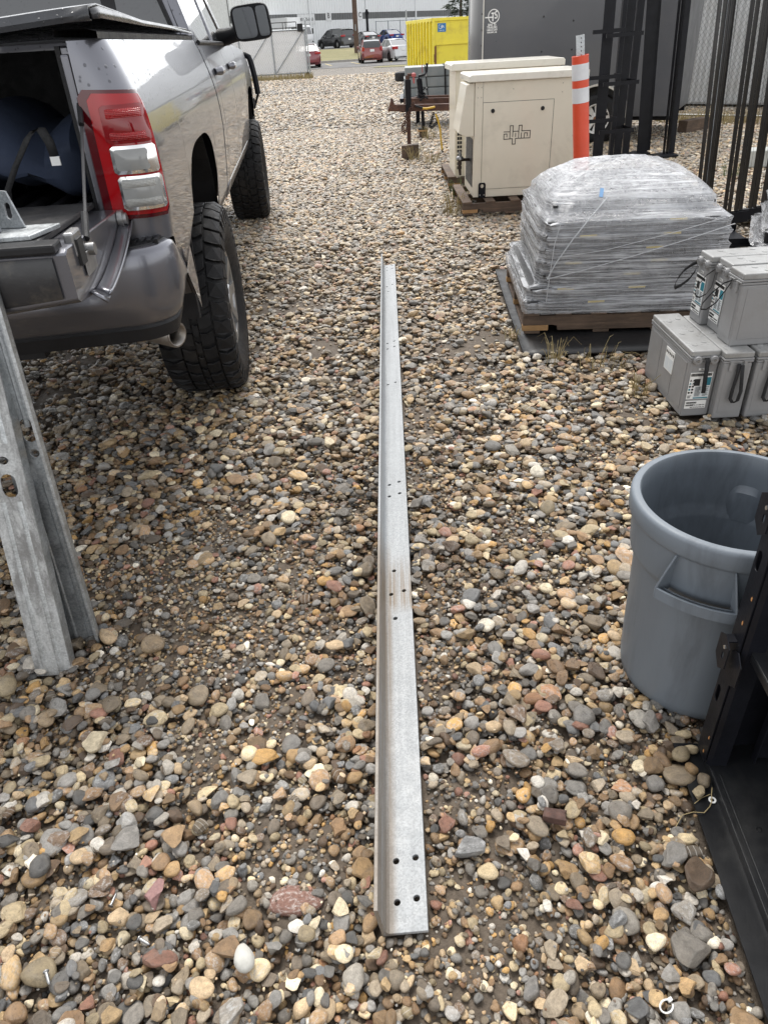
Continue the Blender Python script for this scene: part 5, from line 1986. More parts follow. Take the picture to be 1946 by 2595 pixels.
door = mb.build("door", M_CREAM, gen, bevel=.001, seg=1)
mb = MB()
for a in ((.0735, .0765, .0, .972), ):
    mb.box(a[0], a[1], -.0012, -.0002, a[2], a[3])
mb.box(.0768, GWd, -.0012, -.0002, .0695, .0725)
mb.build("panel_seam", mat("dark_seam", (.18, .165, .14), .8), gen)
mb = MB()
for x, z in ((.075, .8075), ):
    mb.box(.0768, .731, -.0022, -.0004, .8065, .8095)
    mb.box(.7285, .7315, -.0022, -.0004, .073, .8064)
mb.build("door_gap", M_INK, gen)
for x in (.168, .628):
    mb = MB(); mb.lathe([(0, -.016), (.013, -.016), (.017, -.012), (.018, -.0035), (0, -.0035)], 20, 'y', (x, 0, .738))
    mb.lathe([(0, -.019), (.006, -.019), (.006, -.016)], 12, 'y', (x, 0, .738))
    mb.build("latch", M_PLASTIC, door, smooth=True)
# outlined lettering, drawn as one line
mb = MB()
def poly_line(pts, w=.0052, close=False):
    n = len(pts)
    for i in range(n - (0 if close else 1)):
        (x0, z0), (x1, z1) = pts[i], pts[(i + 1) % n]
        mb.box(min(x0, x1) - w / 2, max(x0, x1) + w / 2, -.0048, -.0032, min(z0, z1) - w / 2, max(z0, z1) + w / 2)
for seg in ([(205, 455), (470, 445)], [(612, 640), (630, 195), (490, 200), (485, 740)], [(625, 425), (880, 412)], [(885, 700), (897, 175), (1035, 165), (1028, 398), (1425, 372), (1412, 680), (745, 715), (735, 945), (603, 955), (605, 728), (205, 760), (210, 548), (345, 535), (342, 660)],
            [(750, 500), (745, 640)], [(1018, 480), (1010, 690)], [(1140, 690), (1160, 478), (1295, 478), (1285, 600)]):
    pts = [(.278 + (x - 205) * .25 / 1230 + (y - 500) * .000004, .560 - (y + .062 * (x - 205) - 455) * .25 / 1230) for x, y in seg]
    for (x0, z0), (x1, z1) in zip(pts[:-1], pts[1:]):
        d_ = Vector((x1 - x0, 0, z1 - z0)).normalized() * .003
        mb.bar((x0 - d_.x, -.0042, z0 - d_.z), (x1 + d_.x, -.0042, z1 + d_.z), .0062, .0022, (0, 1, 0))
mb.build("logo", M_INK, door)
mb = MB()
plate(mb, [(-.035, 0), (.035, 0), (.035, .12), (.026, .135), (-.026, .135), (-.035, .12)], [circle(0, .105, .017, 16)], .006, frame((.085, -.0035, -.004), (1, 0, 0), (0, 0, 1)))
mb.build("lifting_eye", M_BLACKMETAL, gen)
mb = MB()
for x in (.065, .105):
    mb.lathe([(0, -.017), (.007, -.017), (.007, -.0097), (0, -.0097)], 6, 'y', (x, 0, .022))
mb.build("bolt", M_STEEL, gen)
mb = MB()   # sloped hood on the left side
hp = [(-.002, .970), (-.075, .955), (-.145, .565), (-.075, .535), (-.002, .535)]
mb.prism(hp, .012, .55, 'y')
mb.build("hood", M_CREAM, gen, bevel=.003)
mb = MB()
for k in range(9):
    z = .10 + k * .045
    mb.box(-.006, -.001, .10, .60, z, z + .012)
mb.box(-.004, -.001, .09, .61, .08, .50)
mb.build("vent_grille", M_PLASTIC, gen)
mb = MB()
mb.tube([(0, .30, .30), (-.06, .28, .305), (-.10, .26, .305)], .014, 10)
mb.tube([(-.105, .26, .32), (-.108, .255, .24), (-.10, .25, .17)], [.018, .016, .012], 10)
mb.build("gas_pipe", mat("brown_pipe", (.05, .035, .028), .6, .4), gen, smooth=True)
mb = MB()
mb.lathe([(0, -.02), (.034, -.016), (.036, .0), (.03, .012), (.014, .018), (.014, .055), (0, .055)], 18, 'z', (-.105, .26, .325))
mb.build("gas_regulator", M_STEEL, gen, smooth=True)
mb = MB()
for x, z in ((.028, .93), (.06, .93), (.028, .85), (.06, .85), (.35, .905), (.80, .93), (.80, .86), (.93, .5), (.93, .2)):
    mb.lathe([(0, -.004), (.004, -.003), (.005, 0)], 8, 'y', (x, 0, z))
mb.build("rivet", mat("rivet_grey", (.4, .38, .33), .4, .5), gen)
pallet((.93, 7.33, .006), -.012, "weathered pallet under the cream generator with the logo", 1.25, 1.0, 6)

gen2 = thing("generator", "taller cream generator behind the one with the logo", "generator", (1.045, 9.0, .10), -.02, "cream backup generators")
mb = MB(); mb.box(0, 1.13, 0, .75, 0, 1.045); mb.build("cabinet", M_CREAM, gen2, bevel=.004)
mb = MB()
mb.prism([(-.05, 1.047), (1.17, 1.047), (1.17, 1.10), (1.15, 1.115), (-.03, 1.115), (-.05, 1.10)], -.04, .80, 'y')
mb.build("lid", M_CREAMTOP, gen2, bevel=.006)
mb = MB()
mb.box(.016, .085, -.006, -.001, .06, .62)
mb.build("vent_frame", M_CREAM, gen2)
for k in range(12):
    mb = MB(); mb.box(.024, .048, -.009, -.0062, .08 + k * .043, .110 + k * .043); mb.box(.053, .077, -.009, -.0062, .08 + k * .043, .110 + k * .043)
    mb.build("vent_slot", M_INK, gen2)
pallet((.96, 8.93, -.008), -.02, "pallet half hidden under the rear generator", 1.25, 1.0, 6)

# ------------------------------------------------------------------ delineator post
pole = thing("delineator_post", "orange plastic post with two white reflective bands slipped over a perforated steel stake", "marker post", (1.822, 6.30, 0), .2)
M_ORANGE = mat("orange_plastic", (.66, .075, .03), .45, 0, .06, 6, .2, 60)
M_BAND = mat("white_reflective_band", (.66, .66, .67), .5, 0, .07, 12, .6, 120)
pole.rotation_euler = (.01, -.119, 0)
mb = MB(); mb.lathe([(.072, .0), (.062, .05), (.062, 1.316), (.058, 1.318), (.058, .0)], 28); mb.build("sleeve", M_ORANGE, pole, smooth=True)
for z0, z1 in ((1.158, 1.264), (1.005, 1.107)):
    mb = MB(); mb.lathe([(.0622, z0), (.0635, z0 + .001), (.0635, z1 - .001), (.0622, z1)], 28)
    mb.build("reflective_band", M_BAND, pole, smooth=True)
for sx in (-1, 1):
    mb = MB()
    Fx = frame((0, sx * .0, 0), (1, 0, 0), (0, 0, 1)) if sx < 0 else frame((.030, -.003, 0), (0, 1, 0), (0, 0, 1))
    plate(mb, [(-.030, 0), (.030, 0), (.030, 1.445), (-.030, 1.445)] if sx < 0 else [(0, 0), (.04, 0), (.04, 1.445), (0, 1.445)], [circle(.008 if sx < 0 else .02, 1.425 - k * .027, .0055, 8) for k in range(9)], .003, Fx)
    mb.build("steel_stake", M_GALV, pole)

# ------------------------------------------------------------------ enclosed trailer
M_TRAILER = mat("charcoal_trailer_skin", (.082, .084, .092), .34, 0, .05, 1.5, .3, 3, .5, coat=.25, dirt=(.13, .125, .12), dirt_amt=.25, dirt_scale=1.2)
tr_x = Vector((2.57, -1.36, 0)).normalized()
tr = thing("enclosed_trailer", "charcoal enclosed cargo trailer with white lettering by its nose", "trailer", (1.93, 13.0, 0), math.atan2(tr_x.y, tr_x.x))
LT = 2.88
mb = MB()
mb.prism([(0.0, 0.0), (LT, 0), (LT, 2.1), (-.08, 2.1), (-.42, 1.8), (-.42, .30)][:0] or [(.0, .0), (LT, .0), (LT, 2.1), (.0, 2.1)], .33, 2.45)
mb.build("side_panel", M_TRAILER, tr, bevel=.004)
mb = MB()
rows = []
for x, y in ((-.003, -.004), (-.05, .0), (-.12, .03), (-.22, .11), (-.32, .22), (-.38, .36), (-.40, .55), (-.40, 1.6), (-.22, 2.0), (-.003, 2.1)):
    rows.append([(x, y, .34), (x, y, 2.44)])
mb.grid(rows)
mb.build("nose_panel", mat("polished_nose_panel", (.10, .102, .108), .2, .2, .05, 2, coat=.6), tr, smooth=True, angle=60)
mb = MB(); mb.box(-.012, .006, -.008, -.0042, .34, 2.44); mb.build("white_trim", mat("pale_trim", (.62, .60, .55), .5), tr)
mb = MB()
for z in np.arange(.5, 2.4, .2):
    mb.lathe([(0, -.012), (.008, -.01), (.01, -.004)], 8, 'y', (-.028, 0, z))
for x, z in ((.92, 1.62), (.92, 1.19), (1.36, 1.9), (1.36, 1.55), (1.37, 1.2), (2.2, 1.8), (2.2, 1.3), (.85, 2.0)):
    mb.lathe([(0, -.008), (.010, -.006), (.013, -.0005)], 8, 'y', (x, 0, z))
mb.build("screw_head", M_INK, tr)
Fl = lambda x, z: frame((x, -.0015, z), (1, 0, 0), (0, 0, 1))
mb = MB()
lx, lz = .158, 1.664
mb.lathe([(.078, -.0035), (.090, -.0035), (.090, -.001), (.078, -.001)], 40, 'y', (lx, 0, lz), closed=True)
mb.box(lx - .135, lx + .0, -.0042, -.0012, lz - .020, lz - .004)
mb.box(lx - .040, lx + .012, -.0045, -.0012, lz + .030, lz + .046)
mb.box(lx - .022, lx - .005, -.0047, -.0012, lz - .062, lz + .0455)
fv = [(.062, .066), (.026, .052), (.022, .012), (.040, .018), (.052, .006), (.050, -.016), (.034, -.026), (.014, -.018)]
for (a, b_), (c, d) in zip(fv[:-1], fv[1:]):
    mb.bar((lx + a, -.003, lz + b_), (lx + c, -.003, lz + d), .017, .0028, (0, 1, 0))
mb.build("emblem", M_WHITE, tr)
for s_, z, sz, sx in (("BAR T5", 1.558, .040, 1.0), ("TRAILERS", 1.525, .040, .95), ("1-800-331-6977", 1.493, .031, .85), ("CALGARY, AB", 1.464, .026, .95)):
    text_part("lettering", s_, sz, M_WHITE, tr, Fl(.135, z), .0012, bold=.0012, sx=sx)
# wheels and fender
M_RIMW = mat("white_steel_rim", (.66, .65, .62), .45, 0, .06, 8, dirt=(.28, .16, .08), dirt_amt=.6, dirt_scale=7)
for wx in (1.86,):
    w = bpy.data.objects.new("wheel", None); COL.objects.link(w); w.parent = tr; w.location = (wx, -.075, .318)
    mb = MB(); mb.lathe([(.19, -.10), (.26, -.108), (.30, -.098), (.318, -.08), (.318, .06), (.30, .09), (.19, .09)], 48, 'y'); mb.build("tyre", M_RUBBER, w, smooth=True)
    mb = MB()
    mb.lathe([(.192, -.10), (.197, -.108), (.186, -.106), (.176, -.075), (.172, -.06)], 40, 'y')
    mb.lathe([(0, -.085), (.035, -.085), (.045, -.07), (.075, -.066), (.082, -.058)], 30, 'y')
    for k in range(8):
        a0, a1 = 2 * PI * k / 8 - .34, 2 * PI * k / 8 + .34
        b0, b1 = 2 * PI * k / 8 - .38, 2 * PI * k / 8 + .38
        mb.add([(.08 * math.sin(a0), -.0585, .08 * math.cos(a0)), (.08 * math.sin(a1), -.0585, .08 * math.cos(a1)), (.178 * math.sin(a1 * .5 + b1 * .5 - .1), -.072, .178 * math.cos(a1 * .5 + b1 * .5 - .1)), (.178 * math.sin(a0 * .5 + b0 * .5 + .1), -.072, .178 * math.cos(a0 * .5 + b0 * .5 + .1))], [(0, 1, 2, 3)])
    mb.build("rim", M_RIMW, w, smooth=True)
    mb = MB(); mb.lathe([(0, -.045), (.18, -.045)], 30, 'y'); mb.build("brake_drum", M_INK, w)
    mb = MB()
    mb.lathe([(.038, -.105), (.036, -.118), (0, -.12)], 20, 'y'); mb.build("hub_cap", mat("rusty_hub", (.22, .10, .045), .7, .2), w, smooth=True)
mb = MB()
mb.lathe([(.41, -.19), (.435, -.19), (.435, .0), (.41, .0)], 30, 'y', (1.86, 0, .33), True, -.12, PI / 2)
mb.lathe([(.41, -.19), (.435, -.19), (.435, .0), (.41, .0)], 30, 'y', (1.86, 0, .33), True, -PI / 2, -.12)
mb.build("fender", mat("worn_white_fender", (.55, .53, .48), .4, .3, .1, 8, dirt=(.2, .15, .1), dirt_amt=.5), tr, smooth=True)
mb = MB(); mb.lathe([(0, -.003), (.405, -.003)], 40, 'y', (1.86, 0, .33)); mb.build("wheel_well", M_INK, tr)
mb = MB(); mb.box(-.2, LT, .3, .4, .25, .33); mb.box(-.2, LT, 1.7, 1.8, .25, .33); mb.build("underframe", M_BLACKMETAL, tr)

# ------------------------------------------------------------------ trailer tongues, jacks, timber blocks
M_RUST = mat("rust_brown_steel", (.085, .045, .034), .7, .2, .3, 10, .5, 80, .4, dirt=(.15, .07, .035), dirt_amt=.5, dirt_scale=5)
tg = thing("utility_trailer", "rust brown utility trailer tongue with jack, chain and yellow hose in front", "trailer", (.67, 11.56, 0), 0)
mb = MB()
mb.bar((-.17, .0, .640), (1.9, .05, .565), .07, .085)
mb.build("tongue_beam", M_RUST, tg, bevel=.004)
mb = MB()
mb.prism([(-.285, .606), (-.14, .602), (-.14, .678), (-.20, .690), (-.285, .640)], -.05, .05, 'y')
mb.add([(-.27, -.03, .65), (-.235, -.03, .77), (-.215, -.03, .76), (-.19, -.03, .68), (-.27, .0, .65), (-.235, .0, .77), (-.215, .0, .76), (-.19, .0, .68)], [(0, 1, 2, 3), (7, 6, 5, 4), (0, 4, 5, 1), (1, 5, 6, 2), (2, 6, 7, 3)])
mb.build("coupler", M_RUST, tg, bevel=.004)
mb = MB(); mb.box(-.035, .045, -.075, -.04, .59, .98); mb.box(-.035, .04, -.045, .03, .56, .90); mb.build("jack_tube", M_BLACKMETAL, tg, bevel=.006)
mb = MB(); mb.box(-.025, .03, -.06, -.008, .18, .60); mb.build("jack_leg", M_RUST, tg, bevel=.004)
mb = MB(); mb.cyl((.0, -.05, .982), (.0, -.05, 1.03), .028, 14); mb.cyl((0, -.05, 1.035), (.07, -.06, 1.035), .02, 10); mb.build("jack_head", M_RUST, tg, smooth=True)
mb = MB(); mb.lathe([(0, -.03), (.03, -.02), (.036, .0), (.03, .02), (0, .03)], 14, 'z', (.085, -.06, 1.03)); mb.tube([(.085, -.06, 1.0), (.088, -.06, .93)], [.016, .010], 8); mb.build("crank_knob", mat("faded_red_knob", (.42, .10, .10), .5), tg, smooth=True)
def chain(mb, pts, r, n):
    """Chain of oval links along a polyline."""
    pts = [Vector(p) for p in pts]
    L = [0]
    for a, b_ in zip(pts[:-1], pts[1:]):
        L.append(L[-1] + (b_ - a).length)
    for k in range(n):
        s = L[-1] * (k + .5) / n
        i = max(j for j in range(len(pts) - 1) if L[j] <= s)
        p = pts[i].lerp(pts[i + 1], (s - L[i]) / (L[i + 1] - L[i]))
        d = (pts[i + 1] - pts[i]).normalized()
        a = d.cross(Vector((0, 1, 0)) if k % 2 else Vector((.7, .7, 0))).normalized()
        ln = L[-1] / n * .72
        mb.tube([p + d * ln * math.cos(t) + a * r * 2.6 * math.sin(t) for t in np.linspace(0, 2 * PI, 9)], r, 5, caps=False)
mb = MB()
chain(mb, [(.08, -.06, .70), (.03, -.09, .62), (-.02, -.09, .50), (-.09, -.09, .42), (-.08, -.09, .34), (-.03, -.09, .36), (.0, -.09, .50), (-.06, -.09, .56)], .007, 26)
mb.build("safety_chain", M_RUST, tg, smooth=True)
mb = MB()
chain(mb, [(.36, -.05, .56), (.33, -.05, .46), (.30, -.05, .40), (.33, -.05, .37), (.40, -.05, .43), (.42, -.05, .50)], .006, 16)
mb.build("safety_chain", M_BLACKMETAL, tg, smooth=True)
mb = MB()
mb.tube([(.20, -.07, .622), (.26, -.08, .618), (.32, -.08, .625), (.375, -.075, .632)], .014, 8)
mb.tube([(.385, -.06, .545), (.42, -.07, .46), (.45, -.08, .34), (.46, -.09, .20), (.475, -.10, .09)], .013, 8)
mb.build("yellow_hose", mat("yellow_hose", (.55, .34, .03), .5), tg, smooth=True)
for pts, r in (([(.10, -.07, .66), (.15, -.08, .645), (.20, -.075, .628)], .015), ([(.475, -.10, .09), (.482, -.10, .05)], .010)):
    mb = MB(); mb.tube(pts, r, 8); mb.build("hose_end", M_PLASTIC, tg, smooth=True)
mb = MB(); mb.bar((.25, .35, .60), (1.9, .30, .58), .07, .08); mb.bar((-.1, .05, .615), (.45, .35, .60), .06, .07); mb.build("side_rail", M_RUST, tg)
blk = thing("timber_block", "square brown timber block under the nearer trailer jack", "timber block", (.555, 11.47, .0), -.1, "timber blocks under the trailer jacks")
mb = MB(); mb.box(0, .155, 0, .19, 0, .165); mb.build("timber", M_WOOD, blk, bevel=.004)
mb = MB(); mb.box(.158, .245, .01, .18, .0, .172); mb.build("timber", M_WOODDARK, blk, bevel=.004)

tg2 = thing("utility_trailer", "second utility trailer behind with a coiled black cable round its jack", "trailer", (1.06, 13.9, 0), 0)
mb = MB(); mb.bar((-.3, -.1, .56), (1.4, .1, .50), .07, .09); mb.bar((.05, .6, .545), (1.4, .4, .52), .07, .09); mb.bar((-.3, -.1, .56), (.10, .6, .545), .07, .09)
mb.build("tongue_beam", M_RUST, tg2, bevel=.004)
mb = MB(); mb.tube([(-.06, -.05, .88), (-.02, -.05, .5)], .048, 14); mb.build("jack_tube", M_BLACKMETAL, tg2, smooth=True)
mb = MB(); mb.bar((-.015, -.05, .5), (.0, -.05, .12), .055, .055, (0, 1, 0)); mb.box(-.09, .07, -.13, .03, .125, .14); mb.build("jack_leg", M_BLACKMETAL, tg2)
mb = MB(); mb.tube([(-.06, -.05, .88), (-.06, -.05, .92), (.03, -.06, .93), (.07, -.06, .97), (.075, -.06, 1.09)], [.03, .024, .016, .015, .02], 8); mb.build("crank_handle", M_BLACKMETAL, tg2, smooth=True)
mb = MB(); mb.tube([(.0, -.05, .96), (-.01, -.05, 1.08)], .006, 6); mb.build("red_stick", mat("red_paint", (.4, .04, .04), .5), tg2)
mb = MB()
mb.tube([(-.02 + (.075 + .03 * math.sin(1.7 * t)) * math.cos(t), -.06 + .07 * math.sin(t), .72 - .012 * t + .03 * math.sin(2.3 * t)) for t in np.linspace(0, 15, 70)], .012, 7)
mb.build("coiled_cable", M_PLASTIC, tg2, smooth=True)
blk2 = thing("timber_block", "dark timber block with a pale cap under the farther trailer jack", "timber block", (.985, 13.75, .0), 0, "timber blocks under the trailer jacks")
mb = MB(); mb.box(0, .13, 0, .2, 0, .10); mb.build("timber", M_WOODDARK, blk2, bevel=.004)
mb = MB(); mb.box(-.03, .14, -.02, .2, .1015, .124); mb.build("timber", M_WOODNEW, blk2)

# grey strapped cabinets lying on the second trailer
M_GREYBOX = mat("grey_enamel", (.22, .245, .25), .45, 0, .06, 2, .1, 100, .5, dirt=(.35, .35, .34), dirt_amt=.3)
bx0, by = .82, 15.6
for k, (z0, z1) in enumerate(((.50, .645), (.655, .815), (.825, .985))):
    c_ = thing("steel_cabinet", "flat grey steel cabinet strapped down on the trailer, %s one" % ("bottom", "middle", "top")[k], "cabinet", (bx0 + .02 * k, by, z0), -.06, "grey cabinets strapped on the trailer")
    mb = MB(); mb.box(0, 1.9, 0, .9, 0, z1 - z0); mb.build("cabinet_body", M_GREYBOX, c_, bevel=.008)
    mb = MB(); mb.box(.02, 1.88, -.004, -.0005, .015, z1 - z0 - .015); mb.build("cabinet_panel", M_GREYBOX, c_, bevel=.002)
st_ = thing("tie_down_strap", "thin black strap with a buckle across the grey cabinets, left of the pair", "strap", (bx0, by, .5), -.06, "black straps over the grey cabinets")
mb = MB(); mb.bar((.47, -.014, -.02), (.42, -.014, .493), .018, .005, (0, 1, 0)); mb.bar((.42, -.014, .4925), (.42, .9, .4925), .018, .005); mb.build("strap_web", M_WEB, st_)
mb = MB(); mb.box(.42, .45, -.022, -.017, .33, .39); mb.build("buckle", M_STEEL, st_)
st_ = thing("tie_down_strap", "wide black strap across the grey cabinets, right of the pair", "strap", (bx0, by, .5), -.06, "black straps over the grey cabinets")
mb = MB(); mb.bar((.80, -.014, -.02), (.79, -.014, .493), .032, .005, (0, 1, 0)); mb.bar((.79, -.014, .4925), (.79, .9, .4925), .032, .005); mb.build("strap_web", M_WEB, st_)
deck = thing("flat_deck", "low dark flat deck carrying the grey cabinets", "trailer deck", (.75, 15.5, .40), -.06)
mb = MB(); mb.box(0, 2.3, 0, 1.3, .03, .095); mb.build("deck_plate", M_BLACKMETAL, deck)
for x, y in ((.3, .65), (1.9, .65)):
    mb = MB(); mb.box(x, x + .08, y, y + .08, -.42, .029); mb.build("deck_leg", M_BLACKMETAL, deck)

def tyre_thing(loc, label, R=.33, w=.2):
    t = thing("loose_tyre", label, "tyre", loc, 0, "loose tyres by the yellow container")
    mb = MB(); mb.lathe([(R * .58, .01), (R * .8, .0), (R * .95, .02), (R, .05), (R, w - .05), (R * .95, w - .02), (R * .8, w), (R * .58, w - .01), (R * .56, w / 2)], 40, closed=True)
    mb.build("tyre_body", M_RUBBER, t, smooth=True)
    mb = MB()
    for k in range(30):
        a = 2 * PI * k / 30
        for z0, z1, s in ((.045, w * .48, .03), (w * .52, w - .045, -.03)):
            mb.add([(q * math.cos(a + da), q * math.sin(a + da), z) for q in (R - .002, R + .008) for da, z in ((0, z0), (.15, z0), (.15 + s, z1), (s, z1))], [(4, 5, 6, 7), (0, 1, 5, 4), (1, 2, 6, 5), (2, 3, 7, 6), (3, 0, 4, 7)])
    mb.build("tread", M_RUBBER, t)
    return t
tyre_thing((2.47, 20.0, .66), "dark tyre lying flat on top of another by the yellow container", .32, .22)
tyre_thing((2.46, 20.0, .44), "dark tyre lying under another by the yellow container", .32, .218)
tyre_thing((2.46, 20.0, .22), "dark tyre in the middle of the hidden pile by the yellow container", .32, .218)
tyre_thing((2.46, 20.0, .0), "dark tyre at the foot of the pile by the yellow container", .32, .218)
tyre_thing((1.72, 30.0, .10), "dark tyre lying by the left corner of the yellow container", .42, .3)

# ------------------------------------------------------------------ black relay racks
def row_holes(x, z0, z1, step, r):
    return [circle(x, z, r, 6) for z in np.arange(z0, z1, step)]
def upright(t, x, y, w, d, H, zstart, holes, flip=1, hz=(.3, 2.2)):
    mb = MB()
    hs = []
    if holes:
        hs = row_holes(.010, hz[0], min(hz[1], H - .05), .0254, .0070) + row_holes(w - .010, hz[0], min(hz[1], H - .05), .0254, .0070)
    plate(mb, [(0, zstart), (w, zstart), (w, H), (0, H)], hs, .003, frame((x, y, 0), (1, 0, 0), (0, 0, 1)))
    mb.build("upright", M_BLACKMETAL, t)
    mb = MB()
    mb.box(x + w * .24, x + w * .24 + .004, y, y + d, zstart, H)
    mb.box(x + w * .76 - .004, x + w * .76, y, y + d, zstart, H)
    mb.build("channel_flange", M_BLACKMETAL, t)
SPEC_B = [(2.780, .088, 3.040, .086, "leftmost of the perforated black racks behind the wrapped pallet"),
          (2.890, .058, 3.165, .080, "second perforated black rack behind the wrapped pallet, beside the steel pipe"),
          (3.300, .080, 3.420, .075, "perforated black rack at the picture edge behind the wrapped pallet")]
for k, (xa, wa, xb, wb, lab) in enumerate(SPEC_B):
    yk = 6.5 + .05 * k
    t = thing("relay_rack", lab, "relay rack", (0, yk, 0), 0, "black relay racks standing by the fence")
    t.location = (3.1, yk, .02)
    t.rotation_euler = (0, -.075, 0)
    upright(t, xa - 3.1 + .075, 0, wa, .07, 2.4, .03, True)
    upright(t, xb - 3.1 + .075, .02, wb, .07, 2.4, .03, True)
    mb = MB(); mb.box(xa - 3.05, xb + wb - 2.98, -.16, .14, .0, .012); mb.box(xa - 3.05, xb + wb - 2.98, -.165, -.16, .0, .09); mb.build("base_angle", M_BLACKMETAL, t)
    mb = MB(); mb.box(xa - 3.02, xb + wb - 3.02, -.004, .06, 2.4, 2.45); mb.build("top_angle", M_BLACKMETAL, t)
pp = thing("steel_pipe", "bare steel pipe standing between the perforated racks", "pipe", (3.02, 6.72, 0), 0)
pp.rotation_euler = (0, -.085, 0)
mb = MB(); mb.cyl((0, 0, 0), (0, 0, 2.6), .022, 14); mb.build("pipe_body", M_GALV2, pp, smooth=True)
SPEC_A = [(2.985, .135, 3.222, .052, 10.30, "black rack with stub arms in front of the trailer wheel"),
          (3.292, .105, 3.430, .085, 10.42, "black rack with stub arms right of the trailer wheel"),
          (3.570, .14, 3.71, .055, 10.55, "broad black rack post right of the stub arms"),
          (3.880, .085, 3.975, .07, 10.30, "lone black rack by the corner of the chain link fence")]
for k, (xa, wa, xb, wb, yk, lab) in enumerate(SPEC_A):
    t = thing("relay_rack", lab, "relay rack", (xa, yk, .0), 0, "black relay racks standing by the fence")
    t.rotation_euler = (0, -.025 if k < 2 else -.075 + .02 * (k == 3), 0)
    zc = (.024, .03, .11, .066)[k]
    upright(t, 0 + zc, 0, wa, .08, 2.6, .02, k == 3, hz=(.2, 2.4))
    upright(t, xb - xa + zc, .05, wb, .10, 2.6, .02, False)
    mb = MB(); mb.box(-.05, xb - xa + wb + .05, -.15, .15, 0, .0195); mb.build("base_plate", M_BLACKMETAL, t)
    if k == 0:
        for z, x0, x1, y in ((1.42, -.21, .19, -.30), (.955, -.21, .19, -.30), (.49, -.205, .19, -.30)):
            mb = MB(); mb.bar((x0 + .03, y, z), (x1 + .03, y, z), .006, .042); mb.box(x1 + .022, x1 + .03, y, .0, z - .018, z + .018); mb.box(x0 + .03, x0 + .036, y - .02, y, z - .021, z + .021)
            mb.build("stub_arm", M_BLACKMETAL, t)
    if k == 1:
        for z, x0, x1, y in ((1.38, -.32, .12, -.42), (.885, -.31, .13, -.42), (.365, -.31, .13, -.42)):
            mb = MB(); mb.bar((x0, y, z), (x1, y, z), .006, .042); mb.box(x1 - .006, x1, y, .0, z - .018, z + .018); mb.box(x0, x0 + .006, y - .02, y, z - .021, z + .021)
            mb.build("stub_arm", M_BLACKMETAL, t)

# ------------------------------------------------------------------ chain link fence and white shed on the right
M_MESH = mat("galvanised_wire", (.22, .22, .22), .5, .6)
fence = thing("chain_link_fence", "chain link fence in front of the white corrugated shed wall", "fence", (5.55, 14.6, 0), -.75)
mb = MB()
def links(mb, w, h, cell, r, z0=.0):
    n = int(w / cell)
    m = int(h / cell)
    for k in range(n + 1):
        pts = []
        for j in range(m * 2 + 1):
            pts.append((k * cell + (cell / 2 if j % 2 else 0) - cell * .5 * 0, .004 * (1 if j % 2 else -1), z0 + j * cell * .5 * 1.25))
        for a, b_ in zip(pts[:-1], pts[1:]):
            mb.bar(a, b_, r, r)
        pts2 = [(p[0] if j % 2 == 0 else p[0] - cell, -p[1], p[2]) for j, p in enumerate(pts)]
        for a, b_ in zip(pts2[:-1], pts2[1:]):
            mb.bar(a, b_, r, r)
links(mb, 4.6, 2.0, .075, .0042, .03)
mb.build("wire_mesh", M_MESH, fence)
fence.children[0]['kind'] = 'stuff'
for x in (0.0, 2.4, 4.6):
    mb = MB(); mb.cyl((x, .03, 0), (x, .03, 2.6), .03, 12); mb.build("fence_post", M_GALV2, fence, smooth=True)
mb = MB(); mb.cyl((0, .03, .06), (4.6, .03, .06), .018, 10); mb.build("bottom_rail", M_GALV2, fence, smooth=True)
M_CORR = mat("white_corrugated_steel", (.52, .53, .53), .45, 0, .05, 2, dirt=(.42, .40, .36), dirt_amt=.4, dirt_scale=1.5)
shed = thing("corrugated_shed", "white corrugated shed wall behind the fence on the right", "shed", (5.75, 17.4, 0), -.78)
mb = MB()
n = 150
xs = np.linspace(-.2, 8.0, n * 2)
mb.grid([[(x, .02 * (1 if (i // 2) % 2 else -1), .08), (x, .02 * (1 if (i // 2) % 2 else -1), 4.2)] for i, x in enumerate(xs)])
mb.build("shed_wall", M_CORR, shed)
mb = MB(); mb.box(-.2, 8, .03, 3, .05, 4.15); mb.build("shed_body", M_CORR, shed)
tb = thing("timber_block", "squared brown timber offcut by the fence foot", "timber block", (5.08, 12.45, .0), .62)
mb = MB(); mb.box(0, .62, 0, .16, 0, .17); mb.build("timber", M_WOODDARK, tb, bevel=.006)
cb = thing("concrete_block", "pale broken concrete block behind the perforated racks", "concrete block", (4.50, 9.1, 0), -.2)
mb = MB(); mb.prism([(0, 0), (.5, .02), (.47, .33), (.03, .30)], 0, .18); mb.build("block_body", mat("pale_concrete", (.40, .41, .39), .85, 0, .12, 8, .5, 60), cb, bevel=.012)
# ------------------------------------------------------------------ car park, verge, upper lot
M_ASPH = mat("worn_asphalt", (.105, .102, .10), .75, 0, .15, .6, .5, 40, .4, dirt=(.17, .165, .155), dirt_amt=.5, dirt_scale=.3)
def tex_ground(name, cols, scale):
    m, nt, b = new_mat(name)
    p = world_pos(nt)
    f = noise(nt, p, scale, 8, .7)
    f2 = noise(nt, p, scale * 14, 4, .7)
    c = mixc(nt, .45, ramp(nt, f, [(.3, cols[0]), (.5, cols[1]), (.7, cols[2])]), ramp(nt, f2, [(.3, cols[0]), (.7, cols[2])]))
    nt.links.new(c, b.inputs['Base Color'])
    b.inputs['Roughness'].default_value = .9
    bump(nt, b, f2, .8, .03)
    return m
M_LAWN = tex_ground("dry_lawn", ((.12, .12, .045), (.18, .165, .07), (.26, .225, .11)), .5)
def sheet(name, label, pts, m, cat=None):
    mb = MB(); mb.add(pts, [tuple(range(len(pts)))])
    o = mb.build(name, m)
    return setp(o, label, None, None, 'structure')
ZR = -.205
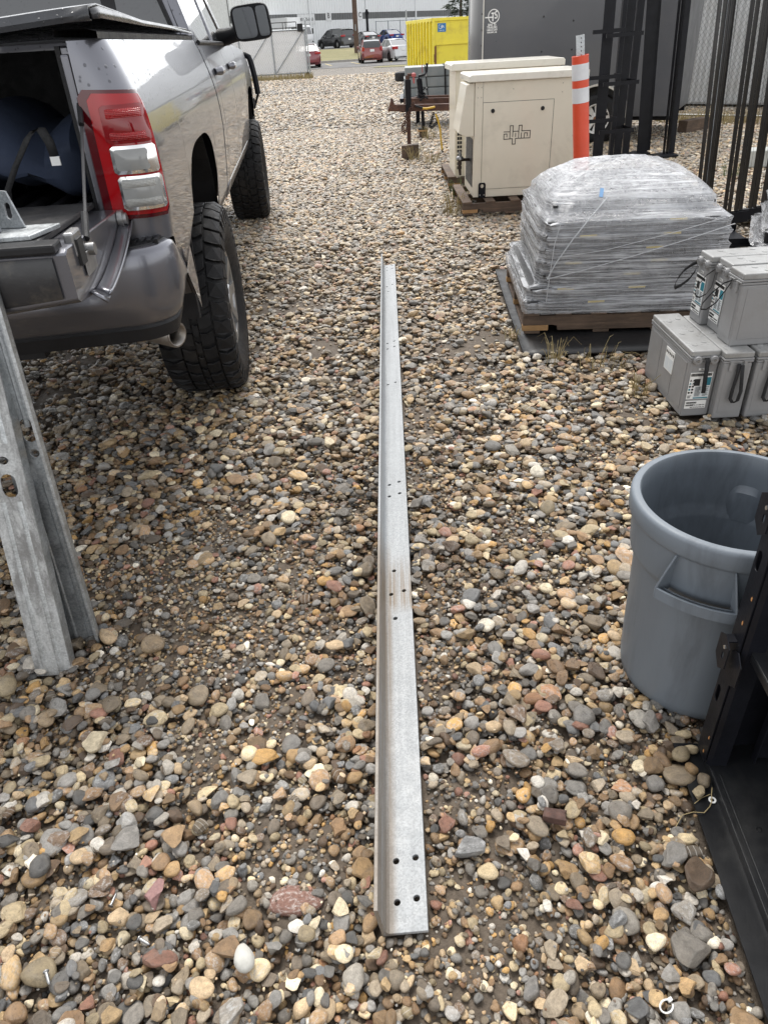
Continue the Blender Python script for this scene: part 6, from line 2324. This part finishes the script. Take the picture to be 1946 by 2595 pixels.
sheet("car_park", "worn grey asphalt car park", [(-40, 58.0, ZR), (1.2, 58.6, ZR), (6, 56.5, ZR), (45, 52, ZR), (45, 79, ZR), (-40, 69.0, ZR)], M_ASPH)
sheet("grass_patch", "small green patch at the edge of the yard", [(.9, 55.0, -.2), (3.5, 53.8, -.2), (6.5, 53.2, -.2), (6.5, 56.2, -.199), (2.5, 57.2, -.199), (1.4, 57.0, -.2)], M_LAWN)
mb = MB()
rows = []
for x in np.linspace(-40, 45, 18):
    y0 = 72.3 + .115 * x
    rows.append([(x, y0 + .25, -.06), (x, y0 + 3, .02), (x, y0 + 9, .33), (x, y0 + 14, .56), (x, y0 + 17, .60)])
mb.grid(rows)
setp(mb.build("grass_verge", M_LAWN, smooth=True), "dry grass verge between the two car parks", None, None, 'structure')
mb = MB()
for a in np.linspace(-40, 44, 43):
    pass
mb.add([(-40, 67.7, ZR), (45, 77.475, ZR), (45, 77.725, ZR), (-40, 67.95, ZR), (-40, 67.7, -.05), (45, 77.475, -.05), (45, 77.725, -.05), (-40, 67.95, -.05)], [(0, 1, 5, 4), (4, 5, 6, 7), (1, 2, 6, 5), (0, 4, 7, 3), (2, 3, 7, 6)])
setp(mb.build("kerb", mat("concrete_kerb", (.36, .34, .31), .85, 0, .12, 3)), "concrete kerb along the verge", None, None, 'structure')
sheet("upper_lot", "asphalt lot along the white warehouse", [(-60, 82.2, .604), (45, 94.3, .604), (60, 190, .604), (-60, 130, .604)], M_ASPH)
M_LINE = mat("faded_yellow_line", (.50, .40, .18), .8, 0, .2, 3)
for k, x in enumerate((-4.9, -2.1, 1.0 - 1.15 + .2, 2.55, 5.2)):
    y0 = 64.4 + .115 * x
    sheet("parking_line", "faded yellow parking line", [(x, y0, ZR + .005), (x + .14, y0, ZR + .005), (x - .55, y0 + 5.6, ZR + .005), (x - .69, y0 + 5.6, ZR + .005)], M_LINE)
# shallow rain water lying in the gravel
def puddle(cx, cy, rx, ry, seed):
    r = random.Random(seed)
    pts = []
    for k in range(26):
        t = 2 * PI * k / 26
        q = 1 + .25 * math.sin(3 * t + seed) + r.uniform(-.2, .2)
        pts.append((cx + rx * q * math.cos(t), cy + ry * q * math.sin(t), float(ground_z(np.array([cx]), np.array([cy]))[0]) + .024))
    return pts
M_WATER = mat("rain_water", (.05, .045, .04), .06, 0, .1, 3, .12, 9, .6)
for k, a in enumerate(((-4.7, 28.0, .9, .6), (-3.7, 29.1, .8, .6), (-2.8, 30.1, .7, .6), (-2.0, 30.7, .5, .4), (-5.4, 26.6, .8, .6), (-.9, 38, 1.0, .6), (1.4, 44, 1.1, .5))):
    sheet("puddle", "shallow rain puddle in the gravel", puddle(*a, k), M_WATER)

# ------------------------------------------------------------------ warehouse
M_CLAD = mat("white_cladding", (.76, .775, .78), .5, 0, .03, .3)
M_BAND_G = mat("grey_cladding_band", (.13, .135, .135), .5, 0, .06, .3)
wd = Vector((21.1, 22.5, 0)).normalized()
wh = thing("warehouse", "long white ribbed warehouse with a dark grey band and lettered door signs", "warehouse", (-14.5, 89.0, .6), math.atan2(wd.y, wd.x))
def ribbed(mb, x0, x1, z0, z1, y, pitch=.42):
    x = x0
    P = []
    while x < x1:
        P += [(x, y), (x + pitch * .55, y), (x + pitch * .63, y - .06), (x + pitch * .92, y - .06)]
        x += pitch
    P.append((x1, y))
    mb.grid([[(a, b_, z0), (a, b_, z1)] for a, b_ in P])
ZB0, ZB1 = 2.72, 3.38
for nm, z0, z1, m in (("lower_cladding", .0, ZB0, M_CLAD), ("band_cladding", ZB0 + .002, ZB1 - .002, M_BAND_G), ("upper_cladding", ZB1, 9.0, M_CLAD)):
    mb = MB(); ribbed(mb, -14, 44, z0, z1, 0); mb.build(nm, m, wh)
mb = MB(); mb.box(-14, 44, .03, 22, 0, 8.9); mb.build("warehouse_body", M_CLAD, wh)
mb = MB()
mb.box(-.9, 1.9, -.11, -.065, .9 + 1.3, 5.0)
mb.build("loading_door", mat("white_door", (.62, .63, .63), .5), wh)
mb = MB(); mb.box(-1.0, -.9, -.14, -.066, 2.2, 5.1); mb.box(1.9, 2.0, -.14, -.066, 2.2, 5.1); mb.box(-.9, 1.9, -.14, -.066, 5.0, 5.1); mb.build("door_frame", M_BAND_G, wh)
mb = MB(); mb.box(.4, .7, -.5, -.1, 5.75, 5.95); mb.build("wall_lamp", M_PLASTIC, wh)
M_SIGN = mat("white_sign", (.68, .69, .69), .5)
Fw = lambda x, z: frame((x, -.10, z), (1, 0, 0), (0, 0, 1))
for x, s_ in ((6.0, "A"), (16.55, "B"), (21.9, "C"), (31.2, "D"), (36.5, "E")):
    mb = MB(); mb.box(x - .45, x + .45, -.09, -.066, 2.66 if s_ < "D" else 1.3, 3.46 if s_ < "D" else 2.3)
    sg = mb.build("door_sign", M_SIGN, wh)
    text_part("sign_letter", s_, .72, M_BAND_G, sg, Fw(x, 3.12 if s_ < "D" else 1.9), .006, bold=.02)
mb = MB(); mb.box(11.6, 14.3, -.09, -.066, 2.42, 3.35); sg = mb.build("phone_sign", M_SIGN, wh)
text_part("sign_letter", "587-975-3663", .40, M_BAND_G, sg, Fw(12.95, 2.85), .006, bold=.008)
for k in range(4):
    mb = MB(); mb.box(4 + 9.5 * k, 4.18 + 9.5 * k, -.16, -.066, 0, 8); mb.build("downpipe", M_CLAD, wh)
mb = MB(); mb.box(38.2, 38.9, -.35, -.066, 5.0, 6.0); mb.build("meter_box", M_GREYBOX, wh)

# ------------------------------------------------------------------ sliding gate with white slats
gate_t = thing("sliding_gate", "sliding chain link gate woven with white slats", "gate", (-2.62, 44.5, -.13), PI + .02)
W_G = 7.2
M_SLAT = mat("white_privacy_slat", (.80, .80, .80), .5, 0, .05, 6)
zb, zt = .20, 2.10
sl = MB()
n = int(W_G / .062)
proto = None
for k in range(n):
    x = .06 + k * .0615
    if x > W_G - .05:
        break
    if proto is None:
        mb = MB(); mb.box(-.029, .029, -.006, .006, zb + .06, zt - .04)
        proto = mb.build("slat", M_SLAT, gate_t)
        o = proto
    else:
        o = proto.copy(); COL.objects.link(o)
    o.location = (x, 0, 0)
mb = MB()
cell = .12
for k in range(int((W_G + 2) / cell)):
    for sg_ in (1, -1):
        x0 = k * cell - (2 if sg_ > 0 else 0)
        a, b_ = (x0, zb), (x0 + sg_ * (zt - zb) * .62, zt)
        def clip(x):
            return min(max(x, 0), W_G)
        if max(a[0], b_[0]) < 0 or min(a[0], b_[0]) > W_G:
            continue
        t0 = (clip(a[0]) - a[0]) / (b_[0] - a[0]); t1 = (clip(b_[0]) - a[0]) / (b_[0] - a[0])
        mb.bar((a[0] + (b_[0] - a[0]) * t0, .012 if sg_ > 0 else .016, a[1] + (b_[1] - a[1]) * t0), (a[0] + (b_[0] - a[0]) * t1, .012 if sg_ > 0 else .016, a[1] + (b_[1] - a[1]) * t1), .005 if sg_ > 0 else .0025, .003)
o = mb.build("wire_mesh", M_MESH, gate_t); o['kind'] = 'stuff'
mb = MB()
for x in (.05, 1.78, 3.5, 5.2, W_G):
    mb = MB(); mb.cyl((x, .03, zb - .02), (x, .03, zt + .02), .034, 10); mb.build("gate_stile", M_GALV2, gate_t, smooth=True)
for z in (zb, zt):
    mb = MB(); mb.cyl((0, .03, z), (W_G, .03, z), .036, 10); mb.build("gate_rail", M_GALV2, gate_t, smooth=True)
for x0 in (.12, 1.85, 3.55, 5.25):
    mb = MB(); mb.cyl((x0, .05, zt - .05), (x0 + 1.6, .05, zb + .05), .018, 8); mb.build("gate_brace", M_GALV2, gate_t, smooth=True)
for x in np.linspace(.3, W_G - .3, 24):
    pass
mb = MB(); mb.lathe([(.0, -.06), (.10, -.06), (.13, -.03), (.13, .03), (.10, .06), (0, .06)], 20, 'y', (.06, .10, .10)); mb.build("gate_roller", M_PLASTIC, gate_t, smooth=True)
mb = MB(); mb.box(.12, .40, .04, .16, 2.02, 2.36); mb.build("roller_bracket", M_PLASTIC, gate_t, bevel=.02)
gp = thing("gate_post", "round galvanised post at the open end of the slatted gate", "post", (-2.55, 44.3, -.15), 0)
mb = MB(); mb.cyl((0, 0, 0), (-.03, 0, 2.50), .045, 14); mb.lathe([(.052, 0), (.045, .05), (0, .08)], 14, 'z', (-.03, 0, 2.5)); mb.build("post_pipe", M_GALV2, gp, smooth=True)
rl = thing("guard_rail", "thin black rail on top of the slatted gate", "rail", (-4.6, 44.9, -.1), 0)
mb = MB()
for z in (2.18, 2.42):
    mb.cyl((-.6, 0, z), (1.5, 0, z), .02, 8)
for x in (-.6, .1, .8, .95, 1.5):
    mb.cyl((x, 0, 0), (x, 0, 2.42), .018, 8)
mb.build("rail_tubes", M_PLASTIC, rl)

# ------------------------------------------------------------------ yellow container
M_YEL = mat("yellow_container_paint", (.78, .66, .055), .45, 0, .06, 1.2, .3, 20, .5, dirt=(.26, .13, .04), dirt_amt=.3, dirt_scale=1.6)
dp = thing("yellow_container", "yellow roll off waste container with ribbed side and a blue sticker", "waste container", (3.40, 38.0, -.1), .165)
DH = 2.12
mb = MB(); mb.box(0, 2.25, .04, 5.2, .18, DH); mb.build("container_body", M_YEL, dp)
lv = Vector((-.86, 5.1, 0))
mb = MB(); mb.box(-.05, 2.3, -.02, .08, DH - .10, DH + .02); mb.box(-.05, .06, -.03, 5.25, DH - .10, DH + .025); mb.box(-.03, 2.28, -.03, .03, 1.13, 1.20); mb.box(-.04, .08, -.05, .04, .16, DH - .1); mb.box(-.04, 2.28, -.04, .04, .16, .30)
mb.build("container_frame", M_YEL, dp, bevel=.012)
for k in range(9):
    mb = MB(); mb.prism([(.0, .12), (-.10, .16), (-.10, .30), (.0, .34)], .20, DH - .1) if False else mb.box(-.10, -.001, .25 + k * .56, .40 + k * .56, .2, DH - .1)
    mb.build("side_rib", M_YEL, dp, bevel=.02)
mb = MB(); mb.box(.05, .13, -.075, -.03, .3, 1.1); mb.cyl((.05, -.06, .5), (.05, -.06, .8), .03, 8); mb.build("door_hinge", mat("rusty_hinge", (.16, .07, .03), .8), dp)
mb = MB(); mb.box(.22, .60, .030, .0385, 1.62, 1.94); stk = mb.build("sticker", mat("blue_sticker", (.02, .17, .42), .4), dp)
mb = MB(); mb.lathe([(.075, .022), (.090, .022), (.090, .0296), (.075, .0296)], 24, 'y', (.35, 0, 1.82), True, .6, 6.0); mb.build("sticker_emblem", M_WHITE, stk)
text_part("lettering", "GFL", .10, M_WHITE, stk, frame((.44, .029, 1.81), (1, 0, 0), (0, 0, 1)), .002, bold=.003)
text_part("lettering", "gflenv.com", .055, M_WHITE, stk, frame((.41, .029, 1.68), (1, 0, 0), (0, 0, 1)), .002)
mb = MB(); mb.cyl((.15, .4, .1), (.15, .6, .1), .12, 14); mb.cyl((2.0, .4, .1), (2.0, .6, .1), .12, 14); mb.build("container_wheel", M_PLASTIC, dp)

# ------------------------------------------------------------------ parked vehicles
def carpaint(name, col, metal=.3):
    m, nt, b = new_mat(name)
    b.inputs['Base Color'].default_value = (*col, 1)
    b.inputs['Metallic'].default_value = metal
    b.inputs['Roughness'].default_value = .28
    b.inputs['Coat Weight'].default_value = 1
    f = noise(nt, coords(nt, 'Object'), 1.5, 4)
    nt.links.new(ramp(nt, f, [(.3, [k * .9 for k in col]), (.7, [min(1, k * 1.1) for k in col])]), b.inputs['Base Color'])
    return m
M_CARGLASS = tinted_glass("car_glass", (.018, .02, .022), 0)
M_TAIL = lens("tail_lens", (.38, .012, .016), .12)
def interp(tab, y):
    return float(np.interp(y, [p[0] for p in tab], [p[1] for p in tab]))
def car(name, label, cat, loc, rz, col, W, L, low, roof, axles, R, tails, plate_z=.78, scale=1, group="cars parked in the far car parks", extra=None, metal=.3):
    """low: (y, z) line of bonnet, belt and boot; roof: (y, z) line of the glasshouse, from rear to front."""
    t = thing(name, label, cat, loc, rz, group)
    t.scale = (scale,) * 3
    pm_ = carpaint(name + "_paint", col, metal)
    h = W / 2
    ys = sorted(set(list(np.linspace(0, L, 34)) + [p[0] for p in low]))
    rows = []
    for y in ys:
        zt = interp(low, y)
        ex = min(y, L - y)
        pin = .18 * max(0, 1 - ex / .45) ** 2
        arch = .2
        for a in axles:
            d = abs(y - a)
            if d < R + .06:
                arch = max(arch, math.sqrt(max(0, (R + .06) ** 2 - d * d)) + R - .01)
        arch = min(arch, zt - .12)
        sec = [(h * .80 - pin, arch), (h * .965 - pin, arch + .03), (h - pin, arch + (zt - arch) * .45), (h * .985 - pin, arch + (zt - arch) * .75), (h * .93 - pin, zt - .03), (h * .84 - pin, zt)]
        rows.append([(-x, y, z) for x, z in sec] + [(x, y, z) for x, z in sec[::-1]])
    mb = MB(); mb.grid(rows)
    mb.add(rows[0], [tuple(range(len(rows[0])))]); mb.add(rows[-1], [tuple(range(len(rows[0])))])
    body = mb.build("body", pm_, t, smooth=True, weld=True, angle=45)
    # glasshouse
    y0, y1 = roof[0][0], roof[-1][0]
    gl, rf = MB(), MB()
    rows, rows_r = [], []
    ztop = max(p[1] for p in roof)
    for y in np.linspace(y0, y1, 22):
        zr, zb_ = interp(roof, y), interp(low, y) - .02
        f = (zr - zb_) / max(.01, ztop - zb_)
        xb, xt = h * .86, h * (.86 - .20 * f)
        rows.append([(-xb, y, zb_), (-xt, y, zr), (-xt * .5, y, zr + .015), (xt * .5, y, zr + .015), (xt, y, zr), (xb, y, zb_)])
    gl.grid(rows)
    gh = gl.build("glasshouse", M_CARGLASS, t, smooth=True, angle=30)
    top = [p for p in roof if p[1] > ztop - .12]
    ya, yb = top[0][0], top[-1][0]
    rows = []
    for y in np.linspace(ya, yb, 10):
        zr = interp(roof, y)
        xt = h * .67
        rows.append([(-xt - .01, y, zr - .04), (-xt, y, zr + .012), (0, y, zr + .035), (xt, y, zr + .012), (xt + .01, y, zr - .04)])
    rf.grid(rows); rf.build("roof", pm_, t, smooth=True, angle=60)
    pl = MB()
    for sx in (-1, 1):
        def P(y, f, o=.012):
            zr, zb_ = interp(roof, y), interp(low, y) - .02
            k = (zr - zb_) / max(.01, ztop - zb_) * f
            return Vector((sx * (h * (.86 - .20 * k) + o), y, zb_ + (zr - zb_) * f))
        for ybase, ytop in ((y0 + .03, ya + .02), (y0 + (y1 - y0) * .52, y0 + (y1 - y0) * .50), (y1 - .05, yb)):
            a = P(ybase, .03)
            b_ = P(ytop, .98)
            pl.bar(a, b_, .10 if ybase < y1 * .4 else .06, .03, (sx, 0, 0))
    pl.build("roof_pillar", pm_, t)
    # wheels
    for a in axles:
        for sx in (-1, 1):
            w = bpy.data.objects.new("wheel", None); COL.objects.link(w); w.parent = t; w.location = (sx * (h - .12), a, R)
            mb = MB(); mb.lathe([(R * .62, -.11), (R * .9, -.115), (R, -.08), (R, .08), (R * .9, .115), (R * .62, .11)], 24, 'x'); mb.build("tyre", M_RUBBER, w, smooth=True)
            mb = MB(); mb.lathe([(0, -.09), (R * .64, -.07)], 20, 'x'); mb.lathe([(0, .09), (R * .64, .07)], 20, 'x'); mb.build("rim", M_STEEL, w)
    for (x0, x1, z0, z1, y) in tails:
        for sx in (-1, 1):
            mb = MB(); xs_ = sorted((sx * x0, sx * x1)); mb.box(xs_[0], xs_[1], y - .03, y + .22, z0, z1); mb.build("tail_light", M_TAIL, t, bevel=.02)
    mb = MB(); mb.box(-.16, .16, -.022, -.003, plate_z - .08, plate_z + .08); mb.build("licence_plate", M_WHITE, t)
    mb = MB(); mb.box(-h * .82, h * .82, .0, .2, .2, .36); mb.build("rear_bumper", M_PLASTIC, t, bevel=.03)
    mb = MB()
    for sx in (-1, 1):
        mb.box(sx * (h + .02) - .09, sx * (h + .02) + .09, L * .66, L * .66 + .14, interp(low, L * .66) - .02, interp(low, L * .66) + .13)
    mb.build("wing_mirror", pm_, t, bevel=.03)
    return t
SED_LOW = [(0, .92), (.06, 1.02), (.85, 1.06), (1.6, .98), (2.9, .96), (3.4, .93), (4.4, .80), (4.65, .55)]
SED_ROOF = [(.55, 1.02), (1.35, 1.40), (1.9, 1.455), (2.5, 1.45), (3.45, .93)]
car("parked_car", "small brick red hatchback seen from behind", "car", (1.13, 64.4, -.2), .08, (.19, .024, .020), 1.70, 3.6,
    [(0, .78), (.05, .98), (.3, 1.02), (1.5, .99), (2.4, .95), (3.1, .86), (3.5, .60)], [(.10, .98), (.28, 1.38), (.7, 1.50), (1.6, 1.52), (2.0, 1.46), (2.75, .92)], (.62, 2.9), .31, [(.60, .78, .78, 1.05, .0)], .82)
car("parked_car", "white sedan parked beside the red hatchback", "car", (3.55, 65.2, -.2), .32, (.62, .63, .64), 1.78, 4.5, SED_LOW, SED_ROOF, (.95, 3.6), .32, [(.45, .86, .80, .98, .0)], .78, metal=0)
car("parked_car", "maroon sedan half hidden behind the slatted gate", "car", (-3.55, 61.2, -.2), .12, (.16, .012, .025), 1.85, 4.8, SED_LOW, SED_ROOF, (1.0, 3.8), .33, [(.48, .90, .82, .96, .0)], .80)
car("parked_van", "black minivan with its side door open on the upper lot", "van", (-.75, 91.0, .6), .62, (.014, .014, .016), 1.98, 5.1,
    [(0, .95), (.05, 1.10), (1.0, 1.08), (3.0, 1.02), (4.0, 1.0), (4.8, .88), (5.1, .6)], [(.12, 1.08), (.35, 1.66), (.8, 1.76), (2.4, 1.76), (3.1, 1.66), (4.3, .98)], (1.0, 4.05), .34, [(.55, .98, 1.02, 1.18, .0)], .80)
car("parked_car", "black coupe between the minivan and the blue sedan", "car", (1.85, 94.0, .6), .35, (.016, .016, .018), 1.9, 4.7, SED_LOW, [(.6, 1.02), (1.5, 1.36), (2.0, 1.40), (2.5, 1.38), (3.4, .93)], (1.0, 3.75), .34, [(.5, .9, .86, .98, .0)], .80)
car("parked_car", "blue sedan at the right end of the upper lot", "car", (4.6, 96.5, .6), .42, (.012, .045, .22), 1.82, 4.6, SED_LOW, SED_ROOF, (.95, 3.7), .33, [(.45, .88, .86, 1.0, .0)], .80)
# white box truck
bt = thing("box_truck", "white cab over box truck behind the slatted gate", "truck", (-5.2, 92.0, .6), .95)
M_TRUCKW = mat("white_truck_paint", (.68, .69, .70), .35, 0, .04, 1, coat=.5)
mb = MB(); mb.prism([(0, .45), (0, .95), (.10, 1.35), (.32, 2.15), (.45, 2.22), (1.6, 2.22), (1.6, .45)], -1.0, 1.0, 'x'); cab_ = mb.build("cab", M_TRUCKW, bt, bevel=.05)
mb = MB(); mb.add([(-.88, .125, 1.42), (.88, .125, 1.42), (.84, .30, 2.05), (-.84, .30, 2.05)], [(0, 1, 2, 3)]); mb.build("windscreen", M_CARGLASS, cab_, solid=.02)
for sx in (-1, 1):
    mb = MB(); mb.box(sx * 1.002 - .005, sx * 1.002 + .005, .45, 1.35, 1.42, 2.05); mb.build("door_window", M_CARGLASS, cab_)
    mb = MB(); mb.box(sx * 1.18 - .09, sx * 1.18 + .09, .18, .26, 1.45, 1.95); mb.build("wing_mirror", M_PLASTIC, cab_, bevel=.02)
    mb = MB(); mb.box(sx * .75 - .14, sx * .75 + .14, -.03, .05, .70, .86); mb.build("headlight", M_CHROME, cab_, bevel=.02)
mb = MB(); mb.box(-.98, .98, -.06, .10, .42, .62); mb.build("front_bumper", M_TRUCKW, bt, bevel=.03)
mb = MB(); mb.box(-1.12, 1.12, 1.75, 7.2, .95, 3.0); mb.build("cargo_box", M_TRUCKW, bt, bevel=.03)
mb = MB(); mb.box(-.45, .45, .3, 7.0, .55, .90); mb.build("chassis", M_PLASTIC, bt)
for a in (.95, 5.4):
    for sx in (-1, 1):
        mb = MB(); mb.lathe([(0, -.1), (.25, -.1), (.36, -.12), (.40, -.08), (.40, .08), (.36, .12), (.25, .1), (0, .1)], 22, 'x', (sx * .85, a, .40)); mb.build("wheel", M_RUBBER, bt, smooth=True)

# ------------------------------------------------------------------ poles, wire fence by the warehouse, trees
up = thing("utility_pole", "brown wooden utility pole rising from the verge", "utility pole", (-.04, 80.3, .0), 0)
mb = MB(); mb.cyl((0, 0, -.2), (.02, 0, 9.5), .24, 18, .20); mb.build("pole_shaft", wood("brown_pole_wood", (.07, .042, .03), (.16, .10, .075)), up, smooth=True)
mb = MB(); mb.box(-.05, .03, -.30, -.245, 2.0, 2.5); mb.build("pole_tag", M_GALV2, up)
lp = thing("lamp_post", "square black lamp post on the upper lot", "lamp post", (1.33, 99.5, .6), 0)
mb = MB(); mb.box(-.13, .13, -.13, .13, 0, 3.5); mb.box(-.2, .2, -.2, .2, 3.0, 3.3); mb.build("lamp_shaft", M_BLACKMETAL, lp, bevel=.02)
mb = MB(); mb.box(-.25, .25, -.25, .25, 0, .35); mb.build("lamp_base", mat("concrete_foot", (.3, .29, .27), .9), lp)
wf = thing("wire_compound", "open steel frame of a wire compound beside the warehouse", "fence", (3.2, 102.5, .6), .6)
for k in range(5):
    mb = MB(); mb.cyl((-1 + k * 1.8, 0, 0), (-1 + k * 1.8, 0, 2.4), .06, 8); mb.build("compound_post", M_GALV2, wf)
for z in (.15, 2.35):
    mb = MB(); mb.cyl((-1, 0, z), (6.2, 0, z), .04, 8); mb.build("compound_rail", M_GALV2, wf)
fp = thing("fence_post", "tall pale fence post left of the yellow container", "post", (2.75, 47.0, -.2), 0)
mb = MB(); mb.cyl((0, 0, 0), (0, 0, 2.8), .04, 10); mb.build("post_pipe", M_GALV2, fp, smooth=True)

def leaf_material(name, cols):
    m, nt, b = new_mat(name)
    oi = nt.nodes.new("ShaderNodeNewGeometry")
    c = ramp(nt, oi.outputs['Random Per Island'], [(0, cols[0]), (.5, cols[1]), (1, cols[2])])
    nt.links.new(c, b.inputs['Base Color'])
    b.inputs['Roughness'].default_value = .7
    return m
def conifer(loc, H, Rb, seed, label, group=None):
    r = random.Random(seed)
    t = thing("spruce_tree", label, "tree", loc, r.uniform(0, 6), group)
    mb = MB(); mb.cyl((0, 0, 0), (0, 0, H * .97), H * .022, 10, .02); mb.build("trunk", M_WOODDARK, t)
    mb = MB()
    for _ in range(2600):
        f = r.random() ** .75
        z = H * (.08 + .9 * f)
        R = Rb * (1 - f) ** .85 * (.72 + .28 * math.sin(f * 40))
        a = r.uniform(0, 2 * PI)
        q = R * math.sqrt(r.uniform(.08, 1))
        p = Vector((q * math.cos(a), q * math.sin(a), z - q * .22))
        d = Vector((math.cos(a), math.sin(a), r.uniform(-.5, .2))).normalized()
        s_ = d.cross(Vector((r.uniform(-1, 1), r.uniform(-1, 1), 1))).normalized()
        l, w = r.uniform(.3, .65), r.uniform(.05, .12)
        mb.add([p - s_ * w, p + s_ * w, p + d * l], [(0, 1, 2)])
    mb.build("crown", leaf_material("spruce_needles", ((.018, .030, .016), (.032, .050, .026), (.055, .075, .04))), t)
    return t
conifer((11.2, 92.0, .5), 9.0, 2.6, 3, "dark spruce tree between the yellow container and the trailer")

# ------------------------------------------------------------------ dry grass tufts
M_DRY = leaf_material("dry_grass", ((.20, .15, .065), (.33, .26, .12), (.42, .35, .18)))
M_GREEN = leaf_material("weed_leaves", ((.05, .08, .02), (.08, .12, .03), (.13, .16, .05)))
def tuft(loc, n, h, spread, label, m=None, seed=0, lean=(0, 0)):
    r = random.Random(seed)
    t = thing("grass_tuft", label, "grass", loc, 0, "dry grass tufts in the gravel")
    mb = MB()
    for _ in range(n):
        a = r.uniform(0, 2 * PI)
        q = spread * math.sqrt(r.random())
        p = Vector((q * math.cos(a), q * math.sin(a), -.015))
        l = h * r.uniform(.45, 1.1)
        o = Vector((math.cos(a) + lean[0] + r.uniform(-.6, .6), math.sin(a) + lean[1] + r.uniform(-.6, .6), 0)) * r.uniform(.1, .55) * l
        w = r.uniform(.0007, .0014) * (1 + loc[1] / 7)
        pts = [p, p + o * .25 + Vector((0, 0, l * .55)), p + o * .65 + Vector((0, 0, l * .88)), p + o * 1.1 + Vector((0, 0, l * (.95 - .4 * r.random())))]
        mb.tube(pts, [w, w * .9, w * .7, w * .3], 3, caps=False)
    o = mb.build("blades", m or M_DRY, t)
    o['kind'] = 'stuff'
    return t
tuft((.96, 3.60, 0), 26, .15, .05, "dry grass tuft at the near left corner of the rubber mat", seed=1)
tuft((1.20, 3.52, 0), 34, .12, .12, "straggling dry grass along the front edge of the rubber mat", seed=2, lean=(.8, 0))
tuft((1.27, 3.17, 0), 26, .11, .04, "dry grass tuft left of the lowest batteries", seed=3)
tuft((.80, 4.0, 0), 16, .10, .05, "thin dry grass beside the left edge of the rubber mat", seed=4)
tuft((.86, 7.55, 0), 60, .22, .10, "pale dry grass tuft at the left end of the generator pallet", seed=5)
tuft((1.0, 8.3, 0), 40, .22, .12, "green weeds growing between the two generators", M_GREEN, 6)
tuft((.73, 11.35, 0), 30, .2, .08, "dry grass tuft beside the timber block of the jack", seed=7)
tuft((.95, 11.0, 0), 26, .22, .10, "dry grass tuft below the yellow hose", seed=8)
tuft((1.12, 13.6, 0), 30, .25, .12, "dry grass tuft by the farther jack block", seed=9)
tuft((.70, 6.3, 0), 14, .08, .08, "sparse dry grass right of the far end of the beam", seed=10)
tuft((.56, 5.0, 0), 10, .07, .05, "few dry blades in the gravel between beam and mat", seed=11)
tuft((4.10, 8.6, 0), 40, .22, .10, "red and green weed behind the perforated racks", M_GREEN, 12)
r_ = random.Random(5)
mb = MB()
def strip(mb, a, b_, n, h, w0, dep):
    for _ in range(n):
        f = r_.random()
        p = Vector((a[0] + (b_[0] - a[0]) * f, a[1] + (b_[1] - a[1]) * f + r_.uniform(-dep, dep), a[2]))
        l = h * r_.uniform(.4, 1.1)
        o = Vector((r_.uniform(-.3, .3), r_.uniform(-.3, .3), 0)) * l
        s_ = Vector((w0, 0, 0))
        mb.add([p - s_, p + s_, p + o + Vector((0, 0, l))], [(0, 1, 2)])
strip(mb, (-9, 44.2, -.2), (-2.4, 43.7, -.2), 1500, .34, .014, .7)
o = mb.build("roadside_grass", M_DRY); setp(o, "strip of dry grass along the foot of the slatted gate", None, None, 'stuff')
mb = MB()
strip(mb, (5.2, 14.4, -.02), (8.6, 11.6, -.02), 1300, .24, .006, .45)
o = mb.build("fence_grass", M_DRY); setp(o, "dry grass along the foot of the chain link fence", None, None, 'stuff')
